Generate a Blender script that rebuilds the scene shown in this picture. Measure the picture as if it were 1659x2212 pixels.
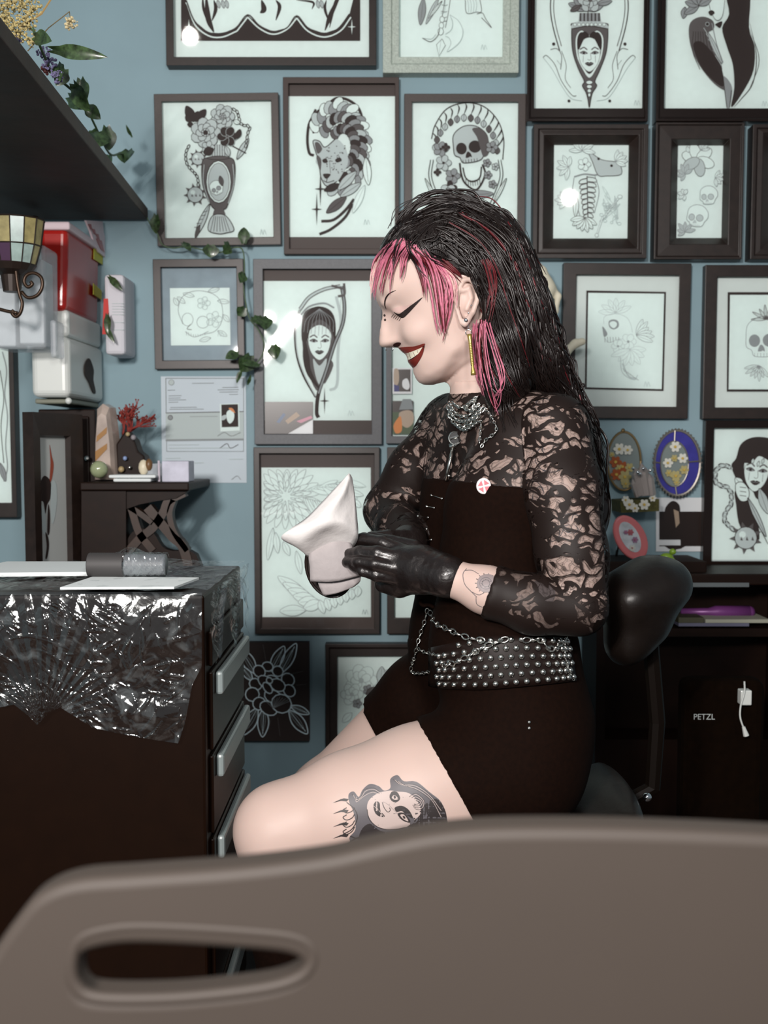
import bpy, math, random
import numpy as np
from mathutils import Vector, Matrix
from mathutils.bvhtree import BVHTree
from mathutils.geometry import delaunay_2d_cdt
random.seed(7); np.random.seed(7)
for o in list(bpy.data.objects): bpy.data.objects.remove(o)
col = bpy.context.scene.collection
sc = bpy.context.scene
# ---------------------------------------------------------------- camera
F = 2150.0; CX = 829.5; CY = 1106.0
CAMZ = 1.10; PITCH = math.atan(136/F)
cam = bpy.data.cameras.new('camera'); camo = bpy.data.objects.new('camera', cam); col.objects.link(camo)
camo.location = (0, 0, CAMZ); camo.rotation_euler = (math.pi/2-PITCH, 0, 0)
cam.sensor_fit = 'VERTICAL'; cam.sensor_height = 36; cam.sensor_width = 27; cam.lens = 36*F/2212
cam.clip_start = 0.02
cam.dof.use_dof = True; cam.dof.focus_distance = 1.45
cam.dof.aperture_fstop = (cam.lens/1000)/0.0065
sc.camera = camo
# ---------------------------------------------------------------- light
w = bpy.data.worlds.new('world'); sc.world = w; w.use_nodes = True
bg = w.node_tree.nodes['Background']; bg.inputs[0].default_value = (0.80, 0.92, 1.0, 1); bg.inputs[1].default_value = 0.16
def area(name, loc, target, sx, sy, power, color, roll=0):
    l = bpy.data.lights.new(name, 'AREA'); l.shape = 'RECTANGLE'; l.size = sx; l.size_y = sy; l.energy = power; l.color = color
    o = bpy.data.objects.new(name, l); col.objects.link(o); o.location = loc
    q = (Vector(target)-Vector(loc)).to_track_quat('-Z', 'Y').to_euler()
    o.rotation_euler = (q.to_matrix() @ Matrix.Rotation(roll, 3, 'Z')).to_euler(); return o
KEY = 32.0
area('tube_lamp', (-0.58, -0.80, 1.67), (0.1, 1.9, 1.0), 0.04, 0.36, KEY, (1, 0.94, 0.90), math.radians(-38))
area('tube_lamp', (-0.70, -0.80, 1.70), (0.1, 1.9, 1.0), 0.04, 0.30, KEY*0.8, (1, 0.94, 0.90), math.radians(-38))
area('soft_flash', (0.16, -0.15, 1.62), (0.1, 1.9, 1.0), 0.22, 0.22, 11, (1, 0.97, 0.95))  # flash-like soft light added near the camera to brighten right-hand faces
def bulb(loc, power, r, color=(1, 0.93, 0.87)):
    l = bpy.data.lights.new('ceiling_bulb', 'POINT'); l.energy = power; l.shadow_soft_size = r; l.color = color
    o = bpy.data.objects.new('ceiling_bulb', l); col.objects.link(o); o.location = loc
bulb((1.02, -1.0, 2.48), 16, 0.035)
bulb((-0.80, 0.35, 2.80), 7, 0.03)
v = sc.view_settings; v.view_transform = 'Standard'; v.look = 'None'; v.gamma = 1; v.use_curve_mapping = False; v.exposure = 0.09
# ---------------------------------------------------------------- mapping between photo pixels and the place
cp, sp_ = math.cos(PITCH), math.sin(PITCH)
def P(x, y, d):
    a = (x-CX)/F; b = -(y-CY)/F
    dy = cp+b*sp_; dz = -sp_+b*cp
    t = d/dy
    return Vector((a*t, d, CAMZ+dz*t))
def ray(x, y):
    return (P(x, y, 1.0)-Vector((0, 0, CAMZ))).normalized()
WY = 2.30
# ---------------------------------------------------------------- helpers
def lin(c):
    return tuple(((x/255)/12.92 if x/255 <= 0.04045 else ((x/255+0.055)/1.055)**2.4) for x in c)
MATS = {}
def mat(name, rgb, rough=0.6, metal=0.0, var=0.0, scale=30, bump=0.0, coat=0.0, alpha=1.0, trans=0.0, emit=None, spec=0.5, k=1.0, sss=0.0):
    if name in MATS: return MATS[name]
    m = bpy.data.materials.new(name); m.use_nodes = True; nt = m.node_tree; b = nt.nodes['Principled BSDF']
    c = tuple(min(1, q*k) for q in lin(rgb))
    b.inputs['Base Color'].default_value = c+(1,)
    b.inputs['Roughness'].default_value = rough; b.inputs['Metallic'].default_value = metal
    b.inputs['Specular IOR Level'].default_value = spec
    b.inputs['Coat Weight'].default_value = coat; b.inputs['Coat Roughness'].default_value = 0.12
    b.inputs['Transmission Weight'].default_value = trans; b.inputs['Alpha'].default_value = alpha
    if sss: 
        b.inputs['Subsurface Weight'].default_value = sss; b.inputs['Subsurface Radius'].default_value = (0.01, 0.004, 0.002)
        b.inputs['Subsurface Scale'].default_value = 0.6
    if emit: b.inputs['Emission Color'].default_value = lin(emit[0])+(1,); b.inputs['Emission Strength'].default_value = emit[1]
    if var or bump:
        tc = nt.nodes.new('ShaderNodeTexCoord'); n = nt.nodes.new('ShaderNodeTexNoise'); n.inputs['Scale'].default_value = scale; n.inputs['Detail'].default_value = 5
        nt.links.new(tc.outputs['Object'], n.inputs['Vector'])
        if var:
            r = nt.nodes.new('ShaderNodeValToRGB'); r.color_ramp.elements[0].position = 0.3; r.color_ramp.elements[1].position = 0.7
            r.color_ramp.elements[0].color = tuple(q*(1-var) for q in c)+(1,); r.color_ramp.elements[1].color = tuple(min(1, q*(1+var)) for q in c)+(1,)
            nt.links.new(n.outputs['Fac'], r.inputs['Fac']); nt.links.new(r.outputs['Color'], b.inputs['Base Color'])
        if bump:
            bp = nt.nodes.new('ShaderNodeBump'); bp.inputs['Strength'].default_value = bump; bp.inputs['Distance'].default_value = 0.004
            nt.links.new(n.outputs['Fac'], bp.inputs['Height']); nt.links.new(bp.outputs['Normal'], b.inputs['Normal'])
    MATS[name] = m; return m
def mixmat(name, build):
    if name in MATS: return MATS[name]
    m = bpy.data.materials.new(name); m.use_nodes = True; nt = m.node_tree
    for n in list(nt.nodes): nt.nodes.remove(n)
    out = nt.nodes.new('ShaderNodeOutputMaterial'); nt.links.new(build(nt), out.inputs['Surface'])
    MATS[name] = m; return m
def mk(name, verts, faces, m, parent=None, smooth=False, idx=None):
    me = bpy.data.meshes.new(name); me.from_pydata([tuple(q) for q in verts], [], [tuple(int(i) for i in f) for f in faces]); me.update()
    for q in (m if isinstance(m, (list, tuple)) else [m]): me.materials.append(q)
    if idx is not None: me.polygons.foreach_set('material_index', idx)
    if smooth: me.polygons.foreach_set('use_smooth', [True]*len(me.polygons))
    o = bpy.data.objects.new(name, me); col.objects.link(o)
    if parent is not None: adopt(o, parent)
    return o
def adopt(o, parent):
    o.parent = parent; o.matrix_parent_inverse = pworld(parent).inverted()
def pworld(p):
    m = p.matrix_basis.copy()
    if p.parent: m = pworld(p.parent) @ p.matrix_parent_inverse @ m
    return m
def tag(o, label, cat, group=None):
    o['label'] = label; o['category'] = cat
    if group: o['group'] = group
    return o
def thing(name, label, cat, loc=(0, 0, 0), group=None):
    o = bpy.data.objects.new(name, None); col.objects.link(o); o.location = loc; o.empty_display_size = 0.05
    return tag(o, label, cat, group)
class MB:
    def __init__(s): s.v = []; s.f = []; s.i = []
    def add(s, v, f, i=0):
        n = len(s.v); s.v += [Vector(q) for q in v]; s.f += [tuple(a+n for a in q) for q in f]; s.i += [i]*len(f); return s
    def box(s, a, b, i=0):
        x0, y0, z0 = a; x1, y1, z1 = b
        return s.add([(x0, y0, z0), (x1, y0, z0), (x1, y1, z0), (x0, y1, z0), (x0, y0, z1), (x1, y0, z1), (x1, y1, z1), (x0, y1, z1)],
                     [(0, 3, 2, 1), (4, 5, 6, 7), (0, 1, 5, 4), (1, 2, 6, 5), (2, 3, 7, 6), (3, 0, 4, 7)], i)
    def tube(s, pts, rad, n=8, i=0, cap=True, flat=1.0):
        pts = [Vector(p) for p in pts]; m = len(pts)
        rad = rad if isinstance(rad, (list, tuple)) else [rad]*m
        vs = []; fs = []; up = None
        for k, p in enumerate(pts):
            t = (pts[min(k+1, m-1)]-pts[max(k-1, 0)])
            if t.length < 1e-9: t = Vector((0, 0, 1))
            t.normalize()
            if up is None: up = t.orthogonal().normalized()
            up = (up-t*up.dot(t))
            if up.length < 1e-6: up = t.orthogonal()
            up.normalize(); sd = t.cross(up)
            for j in range(n):
                a = 2*math.pi*j/n; vs.append(p+(up*math.cos(a)*flat+sd*math.sin(a))*rad[k])
        for k in range(m-1):
            for j in range(n): fs.append((k*n+j, k*n+(j+1) % n, (k+1)*n+(j+1) % n, (k+1)*n+j))
        if cap: fs.append(tuple(range(n-1, -1, -1))); fs.append(tuple((m-1)*n+j for j in range(n)))
        return s.add(vs, fs, i)
    def ball(s, c, r, n=10, i=0, m=None):
        c = Vector(c); r = Vector((r, r, r)) if not hasattr(r, '__len__') else Vector(r); vs = []; fs = []; h = n//2+1
        for a in range(h+1):
            t = math.pi*a/h
            for b in range(n):
                q = Vector((math.sin(t)*math.cos(2*math.pi*b/n)*r.x, math.sin(t)*math.sin(2*math.pi*b/n)*r.y, math.cos(t)*r.z))
                vs.append(c+(m @ q if m else q))
        for a in range(h):
            for b in range(n): fs.append((a*n+b, (a+1)*n+b, (a+1)*n+(b+1) % n, a*n+(b+1) % n))
        return s.add(vs, fs, i)
    def lathe(s, c, prof, n=20, i=0):
        c = Vector(c); vs = []; fs = []
        for (r, z) in prof:
            for j in range(n):
                a = 2*math.pi*j/n; vs.append(c+Vector((r*math.cos(a), r*math.sin(a), z)))
        for k in range(len(prof)-1):
            for j in range(n): fs.append((k*n+j, k*n+(j+1) % n, (k+1)*n+(j+1) % n, (k+1)*n+j))
        fs.append(tuple(range(n-1, -1, -1))); fs.append(tuple((len(prof)-1)*n+j for j in range(n)))
        return s.add(vs, fs, i)
    def prism(s, poly, d0, d1, i=0):   # px outline extruded from depth d0 to depth d1 (outline taken at d0)
        a = [P(x, y, d0) for x, y in poly]; b = [Vector((q.x, d1, q.z)) for q in a]; n = len(a)
        fs = [tuple(range(n)), tuple(range(2*n-1, n-1, -1))]+[(j, n+j, n+(j+1) % n, (j+1) % n) for j in range(n)]
        return s.add(a+b, fs, i)
    def build(s, name, m, parent=None, smooth=False, bevel=0, seg=2):
        o = mk(name, s.v, s.f, m, parent, smooth, s.i if isinstance(m, (list, tuple)) else None)
        if bevel:
            q = o.modifiers.new('bevel', 'BEVEL'); q.width = bevel; q.segments = seg; q.limit_method = 'ANGLE'
        return o
def spl(pts, n=6, closed=False):
    pts = [np.array(p, float) for p in pts]; m = len(pts)
    if m < 3: return [tuple(p) for p in pts]
    out = []
    for k in range(m if closed else m-1):
        p0 = pts[(k-1) % m] if (closed or k > 0) else 2*pts[0]-pts[1]
        p1 = pts[k]; p2 = pts[(k+1) % m]
        p3 = pts[(k+2) % m] if (closed or k < m-2) else 2*pts[-1]-pts[-2]
        for j in range(n):
            t = j/n; out.append(tuple(0.5*((2*p1)+(-p0+p2)*t+(2*p0-5*p1+4*p2-p3)*t*t+(-p0+3*p1-3*p2+p3)*t**3)))
    if not closed: out.append(tuple(pts[-1]))
    return out
# ---------------------------------------------------------------- materials
BLK = mat('black_wood', (36, 26, 22), 0.42, var=0.25, scale=60)
FRG = mat('charcoal_frame', (68, 60, 57), 0.45, var=0.12, scale=200)
FRB = mat('sheen_toned_frame', (84, 86, 90), 0.5, var=0.1, scale=200)  # blue grey reflection on the frame is put into its base colour
GLOSS = mat('gloss_black', (26, 15, 11), 0.22, coat=0.4, spec=0.3)
PAPER = mat('drawing_paper', (218, 234, 231), 0.9, var=0.02, scale=80)
MATW = mat('mat_board', (208, 219, 216), 0.9, var=0.02)
MATB = mat('black_mat_board', (62, 50, 46), 0.6)
INK = [mat('ink_black', (38, 24, 20), 0.7), mat('ink_dark', (88, 84, 84), 0.8), mat('ink_mid', (140, 146, 148), 0.8), mat('ink_light', (182, 194, 194), 0.9), PAPER,
       mat('ink_pencil', (158, 170, 170), 0.9), mat('ink_white_line', (225, 245, 252), 0.8)]
DARK = mat('dark_furniture', (26, 12, 6), 0.5, var=0.2, scale=40, spec=0.2)
SILV = mat('silver_metal', (215, 215, 210), 0.22, metal=1.0)
CHROME = mat('chrome', (230, 232, 235), 0.1, metal=1.0)
def _glass(nt):
    g = nt.nodes.new('ShaderNodeBsdfGlossy'); g.inputs['Roughness'].default_value = 0.03
    t = nt.nodes.new('ShaderNodeBsdfTransparent'); x = nt.nodes.new('ShaderNodeMixShader')
    fr = nt.nodes.new('ShaderNodeFresnel'); fr.inputs['IOR'].default_value = 1.45
    nt.links.new(fr.outputs[0], x.inputs[0]); nt.links.new(t.outputs[0], x.inputs[1]); nt.links.new(g.outputs[0], x.inputs[2]); return x.outputs[0]
GLASS = mixmat('picture_glass', _glass)
# ================================================================ STRUCTURE
def struct(name, mb, m): 
    o = mb.build(name, m); o['kind'] = 'structure'; return o
WALLM = mat('blue_grey_wall_paint', (134, 160, 169), 0.75, var=0.05, scale=6, bump=0.15)
FLOORM = mat('dark_floor', (58, 48, 44), 0.5, var=0.2, scale=8)
struct('wall_back', MB().box((-1.6, WY, 0), (2.2, WY+0.1, 2.9)), WALLM)
struct('floor', MB().box((-1.6, -1.6, -0.05), (2.2, WY, 0)), FLOORM)
struct('wall_left', MB().box((-1.2, 0.6, 0), (-1.1, WY, 2.9)), WALLM)
struct('baseboard_back', MB().box((-1.1, WY-0.015, 0), (2.2, WY, 0.10)), mat('dark_baseboard', (60, 55, 55), 0.5))
# ================================================================ ART
def wr(r, off):
    d = WY-off; mx = (max(0, r[0])+min(1659, r[2]))/2; my = (max(0, r[1])+r[3])/2
    return (P(r[0], my, d).x, P(mx, r[3], d).z, P(r[2], my, d).x, P(mx, r[1], d).z)
def quad(r, off):
    x0, z0, x1, z1 = wr(r, off); y = WY-off
    return [Vector((x0, y, z0)), Vector((x1, y, z0)), Vector((x1, y, z1)), Vector((x0, y, z1))]
class Art:
    def __init__(s, off=0.0085, proj=None): s.mb = MB(); s.n = 0; s.off = off
    def pt(s, x, y): return P(x, y, WY-s.off-s.n*1.2e-5)
    def fill(s, pts, tone, sm=True):
        s.n += 1; pts = spl(pts, 4, True) if sm else pts
        q = [s.pt(x, y) for x, y in pts]; s.mb.add(q, [tuple(range(len(q)-1, -1, -1))], tone)
    def line(s, pts, w=1.4, tone=0, closed=False, taper=False, sm=True):
        s.n += 1; pts = spl(pts, 5, closed) if sm else list(pts)
        if closed: pts = pts+[pts[0]]
        m = len(pts); vs = []
        for k in range(m):
            a = pts[max(0, k-1)]; b = pts[min(m-1, k+1)]; dx, dy = b[0]-a[0], b[1]-a[1]; l = math.hypot(dx, dy) or 1
            h = w/2*(math.sin(math.pi*(0.06+0.88*k/(m-1))) if taper else 1)
            nx, ny = -dy/l*h, dx/l*h
            vs += [s.pt(pts[k][0]+nx, pts[k][1]+ny), s.pt(pts[k][0]-nx, pts[k][1]-ny)]
        s.mb.add(vs, [(2*k, 2*k+1, 2*k+3, 2*k+2) for k in range(m-1)], tone)
    def ell(s, cx, cy, rx, ry, fill=None, line=None, w=1.4, rot=0, n=16):
        c, q = math.cos(rot), math.sin(rot)
        pts = [(cx+rx*math.cos(t)*c-ry*math.sin(t)*q, cy+rx*math.cos(t)*q+ry*math.sin(t)*c) for t in [2*math.pi*i/n for i in range(n)]]
        if fill is not None: s.fill(pts, fill, False)
        if line is not None: s.line(pts, w, line, True, sm=False)
    def leaf(s, x0, y0, x1, y1, wd, fill=None, line=0, w=1.2, mid=True, bend=0):
        dx, dy = x1-x0, y1-y0; nx, ny = -dy, dx; l = math.hypot(dx, dy) or 1; nx /= l; ny /= l
        A = [(x0+dx*t+nx*wd*(math.sin(math.pi*t)**0.8)*g+nx*bend*math.sin(math.pi*t), y0+dy*t+ny*wd*(math.sin(math.pi*t)**0.8)*g+ny*bend*math.sin(math.pi*t)) for g, ts in ((1, (0, .15, .4, .7)), (-1, (1, .7, .4, .15))) for t in ts]
        if fill is not None: s.fill(A, fill)
        if line is not None: s.line(A, w, line, True)
        if mid and line is not None: s.line([(x0, y0), (x0+dx*.5+nx*bend, y0+dy*.5+ny*bend), (x0+dx*.9, y0+dy*.9)], w*.6, line)
    def spray(s, cx, cy, r, n, a0, a1, wd, fill=None, line=0, w=1.1, r0=0):
        for i in range(n):
            a = math.radians(a0+(a1-a0)*i/max(1, n-1)); rr = r*(0.85+0.3*random.random())
            s.leaf(cx+r0*math.cos(a), cy+r0*math.sin(a), cx+rr*math.cos(a), cy+rr*math.sin(a), wd, fill, line, w)
    def flower(s, cx, cy, r, n=6, layers=2, fill=4, line=0, w=1.1, core=1, rot=0):
        for L in range(layers):
            R = r*(1-0.36*L)
            for i in range(n):
                a = rot+2*math.pi*(i+0.5*L)/n; px, py = cx+R*.55*math.cos(a), cy+R*.55*math.sin(a)
                s.ell(px, py, R*.5, R*.42, fill, line, w, rot=a, n=10)
        s.ell(cx, cy, r*.16, r*.16, core, line, w*.7, n=8)
    def chain(s, pts, sz=5, w=1.6, tone=0):
        q = spl(pts, 8); acc = 0; last = q[0]
        for k in range(1, len(q)):
            acc += math.hypot(q[k][0]-q[k-1][0], q[k][1]-q[k-1][1])
            if acc >= sz*1.5:
                acc = 0; a = math.atan2(q[k][1]-last[1], q[k][0]-last[0]); last = q[k]; s.ell(q[k][0], q[k][1], sz, sz*.5, None, tone, w, a, 10)
    def mace(s, cx, cy, r, fill=3, line=0):
        for i in range(9):
            a = 2*math.pi*i/9+.3; b = .22
            s.fill([(cx+r*math.cos(a-b), cy+r*math.sin(a-b)), (cx+r*1.5*math.cos(a), cy+r*1.5*math.sin(a)), (cx+r*math.cos(a+b), cy+r*math.sin(a+b))], 1, False)
        s.ell(cx, cy, r, r, fill, line, 1.6); s.ell(cx-r*.3, cy-r*.3, r*.3, r*.3, 4)
        for i in range(3): s.fill([(cx-r*.5+i*r*.5, cy+r*.2), (cx-r*.4+i*r*.5, cy-r*.15), (cx-r*.25+i*r*.5, cy+r*.25)], 1, False)
    def skull(s, cx, cy, z, fill=3, line=0, eye=0, w=1.3, fl=1, jaw=0, rot=0):
        def q(pts):
            c, n = math.cos(rot), math.sin(rot); return [(cx+(x*fl*c-y*n)*z, cy+(x*fl*n+y*c)*z) for x, y in pts]
        body = [(-.8, -.1), (-.72, -.7), (-.2, -1.05), (.4, -1.0), (.85, -.6), (.92, -.1), (.7, .25), (.55, .6), (.3, .72), (-.1, .75), (-.45, .7), (-.55, .45), (-.78, .3)]
        s.fill(q(body), fill); s.line(q(body), w, line, True)
        for ex, ey, rx, ry in ((-.42, .02, .24, .27), (.25, 0, .29, .28)):
            p = [(ex+rx*math.cos(t), ey+ry*math.sin(t)) for t in [i*.785 for i in range(8)]]
            if eye is not None: s.fill(q(p), eye)
            s.line(q(p), w, line, True)
        s.fill(q([(-.15, .2), (-.27, .48), (-.12, .5), (-.05, .46), (.04, .5), (.0, .3)]), eye if eye is not None else 2)
        for i in range(6): s.line(q([(-.42+i*.14, .58), (-.42+i*.14, .74)]), w*.7, line, sm=False)
        if jaw:
            s.line(q([(.55, .6), (.6, 1.1), (.25, 1.55+jaw), (-.2, 1.6+jaw), (-.45, 1.3), (-.5, .8)]), w*1.6, line)
            s.line(q([(.4, .8), (.4, 1.1), (.15, 1.35+jaw), (-.12, 1.36+jaw), (-.3, 1.1)]), w*1.2, line)
            for i in range(6): s.line(q([(-.22+i*.11, 1.25+jaw), (-.22+i*.11, 1.38+jaw)]), w*.7, line, sm=False)
    def face(s, cx, cy, z, line=1, lip=0, fill=4, rot=0, tears=False):
        def q(pts):
            c, n = math.cos(rot), math.sin(rot); return [(cx+(x*c-y*n)*z, cy+(x*n+y*c)*z) for x, y in pts]
        s.fill(q([(-.62, -.6), (0, -1), (.62, -.6), (.62, .1), (.42, .65), (0, 1), (-.42, .65), (-.62, .1)]), fill)
        s.line(q([(.62, -.3), (.62, .1), (.42, .65), (0, 1), (-.42, .65), (-.62, .1), (-.62, -.3)]), 1, line)
        for g in (-1, 1):
            s.line(q([(g*.12, -.28), (g*.32, -.42), (g*.55, -.3)]), z*.07, line)
            s.fill(q([(g*.13, -.06), (g*.32, -.18), (g*.52, -.08), (g*.32, .0)]), 2); s.line(q([(g*.1, -.06), (g*.32, -.19), (g*.55, -.1)]), z*.07, line); s.ell(*q([(g*.32, -.09)])[0], z*.07, z*.07, 0)
            if tears: s.line(q([(g*.35, .05), (g*.36, .45)]), .8, 1, sm=False)
        s.line(q([(.06, -.1), (.1, .25), (.0, .32), (-.1, .27)]), .9, line)
        s.fill(q([(-.26, .52), (-.08, .43), (0, .47), (.08, .43), (.26, .52), (.0, .68)]), lip); s.line(q([(-.26, .53), (.26, .53)]), .8, 2, sm=False)
    def star(s, cx, cy, a, b, tone=0):
        s.fill([(cx, cy-b), (cx+a*.15, cy-a*.15), (cx+a, cy), (cx+a*.15, cy+a*.15), (cx, cy+b), (cx-a*.15, cy+a*.15), (cx-a, cy), (cx-a*.15, cy-a*.15)], tone, False)
    def sign(s, x, y, tone=3):
        s.line([(x-6, y+5), (x-3, y-6), (x, y+5), (x+3, y-5), (x+7, y+5)], .9, tone)
    def build(s, parent, name='ink_drawing', extra=()):
        return s.mb.build(name, INK+list(extra), parent)
def picture(name, label, outer, opening, m=BLK, t=0.022, prints=None, back=None, rot=0, step=None, group='framed drawings on the blue grey wall', paper=PAPER, slope=0, cat='picture', glass=True, tilt=None):
    q = quad(outer, t); c = sum(q, Vector())/4
    th = thing(name, label, cat, (c.x, WY, c.z), group)
    mb = MB()
    rings = [quad(outer, t)]
    rings = [[Vector((p.x, WY-0.0005, p.z)) for p in rings[0]], rings[0]]
    if step: rings += [quad([outer[0]+step, outer[1]+step, outer[2]-step, outer[3]-step], t), quad([outer[0]+step+2, outer[1]+step+2, outer[2]-step-2, outer[3]-step-2], t-0.005)]
    if slope: rings += [quad([opening[0]-slope, opening[1]-slope, opening[2]+slope, opening[3]+slope], t-.004)]; rings += [quad(opening, 0.009)]
    else: rings += [quad(opening, t-(0.005 if step else 0)), quad(opening, 0.007)]
    rings.append([Vector((p.x, WY-0.0005, p.z)) for p in rings[-1]])
    vs = [p for r in rings for p in r]; fs = []
    for k in range(len(rings)-1):
        for j in range(4): fs.append((4*k+j, 4*k+(j+1) % 4, 4*k+4+(j+1) % 4, 4*k+4+j))
    mb.add(vs, fs); fo = mb.build('frame', m, th, bevel=0.0012)
    mk('backing_board', quad(opening, 0.0065), [(0, 1, 2, 3)], back or paper, th)
    if prints:
        for p in prints: mk('print', quad(p, 0.0078), [(0, 1, 2, 3)], paper, th)
    if glass:
        mk('glass_pane', quad(opening, 0.0135), [(0, 1, 2, 3)], GLASS, th)
    return th
def settle(th, deg):   # a picture hanging slightly crooked
    th.rotation_euler = (0, math.radians(deg), 0)

# 1 large panel, top left
p = picture('framed_print', 'wide black framed print with white scalloped border above the vase drawing', (358, -90, 813, 141), (375, -90, 797, 123), BLK, 0.028)
a = Art(); a.fill([(391, -80), (778, -80), (778, 88), (391, 88)], 0, False)
a.fill([(400, -80), (402, 0), (420, 45), (450, 70), (480, 72), (510, 60), (535, 32), (560, 55), (590, 68), (620, 60), (641, 34), (665, 60), (700, 72), (730, 62), (755, 30), (765, -10), (768, -80)], 4, False)
for dx, wd, tn in ((5, 3, 4), (9, 1.6, 0)):
    a.line([(402, 0+dx), (420, 47+dx), (450, 72+dx), (480, 75+dx), (512, 62+dx)], wd, tn); a.line([(512, 62+dx), (535, 32+dx)], wd, tn, sm=False)
    a.line([(535, 32+dx), (560, 56+dx), (590, 69+dx), (620, 58+dx), (641, 34+dx)], wd, tn); a.line([(641, 34+dx), (665, 62+dx), (700, 75+dx), (735, 62+dx), (758, 32+dx)], wd, tn)
a.line([(402, 0), (420, 45), (450, 70), (480, 72), (510, 60), (535, 32), (560, 55), (590, 68), (620, 60), (641, 34), (665, 60), (700, 72), (730, 62), (755, 30)], 3, 0)
for x0, y0, x1, y1, x2, y2, wd in ((445, -10, 450, 40, 462, 70, 12), (438, -10, 440, 20, 455, 62, 6), (462, 0, 466, 20, 458, 45, 8), (565, 0, 570, 20, 562, 28, 12), (596, 0, 604, 15, 596, 44, 8), (640, 0, 676, 5, 674, 20, 5), (735, -10, 715, 30, 702, 66, 10), (728, -10, 720, 20, 712, 60, 6), (705, 0, 702, 20, 712, 50, 6)):
    a.line([(x0, y0), (x1, y1), (x2, y2)], wd, 0, taper=True)
for x0 in (470, 480, 488, 685, 693): a.leaf(x0, 0, x0+4, 18, 4, 3, 1)
for cx in (408, 760): a.star(cx, 58, 9, 17, 4)
a.build(p)
# 2 silver frame
SLV = mat('silver_leaf_frame', (175, 186, 176), 0.5, var=0.18, scale=260, bump=0.5)
p = picture('framed_print', 'pencil battle axe drawing in a pale silver carved frame', (827, -90, 1121, 157), (862, -90, 1086, 123), SLV, 0.03, step=18)
a = Art()
for x in (956, 968): a.line([(x+6, -10), (x, 30), (x-6, 60)], 1.1, 1)
a.line([(962, -10), (960, 25), (952, 28)], .8, 5)
for y in (10, 24, 36, 44): a.line([(955-y*.1, y), (962, y+2), (968-y*.1, y)], .9, 1)
for y, r in ((42, 5), (55, 5), (68, 6)): a.ell(955-(y-42)*.12, y, r, r*1.3, 4, 1, 1)
a.fill([(972, 32), (990, 45), (1000, 68), (992, 92), (966, 112), (974, 95), (970, 82), (962, 78), (978, 68), (978, 45)], 4); a.line([(972, 32), (990, 45), (1000, 68), (992, 92), (966, 112), (974, 95), (970, 82), (962, 78)], 1.1, 5); a.line([(972, 32), (978, 50), (974, 65), (962, 74)], 1.1, 5)
a.line([(912, 82), (930, 90), (945, 78), (950, 62)], 1.6, 1); a.line([(912, 82), (932, 84), (942, 74)], 1, 5)
a.fill([(955, 84), (962, 98), (948, 122), (943, 96)], 4, False); a.line([(955, 84), (962, 98), (948, 122), (943, 96), (955, 84)], 1.1, 1, sm=False); a.line([(953, 84), (948, 120)], .8, 5, sm=False)
a.leaf(915, -5, 908, 54, 8, 2, 1); a.leaf(948, -6, 920, 52, 5, 3, 1); a.leaf(955, 2, 925, 40, 3, 4, 1)
a.line([(1005, 0), (1008, 28), (1028, 26), (1040, 24), (1036, -5)], 1.2, 1)
for k in range(4): a.line([(1008+k*6, -5), (1012+k*6, 10), (1012+k*5, 27)], .7, 5)
a.line([(1030, 30), (1042, 28), (1050, 42), (1062, 60), (1048, 46), (1040, 38)], 1.3, 1); a.sign(1045, 102)
a.build(p)
# 3 queen vase
p = picture('framed_print', 'gloss black framed drawing of a crowned face inside a pointed vase', (1139, -90, 1402, 262), (1155, -90, 1389, 234), GLOSS, 0.034, step=6)
a = Art()
for g in (-1, 1):
    X = lambda dx: 1273+g*dx
    a.line([(X(82), -20), (X(84), 20), (X(78), 60), (X(64), 110)], 2.2, 0); a.line([(X(75), -20), (X(77), 20), (X(71), 60), (X(60), 100)], 1.6, 1)
    a.ell(X(77), 95, 3.5, 3.5, 0); a.ell(X(44), 218, 3.2, 3.2, 0)
    a.line([(X(100), 124), (X(92), 120), (X(74), 140), (X(60), 175), (X(38), 205), (X(28), 207)], 1.3, 1)
    a.line([(X(100), 124), (X(80), 150), (X(60), 185), (X(40), 212), (X(16), 218)], 1, 5); a.line([(X(84), 107), (X(70), 105), (X(60), 120), (X(62), 150)], 1.3, 1)
    a.line([(X(60), 110), (X(50), 140), (X(52), 170), (X(40), 190)], 1.1, 1); a.line([(X(70), 130), (X(60), 142)], 3, 0, taper=True)
a.fill([(1235, 62), (1240, 50), (1306, 50), (1313, 62), (1310, 110), (1296, 150), (1285, 175), (1289, 185), (1280, 200), (1276, 215), (1273, 232), (1270, 215), (1266, 200), (1258, 185), (1262, 175), (1250, 150), (1237, 110)], 1)
a.line([(1235, 62), (1240, 50), (1306, 50), (1313, 62), (1310, 110), (1296, 150), (1285, 175), (1289, 185), (1280, 200), (1276, 215), (1273, 232), (1270, 215), (1266, 200), (1258, 185), (1262, 175), (1250, 150), (1237, 110)], 2, 0, True)
a.fill([(1236, 62), (1240, 49), (1273, 44), (1306, 49), (1312, 62), (1273, 56)], 3); a.line([(1236, 62), (1273, 56), (1312, 62)], 2, 0)
for k in range(8): a.ell(1242+k*9, 53, 3.5, 3.5, 4, 0, .8, n=8)
a.fill([(1250, 46), (1252, 28), (1296, 28), (1298, 46)], 2, False)
for k in range(6): a.line([(1254+k*8, 28), (1254+k*8, 46)], 3, 0, sm=False)
a.fill([(1273, 76), (1290, 66), (1303, 82), (1300, 120), (1288, 148), (1273, 168), (1258, 148), (1246, 120), (1244, 82), (1256, 66)], 4); a.fill([(1273, 79), (1290, 69), (1300, 84), (1297, 120), (1286, 145), (1273, 160), (1260, 145), (1249, 120), (1247, 84), (1256, 69)], 0)
a.face(1273, 118, 37, 1, 0, tears=True)
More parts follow.
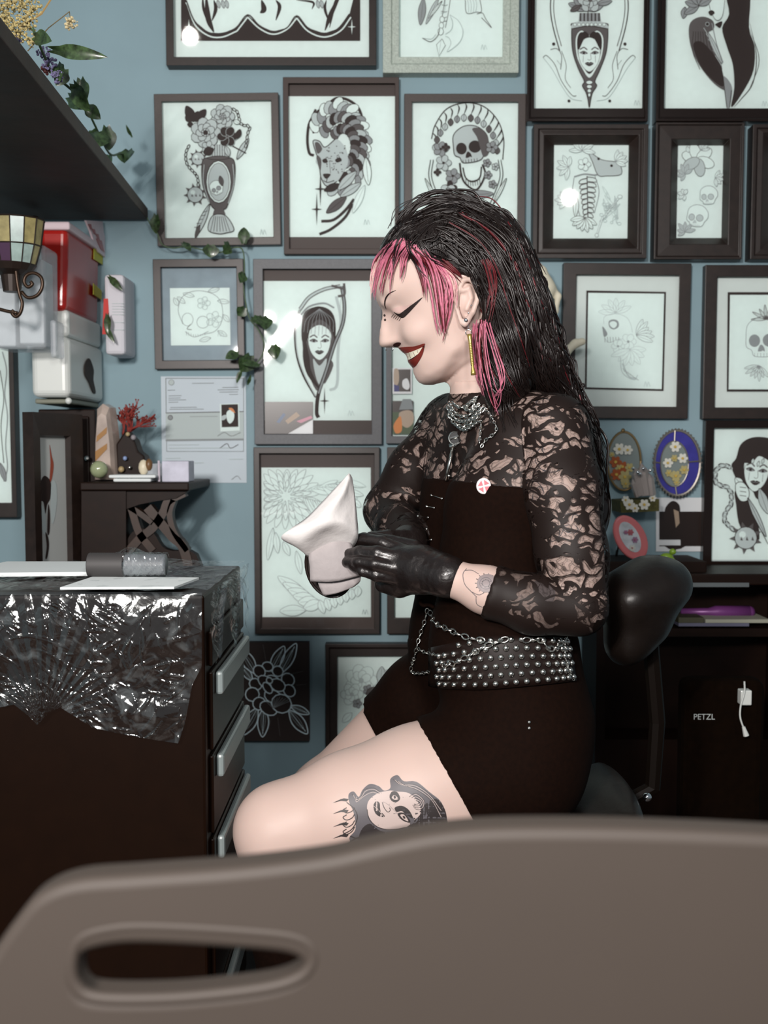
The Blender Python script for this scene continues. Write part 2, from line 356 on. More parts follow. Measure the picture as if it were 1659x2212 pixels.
a.fill([(1273, 78), (1262, 84), (1250, 108), (1247, 92), (1252, 75), (1264, 68)], 0); a.fill([(1273, 78), (1284, 84), (1297, 108), (1299, 92), (1294, 75), (1282, 68)], 0)
for k in range(4): a.ell(1273, 178+k*9, 7-k*1.4, 4, 4, 0, 1)
a.spray(1268, 22, 45, 7, 200, 340, 9, 2, 0); a.flower(1275, 0, 26, 6, 2, 3, 0); a.leaf(1255, 12, 1232, 24, 6, 1, 0); a.leaf(1290, 8, 1322, 2, 7, 2, 0); a.line([(1275, 0), (1270, 28)], 2, 1)
a.sign(1376, 222); a.build(p)
# 4 crow and black hair
p = picture('framed_print', 'gloss black framed drawing of a crow beside long black hair, top right corner', (1419, -90, 1750, 262), (1437, -90, 1732, 234), GLOSS, 0.034, step=6)
a = Art()
a.fill([(1570, -20), (1618, -20), (1618, 60), (1630, 100), (1628, 150), (1610, 190), (1580, 232), (1586, 190), (1583, 140), (1570, 100), (1560, 60), (1575, 30)], 0)
a.line([(1620, 50), (1634, 120), (1626, 180), (1600, 215), (1585, 232)], 2, 0, taper=True); a.line([(1618, 60), (1640, 130), (1618, 195)], 1.4, 0, taper=True)
a.fill([(1530, -10), (1568, -10), (1562, 30), (1548, 44), (1536, 30)], 4); a.line([(1530, 0), (1536, 26), (1548, 44), (1560, 36), (1566, 0)], 1.2, 1); a.fill([(1530, 26), (1538, 22), (1544, 28), (1536, 34)], 0)
a.fill([(1488, 60), (1498, 42), (1520, 36), (1540, 45), (1542, 62), (1530, 72), (1545, 95), (1558, 135), (1562, 170), (1575, 190), (1565, 195), (1540, 178), (1510, 140), (1492, 100)], 1)
a.fill([(1497, 98), (1515, 90), (1540, 115), (1558, 145), (1564, 185), (1545, 178), (1515, 145)], 0)
for k in range(7): a.line([(1498+k*5, 68), (1496+k*7, 110), (1512+k*8, 150)], 1.3, 0)
for k in range(6): a.line([(1520+k*5, 60+k*12), (1534+k*5, 82+k*12)], 1.2, 3)
a.line([(1538, 50), (1548, 95), (1562, 135)], 2, 2); a.leaf(1528, 68, 1560, 138, 5, 3, 1); a.ell(1528, 52, 4, 4, 0, 3, 1)
a.leaf(1480, 15, 1476, 40, 7, 2, 0); a.spray(1510, 12, 36, 5, 150, 330, 8, 2, 0); a.fill([(1545, 52), (1560, 46), (1556, 60), (1548, 56)], 0)
a.fill([(1562, 165), (1575, 175), (1582, 195), (1576, 232), (1570, 232), (1566, 195)], 2); a.line([(1562, 165), (1566, 200), (1570, 232)], 1.5, 0); a.line([(1580, 195), (1576, 232)], 1.5, 0); a.sign(1652, 224)
a.build(p)
# 5 vase with dagger
p = picture('framed_print', 'charcoal framed drawing of a peony vase with flail and dagger, left end of its row', (336, 201, 604, 530), (353, 218, 588, 513), FRG, 0.02)
a = Art()
a.leaf(452, 440, 420, 512, 7, 3, 0, 1.6)
for k in range(5): a.line([(448-k*5, 455+k*9), (438-k*5, 458+k*8)], 1.3, 0)
a.leaf(430, 485, 420, 514, 4, 1, 0); a.leaf(512, 345, 538, 300, 7, 3, 0, 1.6); a.line([(503, 316), (532, 332)], 2.6, 0, sm=False)
a.chain([(530, 325), (536, 290), (540, 275), (522, 268), (512, 240), (490, 235)], 5, 1.8); a.chain([(412, 308), (402, 330), (405, 355), (425, 380), (428, 405)], 5, 1.8)
a.mace(428, 342, 14); a.mace(421, 420, 17)
a.fill([(437, 350), (450, 340), (492, 340), (507, 352), (505, 400), (492, 440), (484, 452), (463, 452), (448, 430), (437, 395)], 1); a.line([(437, 350), (450, 340), (492, 340), (507, 352), (505, 400), (492, 440), (484, 452), (463, 452), (448, 430), (437, 395)], 2, 0, True)
a.ell(472, 393, 27, 46, 4, 0, 2); a.ell(472, 393, 23, 41, 3, 1, 1.2)
for g in (-1, 1): a.line([(472+g*31, 355), (472+g*33, 395), (472+g*20, 440)], 1.3, 3)
a.skull(468, 408, 17, 4, 1, 2, 1, rot=-.4); a.leaf(480, 402, 475, 380, 5, 1, 0)
a.fill([(457, 338), (457, 312), (487, 312), (489, 338)], 3, False)
for k in range(6): a.line([(459+k*5.4, 312), (459+k*5.4, 338)], 1.3, 0, sm=False)
a.ell(472, 341, 24, 4, 1, 0); a.fill([(462, 452), (482, 452), (486, 464), (458, 464)], 1, False)
a.fill([(458, 466), (486, 466), (504, 496), (488, 503), (470, 505), (448, 496)], 3); a.line([(458, 466), (486, 466), (504, 496), (488, 503), (470, 505), (448, 496)], 1.8, 0, True)
for k in range(7): a.line([(461+k*3.8, 467), (453+k*7, 500)], 1.2, 0, sm=False)
for x, y, x1, y1, wd in ((420, 262, 404, 228, 10), (414, 262, 402, 250, 6), (424, 262, 430, 240, 9), (428, 258, 446, 236, 8), (418, 268, 406, 268, 6)): a.leaf(x, y, x1, y1, wd, 0, 0, mid=False)
a.flower(482, 252, 26, 7, 3, 3, 0, 1.3, 2); a.flower(445, 286, 32, 7, 3, 3, 0, 1.3, 0); a.flower(450, 318, 14, 5, 1, 3, 0)
a.flower(492, 295, 22, 6, 1, 0, 3, .8, 1); a.leaf(512, 300, 520, 280, 6, 0, 0); a.leaf(505, 262, 520, 266, 5, 4, 0); a.leaf(462, 322, 440, 330, 9, 0, 0); a.leaf(488, 315, 495, 338, 6, 3, 0)
a.sign(566, 502); a.build(p); settle(p, -0.7)
# 6 leopard
p = picture('framed_print', 'black framed leopard head wreathed in petals, second from left in its row', (612, 166, 862, 549), (624, 180, 853, 537), MATB, 0.02, prints=[(623, 208, 854, 512)], back=MATB)
a = Art()
for pts, wd in (([(712, 222), (728, 212), (752, 216), (775, 235), (786, 270)], 6), ([(724, 232), (695, 235), (670, 262), (664, 300), (668, 330), (678, 336)], 6), ([(682, 236), (672, 262), (678, 288)], 5), ([(765, 430), (745, 455), (720, 475), (694, 478)], 6), ([(762, 440), (745, 470), (715, 495), (690, 506)], 6)): a.line(pts, wd, 0, taper=False)
for k in range(26):
    t = k/25; an = math.radians(-150+250*t); R = 62+4*math.sin(k*2.3)
    x, y = 730+R*.95*math.cos(an), 318+R*1.45*math.sin(an)
    a.ell(x, y, 15, 10, (4, 3, 2)[k % 3], 0, 1.3, an+.6, 10)
for k in range(20):
    an = math.radians(-150+235*k/19); x, y = 738+44*math.cos(an), 318+66*math.sin(an); a.ell(x, y, 14, 9, (2, 1, 3, 0)[k % 4], 0, 1.3, an+.6, 10)
for k in range(14):
    an = math.radians(-140+215*k/13); x, y = 742+26*math.cos(an), 315+38*math.sin(an); a.ell(x, y, 12, 8, (1, 2, 0)[k % 3], 0, 1.3, an+.4, 10)
a.fill([(684, 335), (676, 305), (690, 305), (702, 318), (725, 300), (745, 318), (752, 350), (740, 375), (728, 392), (706, 402), (694, 385), (690, 362), (682, 350)], 3)
a.line([(684, 335), (676, 305), (690, 305), (702, 318), (725, 300)], 2, 0); a.line([(684, 340), (690, 362), (694, 385), (706, 402), (728, 392)], 2, 0)
a.fill([(680, 310), (688, 308), (696, 322), (686, 332)], 1); a.fill([(684, 335), (694, 345), (692, 370), (686, 352)], 1)
for k in range(46): a.ell(704+random.random()*42, 312+random.random()*62, 1.5, 1.3, 1, n=6)
a.fill([(696, 346), (704, 342), (708, 350), (700, 352)], 0); a.fill([(724, 345), (734, 340), (738, 347), (728, 351)], 0)
a.fill([(698, 376), (714, 376), (708, 385), (702, 385)], 0); a.line([(707, 385), (706, 394), (722, 390)], 1.6, 0); a.line([(706, 394), (698, 390)], 1.6, 0); a.line([(712, 350), (714, 374)], 1, 1)
a.leaf(735, 398, 700, 412, 8, 0, 0); a.leaf(770, 370, 730, 410, 10, 3, 0); a.leaf(780, 395, 735, 425, 9, 3, 0); a.leaf(748, 425, 705, 460, 10, 1, 0); a.leaf(790, 340, 796, 400, 9, 4, 0); a.leaf(788, 400, 762, 460, 8, 4, 5)
a.star(692, 408, 13, 38); a.star(684, 452, 12, 36); a.sign(792, 480); a.build(p)
# 7 grinning skull
p = picture('framed_print', 'charcoal framed laughing skull under an arch of drooping buds, behind the head', (873, 202, 1135, 527), (890, 220, 1118, 508), FRG, 0.02)
a = Art()
a.line([(932, 300), (940, 270), (965, 235), (1005, 222), (1045, 230), (1075, 260), (1088, 300), (1086, 345)], 2.2, 0)
for k in range(14):
    an = math.radians(190+165*k/13); x, y = 1010+77*math.cos(an), 300+78*math.sin(an); x2, y2 = x+(1010-x)*.12-3, y+24
    a.line([(x, y), ((x+x2)/2+4, (y+y2)/2-3), (x2, y2)], 3, 0, taper=True); a.leaf(x2, y2, x2-1, y2+16, 6, (3, 1, 2)[k % 3], 0, 1.2)
a.skull(1015, 318, 44, 3, 0, 0, 2, fl=1, jaw=.0, rot=-.12)
a.fill([(1020, 278), (1040, 278), (1055, 300), (1056, 330), (1044, 338), (1036, 315), (1030, 296)], 1)
a.fill([(1002, 372), (1008, 362), (1034, 360), (1040, 372), (1034, 385), (1018, 390), (1004, 384)], 4)
a.line([(993, 352), (996, 375), (1004, 395), (1025, 410), (1038, 400), (1048, 375), (1042, 355)], 4, 0); a.line([(1000, 362), (1006, 384), (1020, 392), (1036, 384), (1040, 360)], 3, 0)
for k in range(7): a.line([(1006+k*5, 390-abs(k-3)), (1007+k*5, 402-abs(k-3))], 1.2, 0, sm=False)
for x, y, r, f in ((952, 322, 16, 2), (958, 352, 17, 3), (978, 380, 16, 2), (1062, 318, 13, 2), (1052, 352, 9, 2), (1070, 360, 8, 3), (1054, 378, 9, 2), (1064, 398, 9, 2)): a.flower(x, y, r, 5, 1, f, 0, 1.1, 0)
for x, y, r in ((963, 318, 9), (945, 372, 8), (972, 405, 15)): a.flower(x, y, r, 4, 1, 0, 1, .8, 0)
a.flower(968, 420, 22, 6, 2, 3, 0, 1.2, 0)
for g in (-1, 1):
    X = lambda d: 1006+g*d
    a.line([(X(76), 345), (X(80), 380), (X(68), 420), (X(55), 450)], 1.6, 0); a.line([(X(70), 345), (X(74), 380), (X(63), 415), (X(50), 445)], 1.6, 0); a.leaf(X(60), 440, X(88), 385, 4, 4, 0, 1.5)
a.leaf(1000, 422, 1066, 418, 9, 2, 0); a.leaf(1003, 428, 1055, 450, 10, 3, 0); a.build(p)
# 8 ribcage, 9 skulls, 10 sliver
p = picture('framed_print', 'wide sloping black frame around a ribcage and moth pencil drawing', (1152, 268, 1399, 558), (1196, 313, 1357, 515), BLK, 0.036, step=10, slope=22)
a = Art()
for k in range(8):
    y = 385+k*11
    a.line([(1268, y), (1254+k, y+4), (1252+k*1.5, y+12), (1270, y+10)], 1.8, 1); a.line([(1268, y-3), (1285-k, y), (1288-k, y+8), (1270, y+7)], 1.5, 1)
a.line([(1240, 382), (1262, 376), (1285, 378), (1300, 374)], 3, 2); a.line([(1268, 380), (1270, 470)], 2, 1); a.line([(1240, 384), (1236, 420), (1244, 440), (1256, 475)], 1.5, 2); a.line([(1285, 380), (1294, 415), (1284, 460)], 1.5, 2)
a.leaf(1245, 425, 1243, 468, 6, 4, 1); a.line([(1296, 480), (1336, 428)], 4, 2, sm=False); a.line([(1296, 480), (1336, 428)], 2.4, 4, sm=False); a.line([(1302, 468), (1290, 505)], 4, 2, sm=False); a.line([(1302, 468), (1290, 505)], 2.4, 4, sm=False); a.ell(1339, 425, 5, 4, 4, 2, 1); a.ell(1289, 508, 4, 4, 4, 2, 1)
a.fill([(1272, 328), (1300, 345), (1335, 352), (1342, 376), (1310, 380), (1292, 378), (1280, 350)], 3); a.line([(1272, 328), (1300, 345), (1335, 352), (1342, 376), (1310, 380), (1292, 378), (1280, 350)], 1.5, 1, True); a.ell(1293, 343, 3, 3, 0); a.ell(1321, 358, 3, 3, 0)
a.spray(1258, 325, 28, 6, 180, 370, 5, 4, 2); a.spray(1228, 360, 26, 6, 100, 280, 5, 4, 2); a.spray(1330, 350, 24, 5, -80, 20, 5, 4, 2); a.flower(1262, 355, 14, 5, 1, 4, 2); a.spray(1225, 432, 26, 5, 130, 230, 5, 4, 2); a.spray(1262, 470, 34, 7, 30, 170, 6, 4, 1)
for k in range(26): a.leaf(1300+random.random()*35, 400+random.random()*85, 1300+random.random()*40, 400+random.random()*85, 2.5, None, 3, .7, False) if k % 2 else a.ell(1298+random.random()*40, 440+random.random()*45, 4, 3, None, 3, .8)
a.ell(1212, 405, 5, 8, 4); a.build(p)  # pale oval paints a lamp reflection on the glass
p = picture('framed_print', 'deep black frame around a narrow drawing of a butterfly over two skulls', (1415, 264, 1606, 560), (1463, 314, 1561, 514), BLK, 0.036, step=5, slope=14)
a = Art()
for an in (-160, -110, -40, 20, 80, 150): 
    r = math.radians(an); a.ell(1508+17*math.cos(r), 345+17*math.sin(r), 20, 12, 3 if an in (80, 150) else 4, 1, 1.1, r, 12)
a.leaf(1488, 330, 1484, 316, 4, 4, 2); a.spray(1515, 325, 18, 4, 260, 350, 3, 4, 2)
a.skull(1530, 425, 22, 4, 2, 3, 1.2); a.skull(1505, 470, 26, 4, 2, 3, 1.2, rot=.15); a.spray(1480, 375, 20, 6, 120, 330, 4, 3, 2); a.spray(1545, 385, 18, 5, -60, 80, 4, 4, 2); a.spray(1480, 500, 20, 6, 150, 350, 4, 3, 2); a.spray(1478, 420, 14, 5, 90, 300, 4, 4, 2)
a.build(p)
p = picture('framed_print', 'black framed picture cut off by the right edge, beside the butterfly drawing', (1624, 268, 1850, 560), (1670, 310, 1800, 515), BLK, 0.036, step=8, slope=24)
# 11 small floating drawing
BLM = mat('blue_grey_mat', (128, 146, 156), 0.6, var=0.1, scale=25)
p = picture('framed_print', 'small square skull sketch floating on blue grey in a dark frame', (332, 559, 527, 797), (349, 577, 512, 778), BLK, 0.02, prints=[(368, 622, 497, 746)], back=BLM)
a = Art(); a.line([(395, 700), (385, 670), (395, 640), (425, 628), (460, 635), (478, 655), (480, 690), (465, 715), (440, 722)], 1.1, 2)
a.ell(405, 690, 12, 14, None, 2, 1); a.ell(438, 696, 13, 13, None, 2, 1); a.line([(412, 700), (404, 710), (414, 712)], 1.2, 1)
a.line([(400, 716), (420, 728), (450, 716)], 1.1, 2)
for k in range(9): a.line([(402+k*5, 716+min(k, 3)*2), (403+k*5, 728-abs(k-4))], .9, 2)
for x, y, an in ((420, 640, 200), (400, 655, 230), (450, 630, -20), (470, 650, 10), (482, 680, 60), (385, 660, 250), (455, 730, 160), (470, 715, 40)): a.leaf(x, y, x+26*math.cos(math.radians(an)), y+18*math.sin(math.radians(an)), 5, None, 2, .9)
a.flower(462, 690, 17, 5, 1, None, 5, .9, 4); a.flower(440, 655, 14, 5, 1, None, 5, .9, 4); a.sign(476, 722); a.build(p); settle(p, -0.4)
# 12 scythe
p = picture('framed_print', 'blue sheen framed drawing of a woman inside a scythe with lamp glare on the glass', (548, 559, 825, 960), (569, 581, 803, 938), FRB, 0.022, prints=[(570, 607, 802, 908)], back=MATB)
a = Art()
a.line([(742, 625), (735, 660), (740, 700), (722, 750), (705, 800), (688, 845)], 1, 3)
a.line([(726, 640), (736, 690), (730, 760), (728, 830), (712, 843)], 6, 3)
a.fill([(652, 700), (660, 672), (690, 662), (715, 672), (725, 700), (722, 750), (708, 795), (688, 845), (668, 812), (655, 760)], 1)
a.face(690, 740, 38, 1, 0); a.fill([(652, 735), (654, 690), (675, 665), (700, 664), (722, 685), (724, 735), (712, 705), (690, 690), (672, 705), (664, 735)], 0)
for k in range(9): a.line([(690, 667), (662+k*7, 690), (656+k*8, 725-abs(k-4)*2)], 1, 2)
a.fill([(658, 730), (668, 770), (672, 800), (690, 840), (664, 810), (654, 770)], 0); a.fill([(718, 735), (712, 770), (720, 790), (700, 830), (706, 780)], 1); a.fill([(676, 775), (690, 790), (706, 775), (696, 830), (684, 820)], 3)
a.line([(650, 665), (638, 700), (640, 760), (655, 810), (682, 858)], 5, 0); a.line([(648, 668), (640, 700), (642, 760), (657, 808), (682, 856)], 2.2, 3)
a.line([(648, 668), (668, 642), (700, 625), (735, 618)], 8, 1); a.line([(648, 668), (668, 642), (700, 625), (735, 618)], 4.4, 3)
a.line([(738, 618), (744, 660), (740, 700), (722, 745), (705, 800), (688, 850), (684, 890), (688, 902)], 8, 0); a.line([(738, 618), (744, 660), (740, 700), (722, 745), (705, 800), (688, 850)], 3.6, 2)
a.line([(650, 680), (668, 662), (700, 655), (722, 665)], 3.6, 2); a.line([(730, 640), (744, 636), (743, 612)], 5, 1); a.line([(716, 617), (742, 624)], 5, 1)
a.star(701, 866, 11, 30); a.sign(758, 893)
PH = mat('photo_black', (36, 24, 20), 0.3)
ex = [PH, mat('photo_skin', (160, 140, 120), .4), mat('photo_blue', (90, 110, 140), .4), mat('photo_pink', (190, 130, 150), .4), mat('photo_orange', (200, 120, 50), .5), mat('photo_green', (60, 80, 50), .5), mat('photo_navy', (50, 50, 110), .5), mat('photo_white', (215, 218, 220), .5)]
a.build(p)
s = MB(); q = Art(0.0115)
q.fill([(572, 868), (676, 868), (676, 937), (572, 937)], 7, False); q.fill([(616, 909), (640, 890), (648, 898), (622, 916)], 8, False); q.fill([(597, 912), (612, 892), (617, 896), (604, 914)], 9, False); q.fill([(640, 910), (672, 898), (675, 903), (650, 914)], 10, False); q.fill([(622, 937), (676, 906), (676, 937)], 14, False)
o = q.mb.build('snapshot', INK+ex); tag(o, 'dark snapshot tucked in the lower corner of the scythe picture', 'photo')
# 13 floral
p = picture('framed_print', 'black framed pencil chrysanthemum behind the held tissue', (549, 966, 820, 1370), (562, 980, 808, 1358), BLK, 0.022, prints=[(566, 1010, 801, 1333)], back=MATB, step=0)
a = Art()
for R, n in ((75, 22), (55, 18), (38, 14), (22, 9)):
    for i in range(n):
        an = 2*math.pi*i/n+R; a.leaf(618+R*.45*math.cos(an), 1072+R*.45*math.sin(an), min(798, max(570, 618+R*math.cos(an))), max(1014, 1072+R*.95*math.sin(an)), R*.09, 4, 2, .9, False)
for i in range(16): a.leaf(660+i*6, 1060-i*1.5, 700+i*6, 1035-i*1+random.random()*60, 5, 4, 5, .9, False)
for i in range(16): a.leaf(655+i*5, 1075+i, 680+i*6, 1110+random.random()*30, 5, 4, 2, .9, False)
for x, y, x1, y1 in ((590, 1140, 578, 1210), (595, 1150, 600, 1195), (612, 1170, 625, 1200), (640, 1190, 650, 1240), (745, 1060, 785, 1070), (760, 1080, 780, 1095)): a.leaf(x, y, x1, y1, 7, 4, 2, 1)
for i in range(6): a.leaf(665+i*6, 1290+i*2, 600-i*3+i*14, 1245+i*14, 12, 4, 2, 1)
for i in range(7): a.leaf(690+i*14, 1296-i*5, 700+i*12, 1325-i*6, 8, 4, 2, 1)
a.leaf(660, 1318, 604, 1320, 12, 4, 2, 1); a.sign(788, 1322); a.build(p)
# 14, 15 behind the figure
p = picture('framed_print', 'black framed drawing mostly hidden behind the gloved hands and torso', (836, 966, 1090, 1370), (852, 982, 1070, 1334), BLK, 0.022)
a = Art(); a.leaf(870, 1250, 905, 1200, 10, 4, 5, 1); a.leaf(905, 1200, 930, 1160, 10, 4, 5); a.build(p)
p = picture('framed_print', 'blue sheen framed white board with two snapshots, behind the chin', (834, 559, 1110, 958), (846, 640, 1095, 942), FRB, 0.022, paper=PAPER)
def snapshot(label, r, items, border=3, off=0.016, name='snapshot'):
    q = Art(off); q.fill([(r[0]-border, r[1]-border), (r[2]+border, r[1]-border), (r[2]+border, r[3]+border*1.6), (r[0]-border, r[3]+border*1.6)], 14, False); q.fill([(r[0], r[1]), (r[2], r[1]), (r[2], r[3]), (r[0], r[3])], 7, False)
    for pts, t in items: q.fill(pts, t, len(pts) > 4)
    return tag(q.mb.build(name, INK+ex), label, 'photo')
snapshot('small snapshot of pale shapes on black below the chin', (851, 798, 887, 846), [([(851, 800), (860, 798), (862, 820), (858, 832), (851, 830)], 8), ([(851, 830), (862, 834), (862, 846), (851, 846)], 13), ([(870, 822), (880, 818), (885, 834), (880, 842), (870, 836)], 14)])
snapshot('colour snapshot of a person in a knitted grey hat', (848, 866, 893, 938), [([(848, 890), (893, 890), (893, 938), (848, 938)], 12), ([(862, 885), (870, 862), (888, 862), (893, 884)], 2), ([(862, 893), (880, 886), (892, 892), (893, 912), (880, 924), (866, 915)], 8), ([(858, 905), (866, 900), (868, 930), (855, 936), (850, 920)], 11)], border=0)
# 16 black canvas
th = tag(MB().add(quad((519, 1388, 668, 1601), 0.02)+[Vector((p_.x, WY, p_.z)) for p_ in quad((519, 1388, 668, 1601), 0.02)], [(0, 1, 2, 3), (0, 4, 5, 1), (1, 5, 6, 2), (2, 6, 7, 3), (3, 7, 4, 0)]).build('canvas_painting', mat('black_canvas', (42, 30, 27), .7)), 'black canvas with a white line peony, low on the wall beside the cart', 'painting')
a = Art(0.0205)
for x, y, x1, y1, wd in ((552, 1455, 520, 1402, 13), (585, 1450, 614, 1396, 12), (605, 1455, 640, 1390, 12), (545, 1470, 522, 1440, 8), (556, 1530, 524, 1588, 14), (570, 1530, 567, 1592, 12), (625, 1535, 664, 1585, 13), (628, 1525, 668, 1542, 8)): a.leaf(x, y, x1, y1, wd, None, 6, 2.2); a.leaf(x, y, x+(x1-x)*.8, y+(y1-y)*.8, wd*.4, None, 5, .8)
for cx, cy, rx, ry in ((578, 1440, 12, 10), (560, 1450, 14, 12), (600, 1450, 12, 11), (552, 1478, 14, 12), (622, 1468, 15, 13), (625, 1492, 14, 12), (590, 1470, 16, 10), (575, 1474, 20, 12), (600, 1480, 17, 13), (545, 1500, 15, 15), (560, 1520, 14, 14), (590, 1505, 20, 14), (580, 1530, 20, 14), (608, 1520, 22, 20), (578, 1486, 14, 8), (582, 1470, 7, 6)): a.ell(cx, cy, rx, ry, 0, 6, 2.2, random.random(), 12)
for k in range(10): a.line([(590, 1530), (575+k*6, 1505+abs(k-5)*2)], .8, 2)
for pts in ([(575, 1430), (568, 1392)], [(610, 1460), (655, 1450)], [(640, 1480), (662, 1478)], [(600, 1550), (605, 1590)], [(585, 1555), (580, 1575)]): a.line(pts, 1, 1)
a.build(th, 'painted_flower')
# 17
p = picture('framed_print', 'stepped black frame with a soft pencil flower above the far knee', (703, 1391, 980, 1690), (729, 1418, 955, 1660), BLK, 0.026, step=8)
a = Art(); a.flower(780, 1470, 34, 7, 2, 4, 5, 1, 3); a.flower(760, 1500, 24, 6, 2, 4, 5, 1, 3); a.leaf(822, 1480, 825, 1440, 10, 3, 1, 1.2); a.leaf(830, 1450, 870, 1460, 9, 3, 2); a.flower(795, 1490, 11, 5, 1, 2, 1); a.flower(772, 1520, 10, 5, 1, 2, 1); a.leaf(790, 1500, 815, 1485, 7, 1, 0); a.leaf(760, 1540, 740, 1560, 8, 4, 5); a.build(p)
# 18, 19 matted skulls
p = picture('framed_print', 'wide white mat with a black line around a faint drawing of skulls and leaves', (1215, 568, 1490, 904), (1243, 594, 1464, 878), BLK, 0.022, back=MATW)
a = Art(); a.fill([(1266, 628), (1438, 630), (1434, 844), (1264, 841)], 0, False); a.fill([(1270, 633), (1434, 634), (1430, 840), (1268, 837)], 4, False)
for an in (190, 215, 245, 270, 300, 330): a.leaf(1330, 676, 1330+38*math.cos(math.radians(an)), 680+36*math.sin(math.radians(an)), 6, None, 3, 1)
a.fill([(1315, 694), (1325, 690), (1335, 694), (1336, 706), (1325, 712), (1316, 706)], 2); a.fill([(1317, 697), (1325, 694), (1332, 698), (1331, 705), (1325, 709), (1318, 704)], 4); a.fill([(1301, 706), (1306, 710), (1312, 722), (1305, 728), (1302, 716)], 2)
a.line([(1304, 700), (1306, 684), (1330, 678), (1352, 685), (1362, 700), (1366, 718)], 1, 3); a.line([(1306, 730), (1315, 740), (1340, 732)], 1.5, 3)
for k in range(6): a.line([(1306+k*6, 728), (1307+k*6, 740)], 1, 2)
a.flower(1357, 738, 17, 6, 1, 4, 3, 1, 2); a.flower(1335, 748, 14, 6, 1, 4, 3, 1, 2); a.spray(1375, 725, 34, 6, -70, 20, 6, 4, 2, .9); a.spray(1360, 755, 40, 7, 0, 160, 7, 4, 3, .9)
a.line([(1340, 770), (1345, 805), (1370, 820), (1378, 810)], 1.5, 3); a.line([(1345, 785), (1358, 812), (1376, 818)], 3, 3)
for k in range(7): a.line([(1346+k*5, 795+k*4), (1350+k*5, 803+k*3)], 1, 2)
a.sign(1398, 830); a.build(p); settle(p, 0.35)
p = picture('framed_print', 'white matted skull sketch cut off by the right edge of the picture', (1521, 572, 1790, 905), (1547, 598, 1764, 880), BLK, 0.022, back=MATW)
a = Art(); a.fill([(1572, 631), (1745, 631), (1745, 846), (1570, 846)], 0, False); a.fill([(1577, 637), (1740, 637), (1740, 841), (1574, 841)], 4, False)
a.skull(1650, 735, 48, 4, 2, 2, 1.2); a.spray(1655, 690, 30, 7, 180, 350, 3, None, 1, 1.2); a.spray(1640, 790, 30, 7, 50, 170, 4, None, 2, 1); a.build(p)
# 20 chain woman
p = picture('framed_print', 'black framed woman holding a chain and spiked ball, by the right edge', (1521, 908, 1790, 1236), (1540, 925, 1765, 1212), GLOSS, 0.022)
a = Art()
a.fill([(1535, 1209), (1659, 1209), (1740, 1209), (1740, 1213), (1535, 1213)], 3, False)
a.fill([(1580, 1005), (1590, 990), (1600, 960), (1625, 945), (1660, 946), (1700, 960), (1700, 1080), (1640, 1080), (1625, 1060), (1600, 1045), (1588, 1030)], 0)
a.fill([(1588, 1060), (1610, 1065), (1635, 1120), (1638, 1170), (1600, 1140), (1590, 1090)], 0)
a.face(1634, 1020, 42, 1, 0, rot=.12, tears=True); a.fill([(1598, 1000), (1605, 970), (1640, 955), (1665, 965), (1665, 995), (1640, 985), (1625, 1000), (1610, 1000)], 0)
for x, y in ((1628, 990), (1640, 996), (1650, 990)): a.leaf(x, y, x-4, y+12, 3, 4, 0, 1)
a.leaf(1588, 1032, 1605, 1050, 8, 4, 0); a.fill([(1590, 1045), (1605, 1042), (1618, 1060), (1615, 1080), (1600, 1082), (1590, 1065)], 4); a.line([(1590, 1045), (1605, 1042), (1618, 1060), (1615, 1080), (1600, 1082), (1590, 1065)], 1.5, 0, True)
for k in range(3): a.line([(1598, 1052+k*9), (1612, 1054+k*9)], 1.4, 0)
a.chain([(1585, 1015), (1565, 1005), (1548, 1015), (1546, 1040), (1560, 1050), (1575, 1055), (1580, 1085), (1568, 1105), (1566, 1125), (1585, 1145)], 8, 2.6); a.chain([(1585, 1015), (1565, 1005), (1548, 1015), (1546, 1040), (1560, 1050), (1575, 1055), (1580, 1085), (1568, 1105), (1566, 1125), (1585, 1145)], 5, 2, 3)
a.mace(1611, 1162, 24); a.leaf(1615, 1075, 1655, 1160, 6, 3, 0, 1.6); a.line([(1620, 1100), (1659, 1175)], 1.5, 0, sm=False); a.leaf(1640, 1055, 1659, 1110, 10, 3, 0)
a.build(p)
# polaroid, certificate
snapshot('snapshot of a long haired person against mountains under the blue oval', (1424, 1082, 1518, 1180), [([(1424, 1075), (1518, 1075), (1518, 1105), (1424, 1105)], 14), ([(1436, 1180), (1435, 1110), (1442, 1090), (1455, 1082), (1468, 1092), (1470, 1115), (1478, 1130), (1480, 1180)], 7), ([(1455, 1100), (1466, 1105), (1468, 1130), (1460, 1140)], 8), ([(1424, 1166), (1470, 1166), (1470, 1178), (1424, 1178)], 14)], border=7, off=0.004, name='snapshot')
CE = mat('certificate_paper', (196, 208, 216), 0.8)
cq = quad((349, 813, 532, 1043), 0.002)
th = tag(mk('certificate', cq, [(0, 1, 2, 3)], CE), 'printed certificate sheets with a small portrait, pinned left of the scythe picture', 'paper')
m_ = th.modifiers.new('thick', 'SOLIDIFY'); m_.thickness = 0.001
a = Art(0.0035)
a.line([(358, 817), (526, 817), (526, 975), (360, 975)], 1.6, 2, True, sm=False); a.fill([(358, 893), (526, 890), (526, 948), (358, 950)], 3, False); a.line([(358, 892), (526, 889)], 1.5, 1, sm=False); a.line([(358, 951), (526, 949)], 4, 2, sm=False)
a.ell(370, 826, 6, 6, 3, 2, 1); a.ell(368, 902, 5, 5, 2, 1)
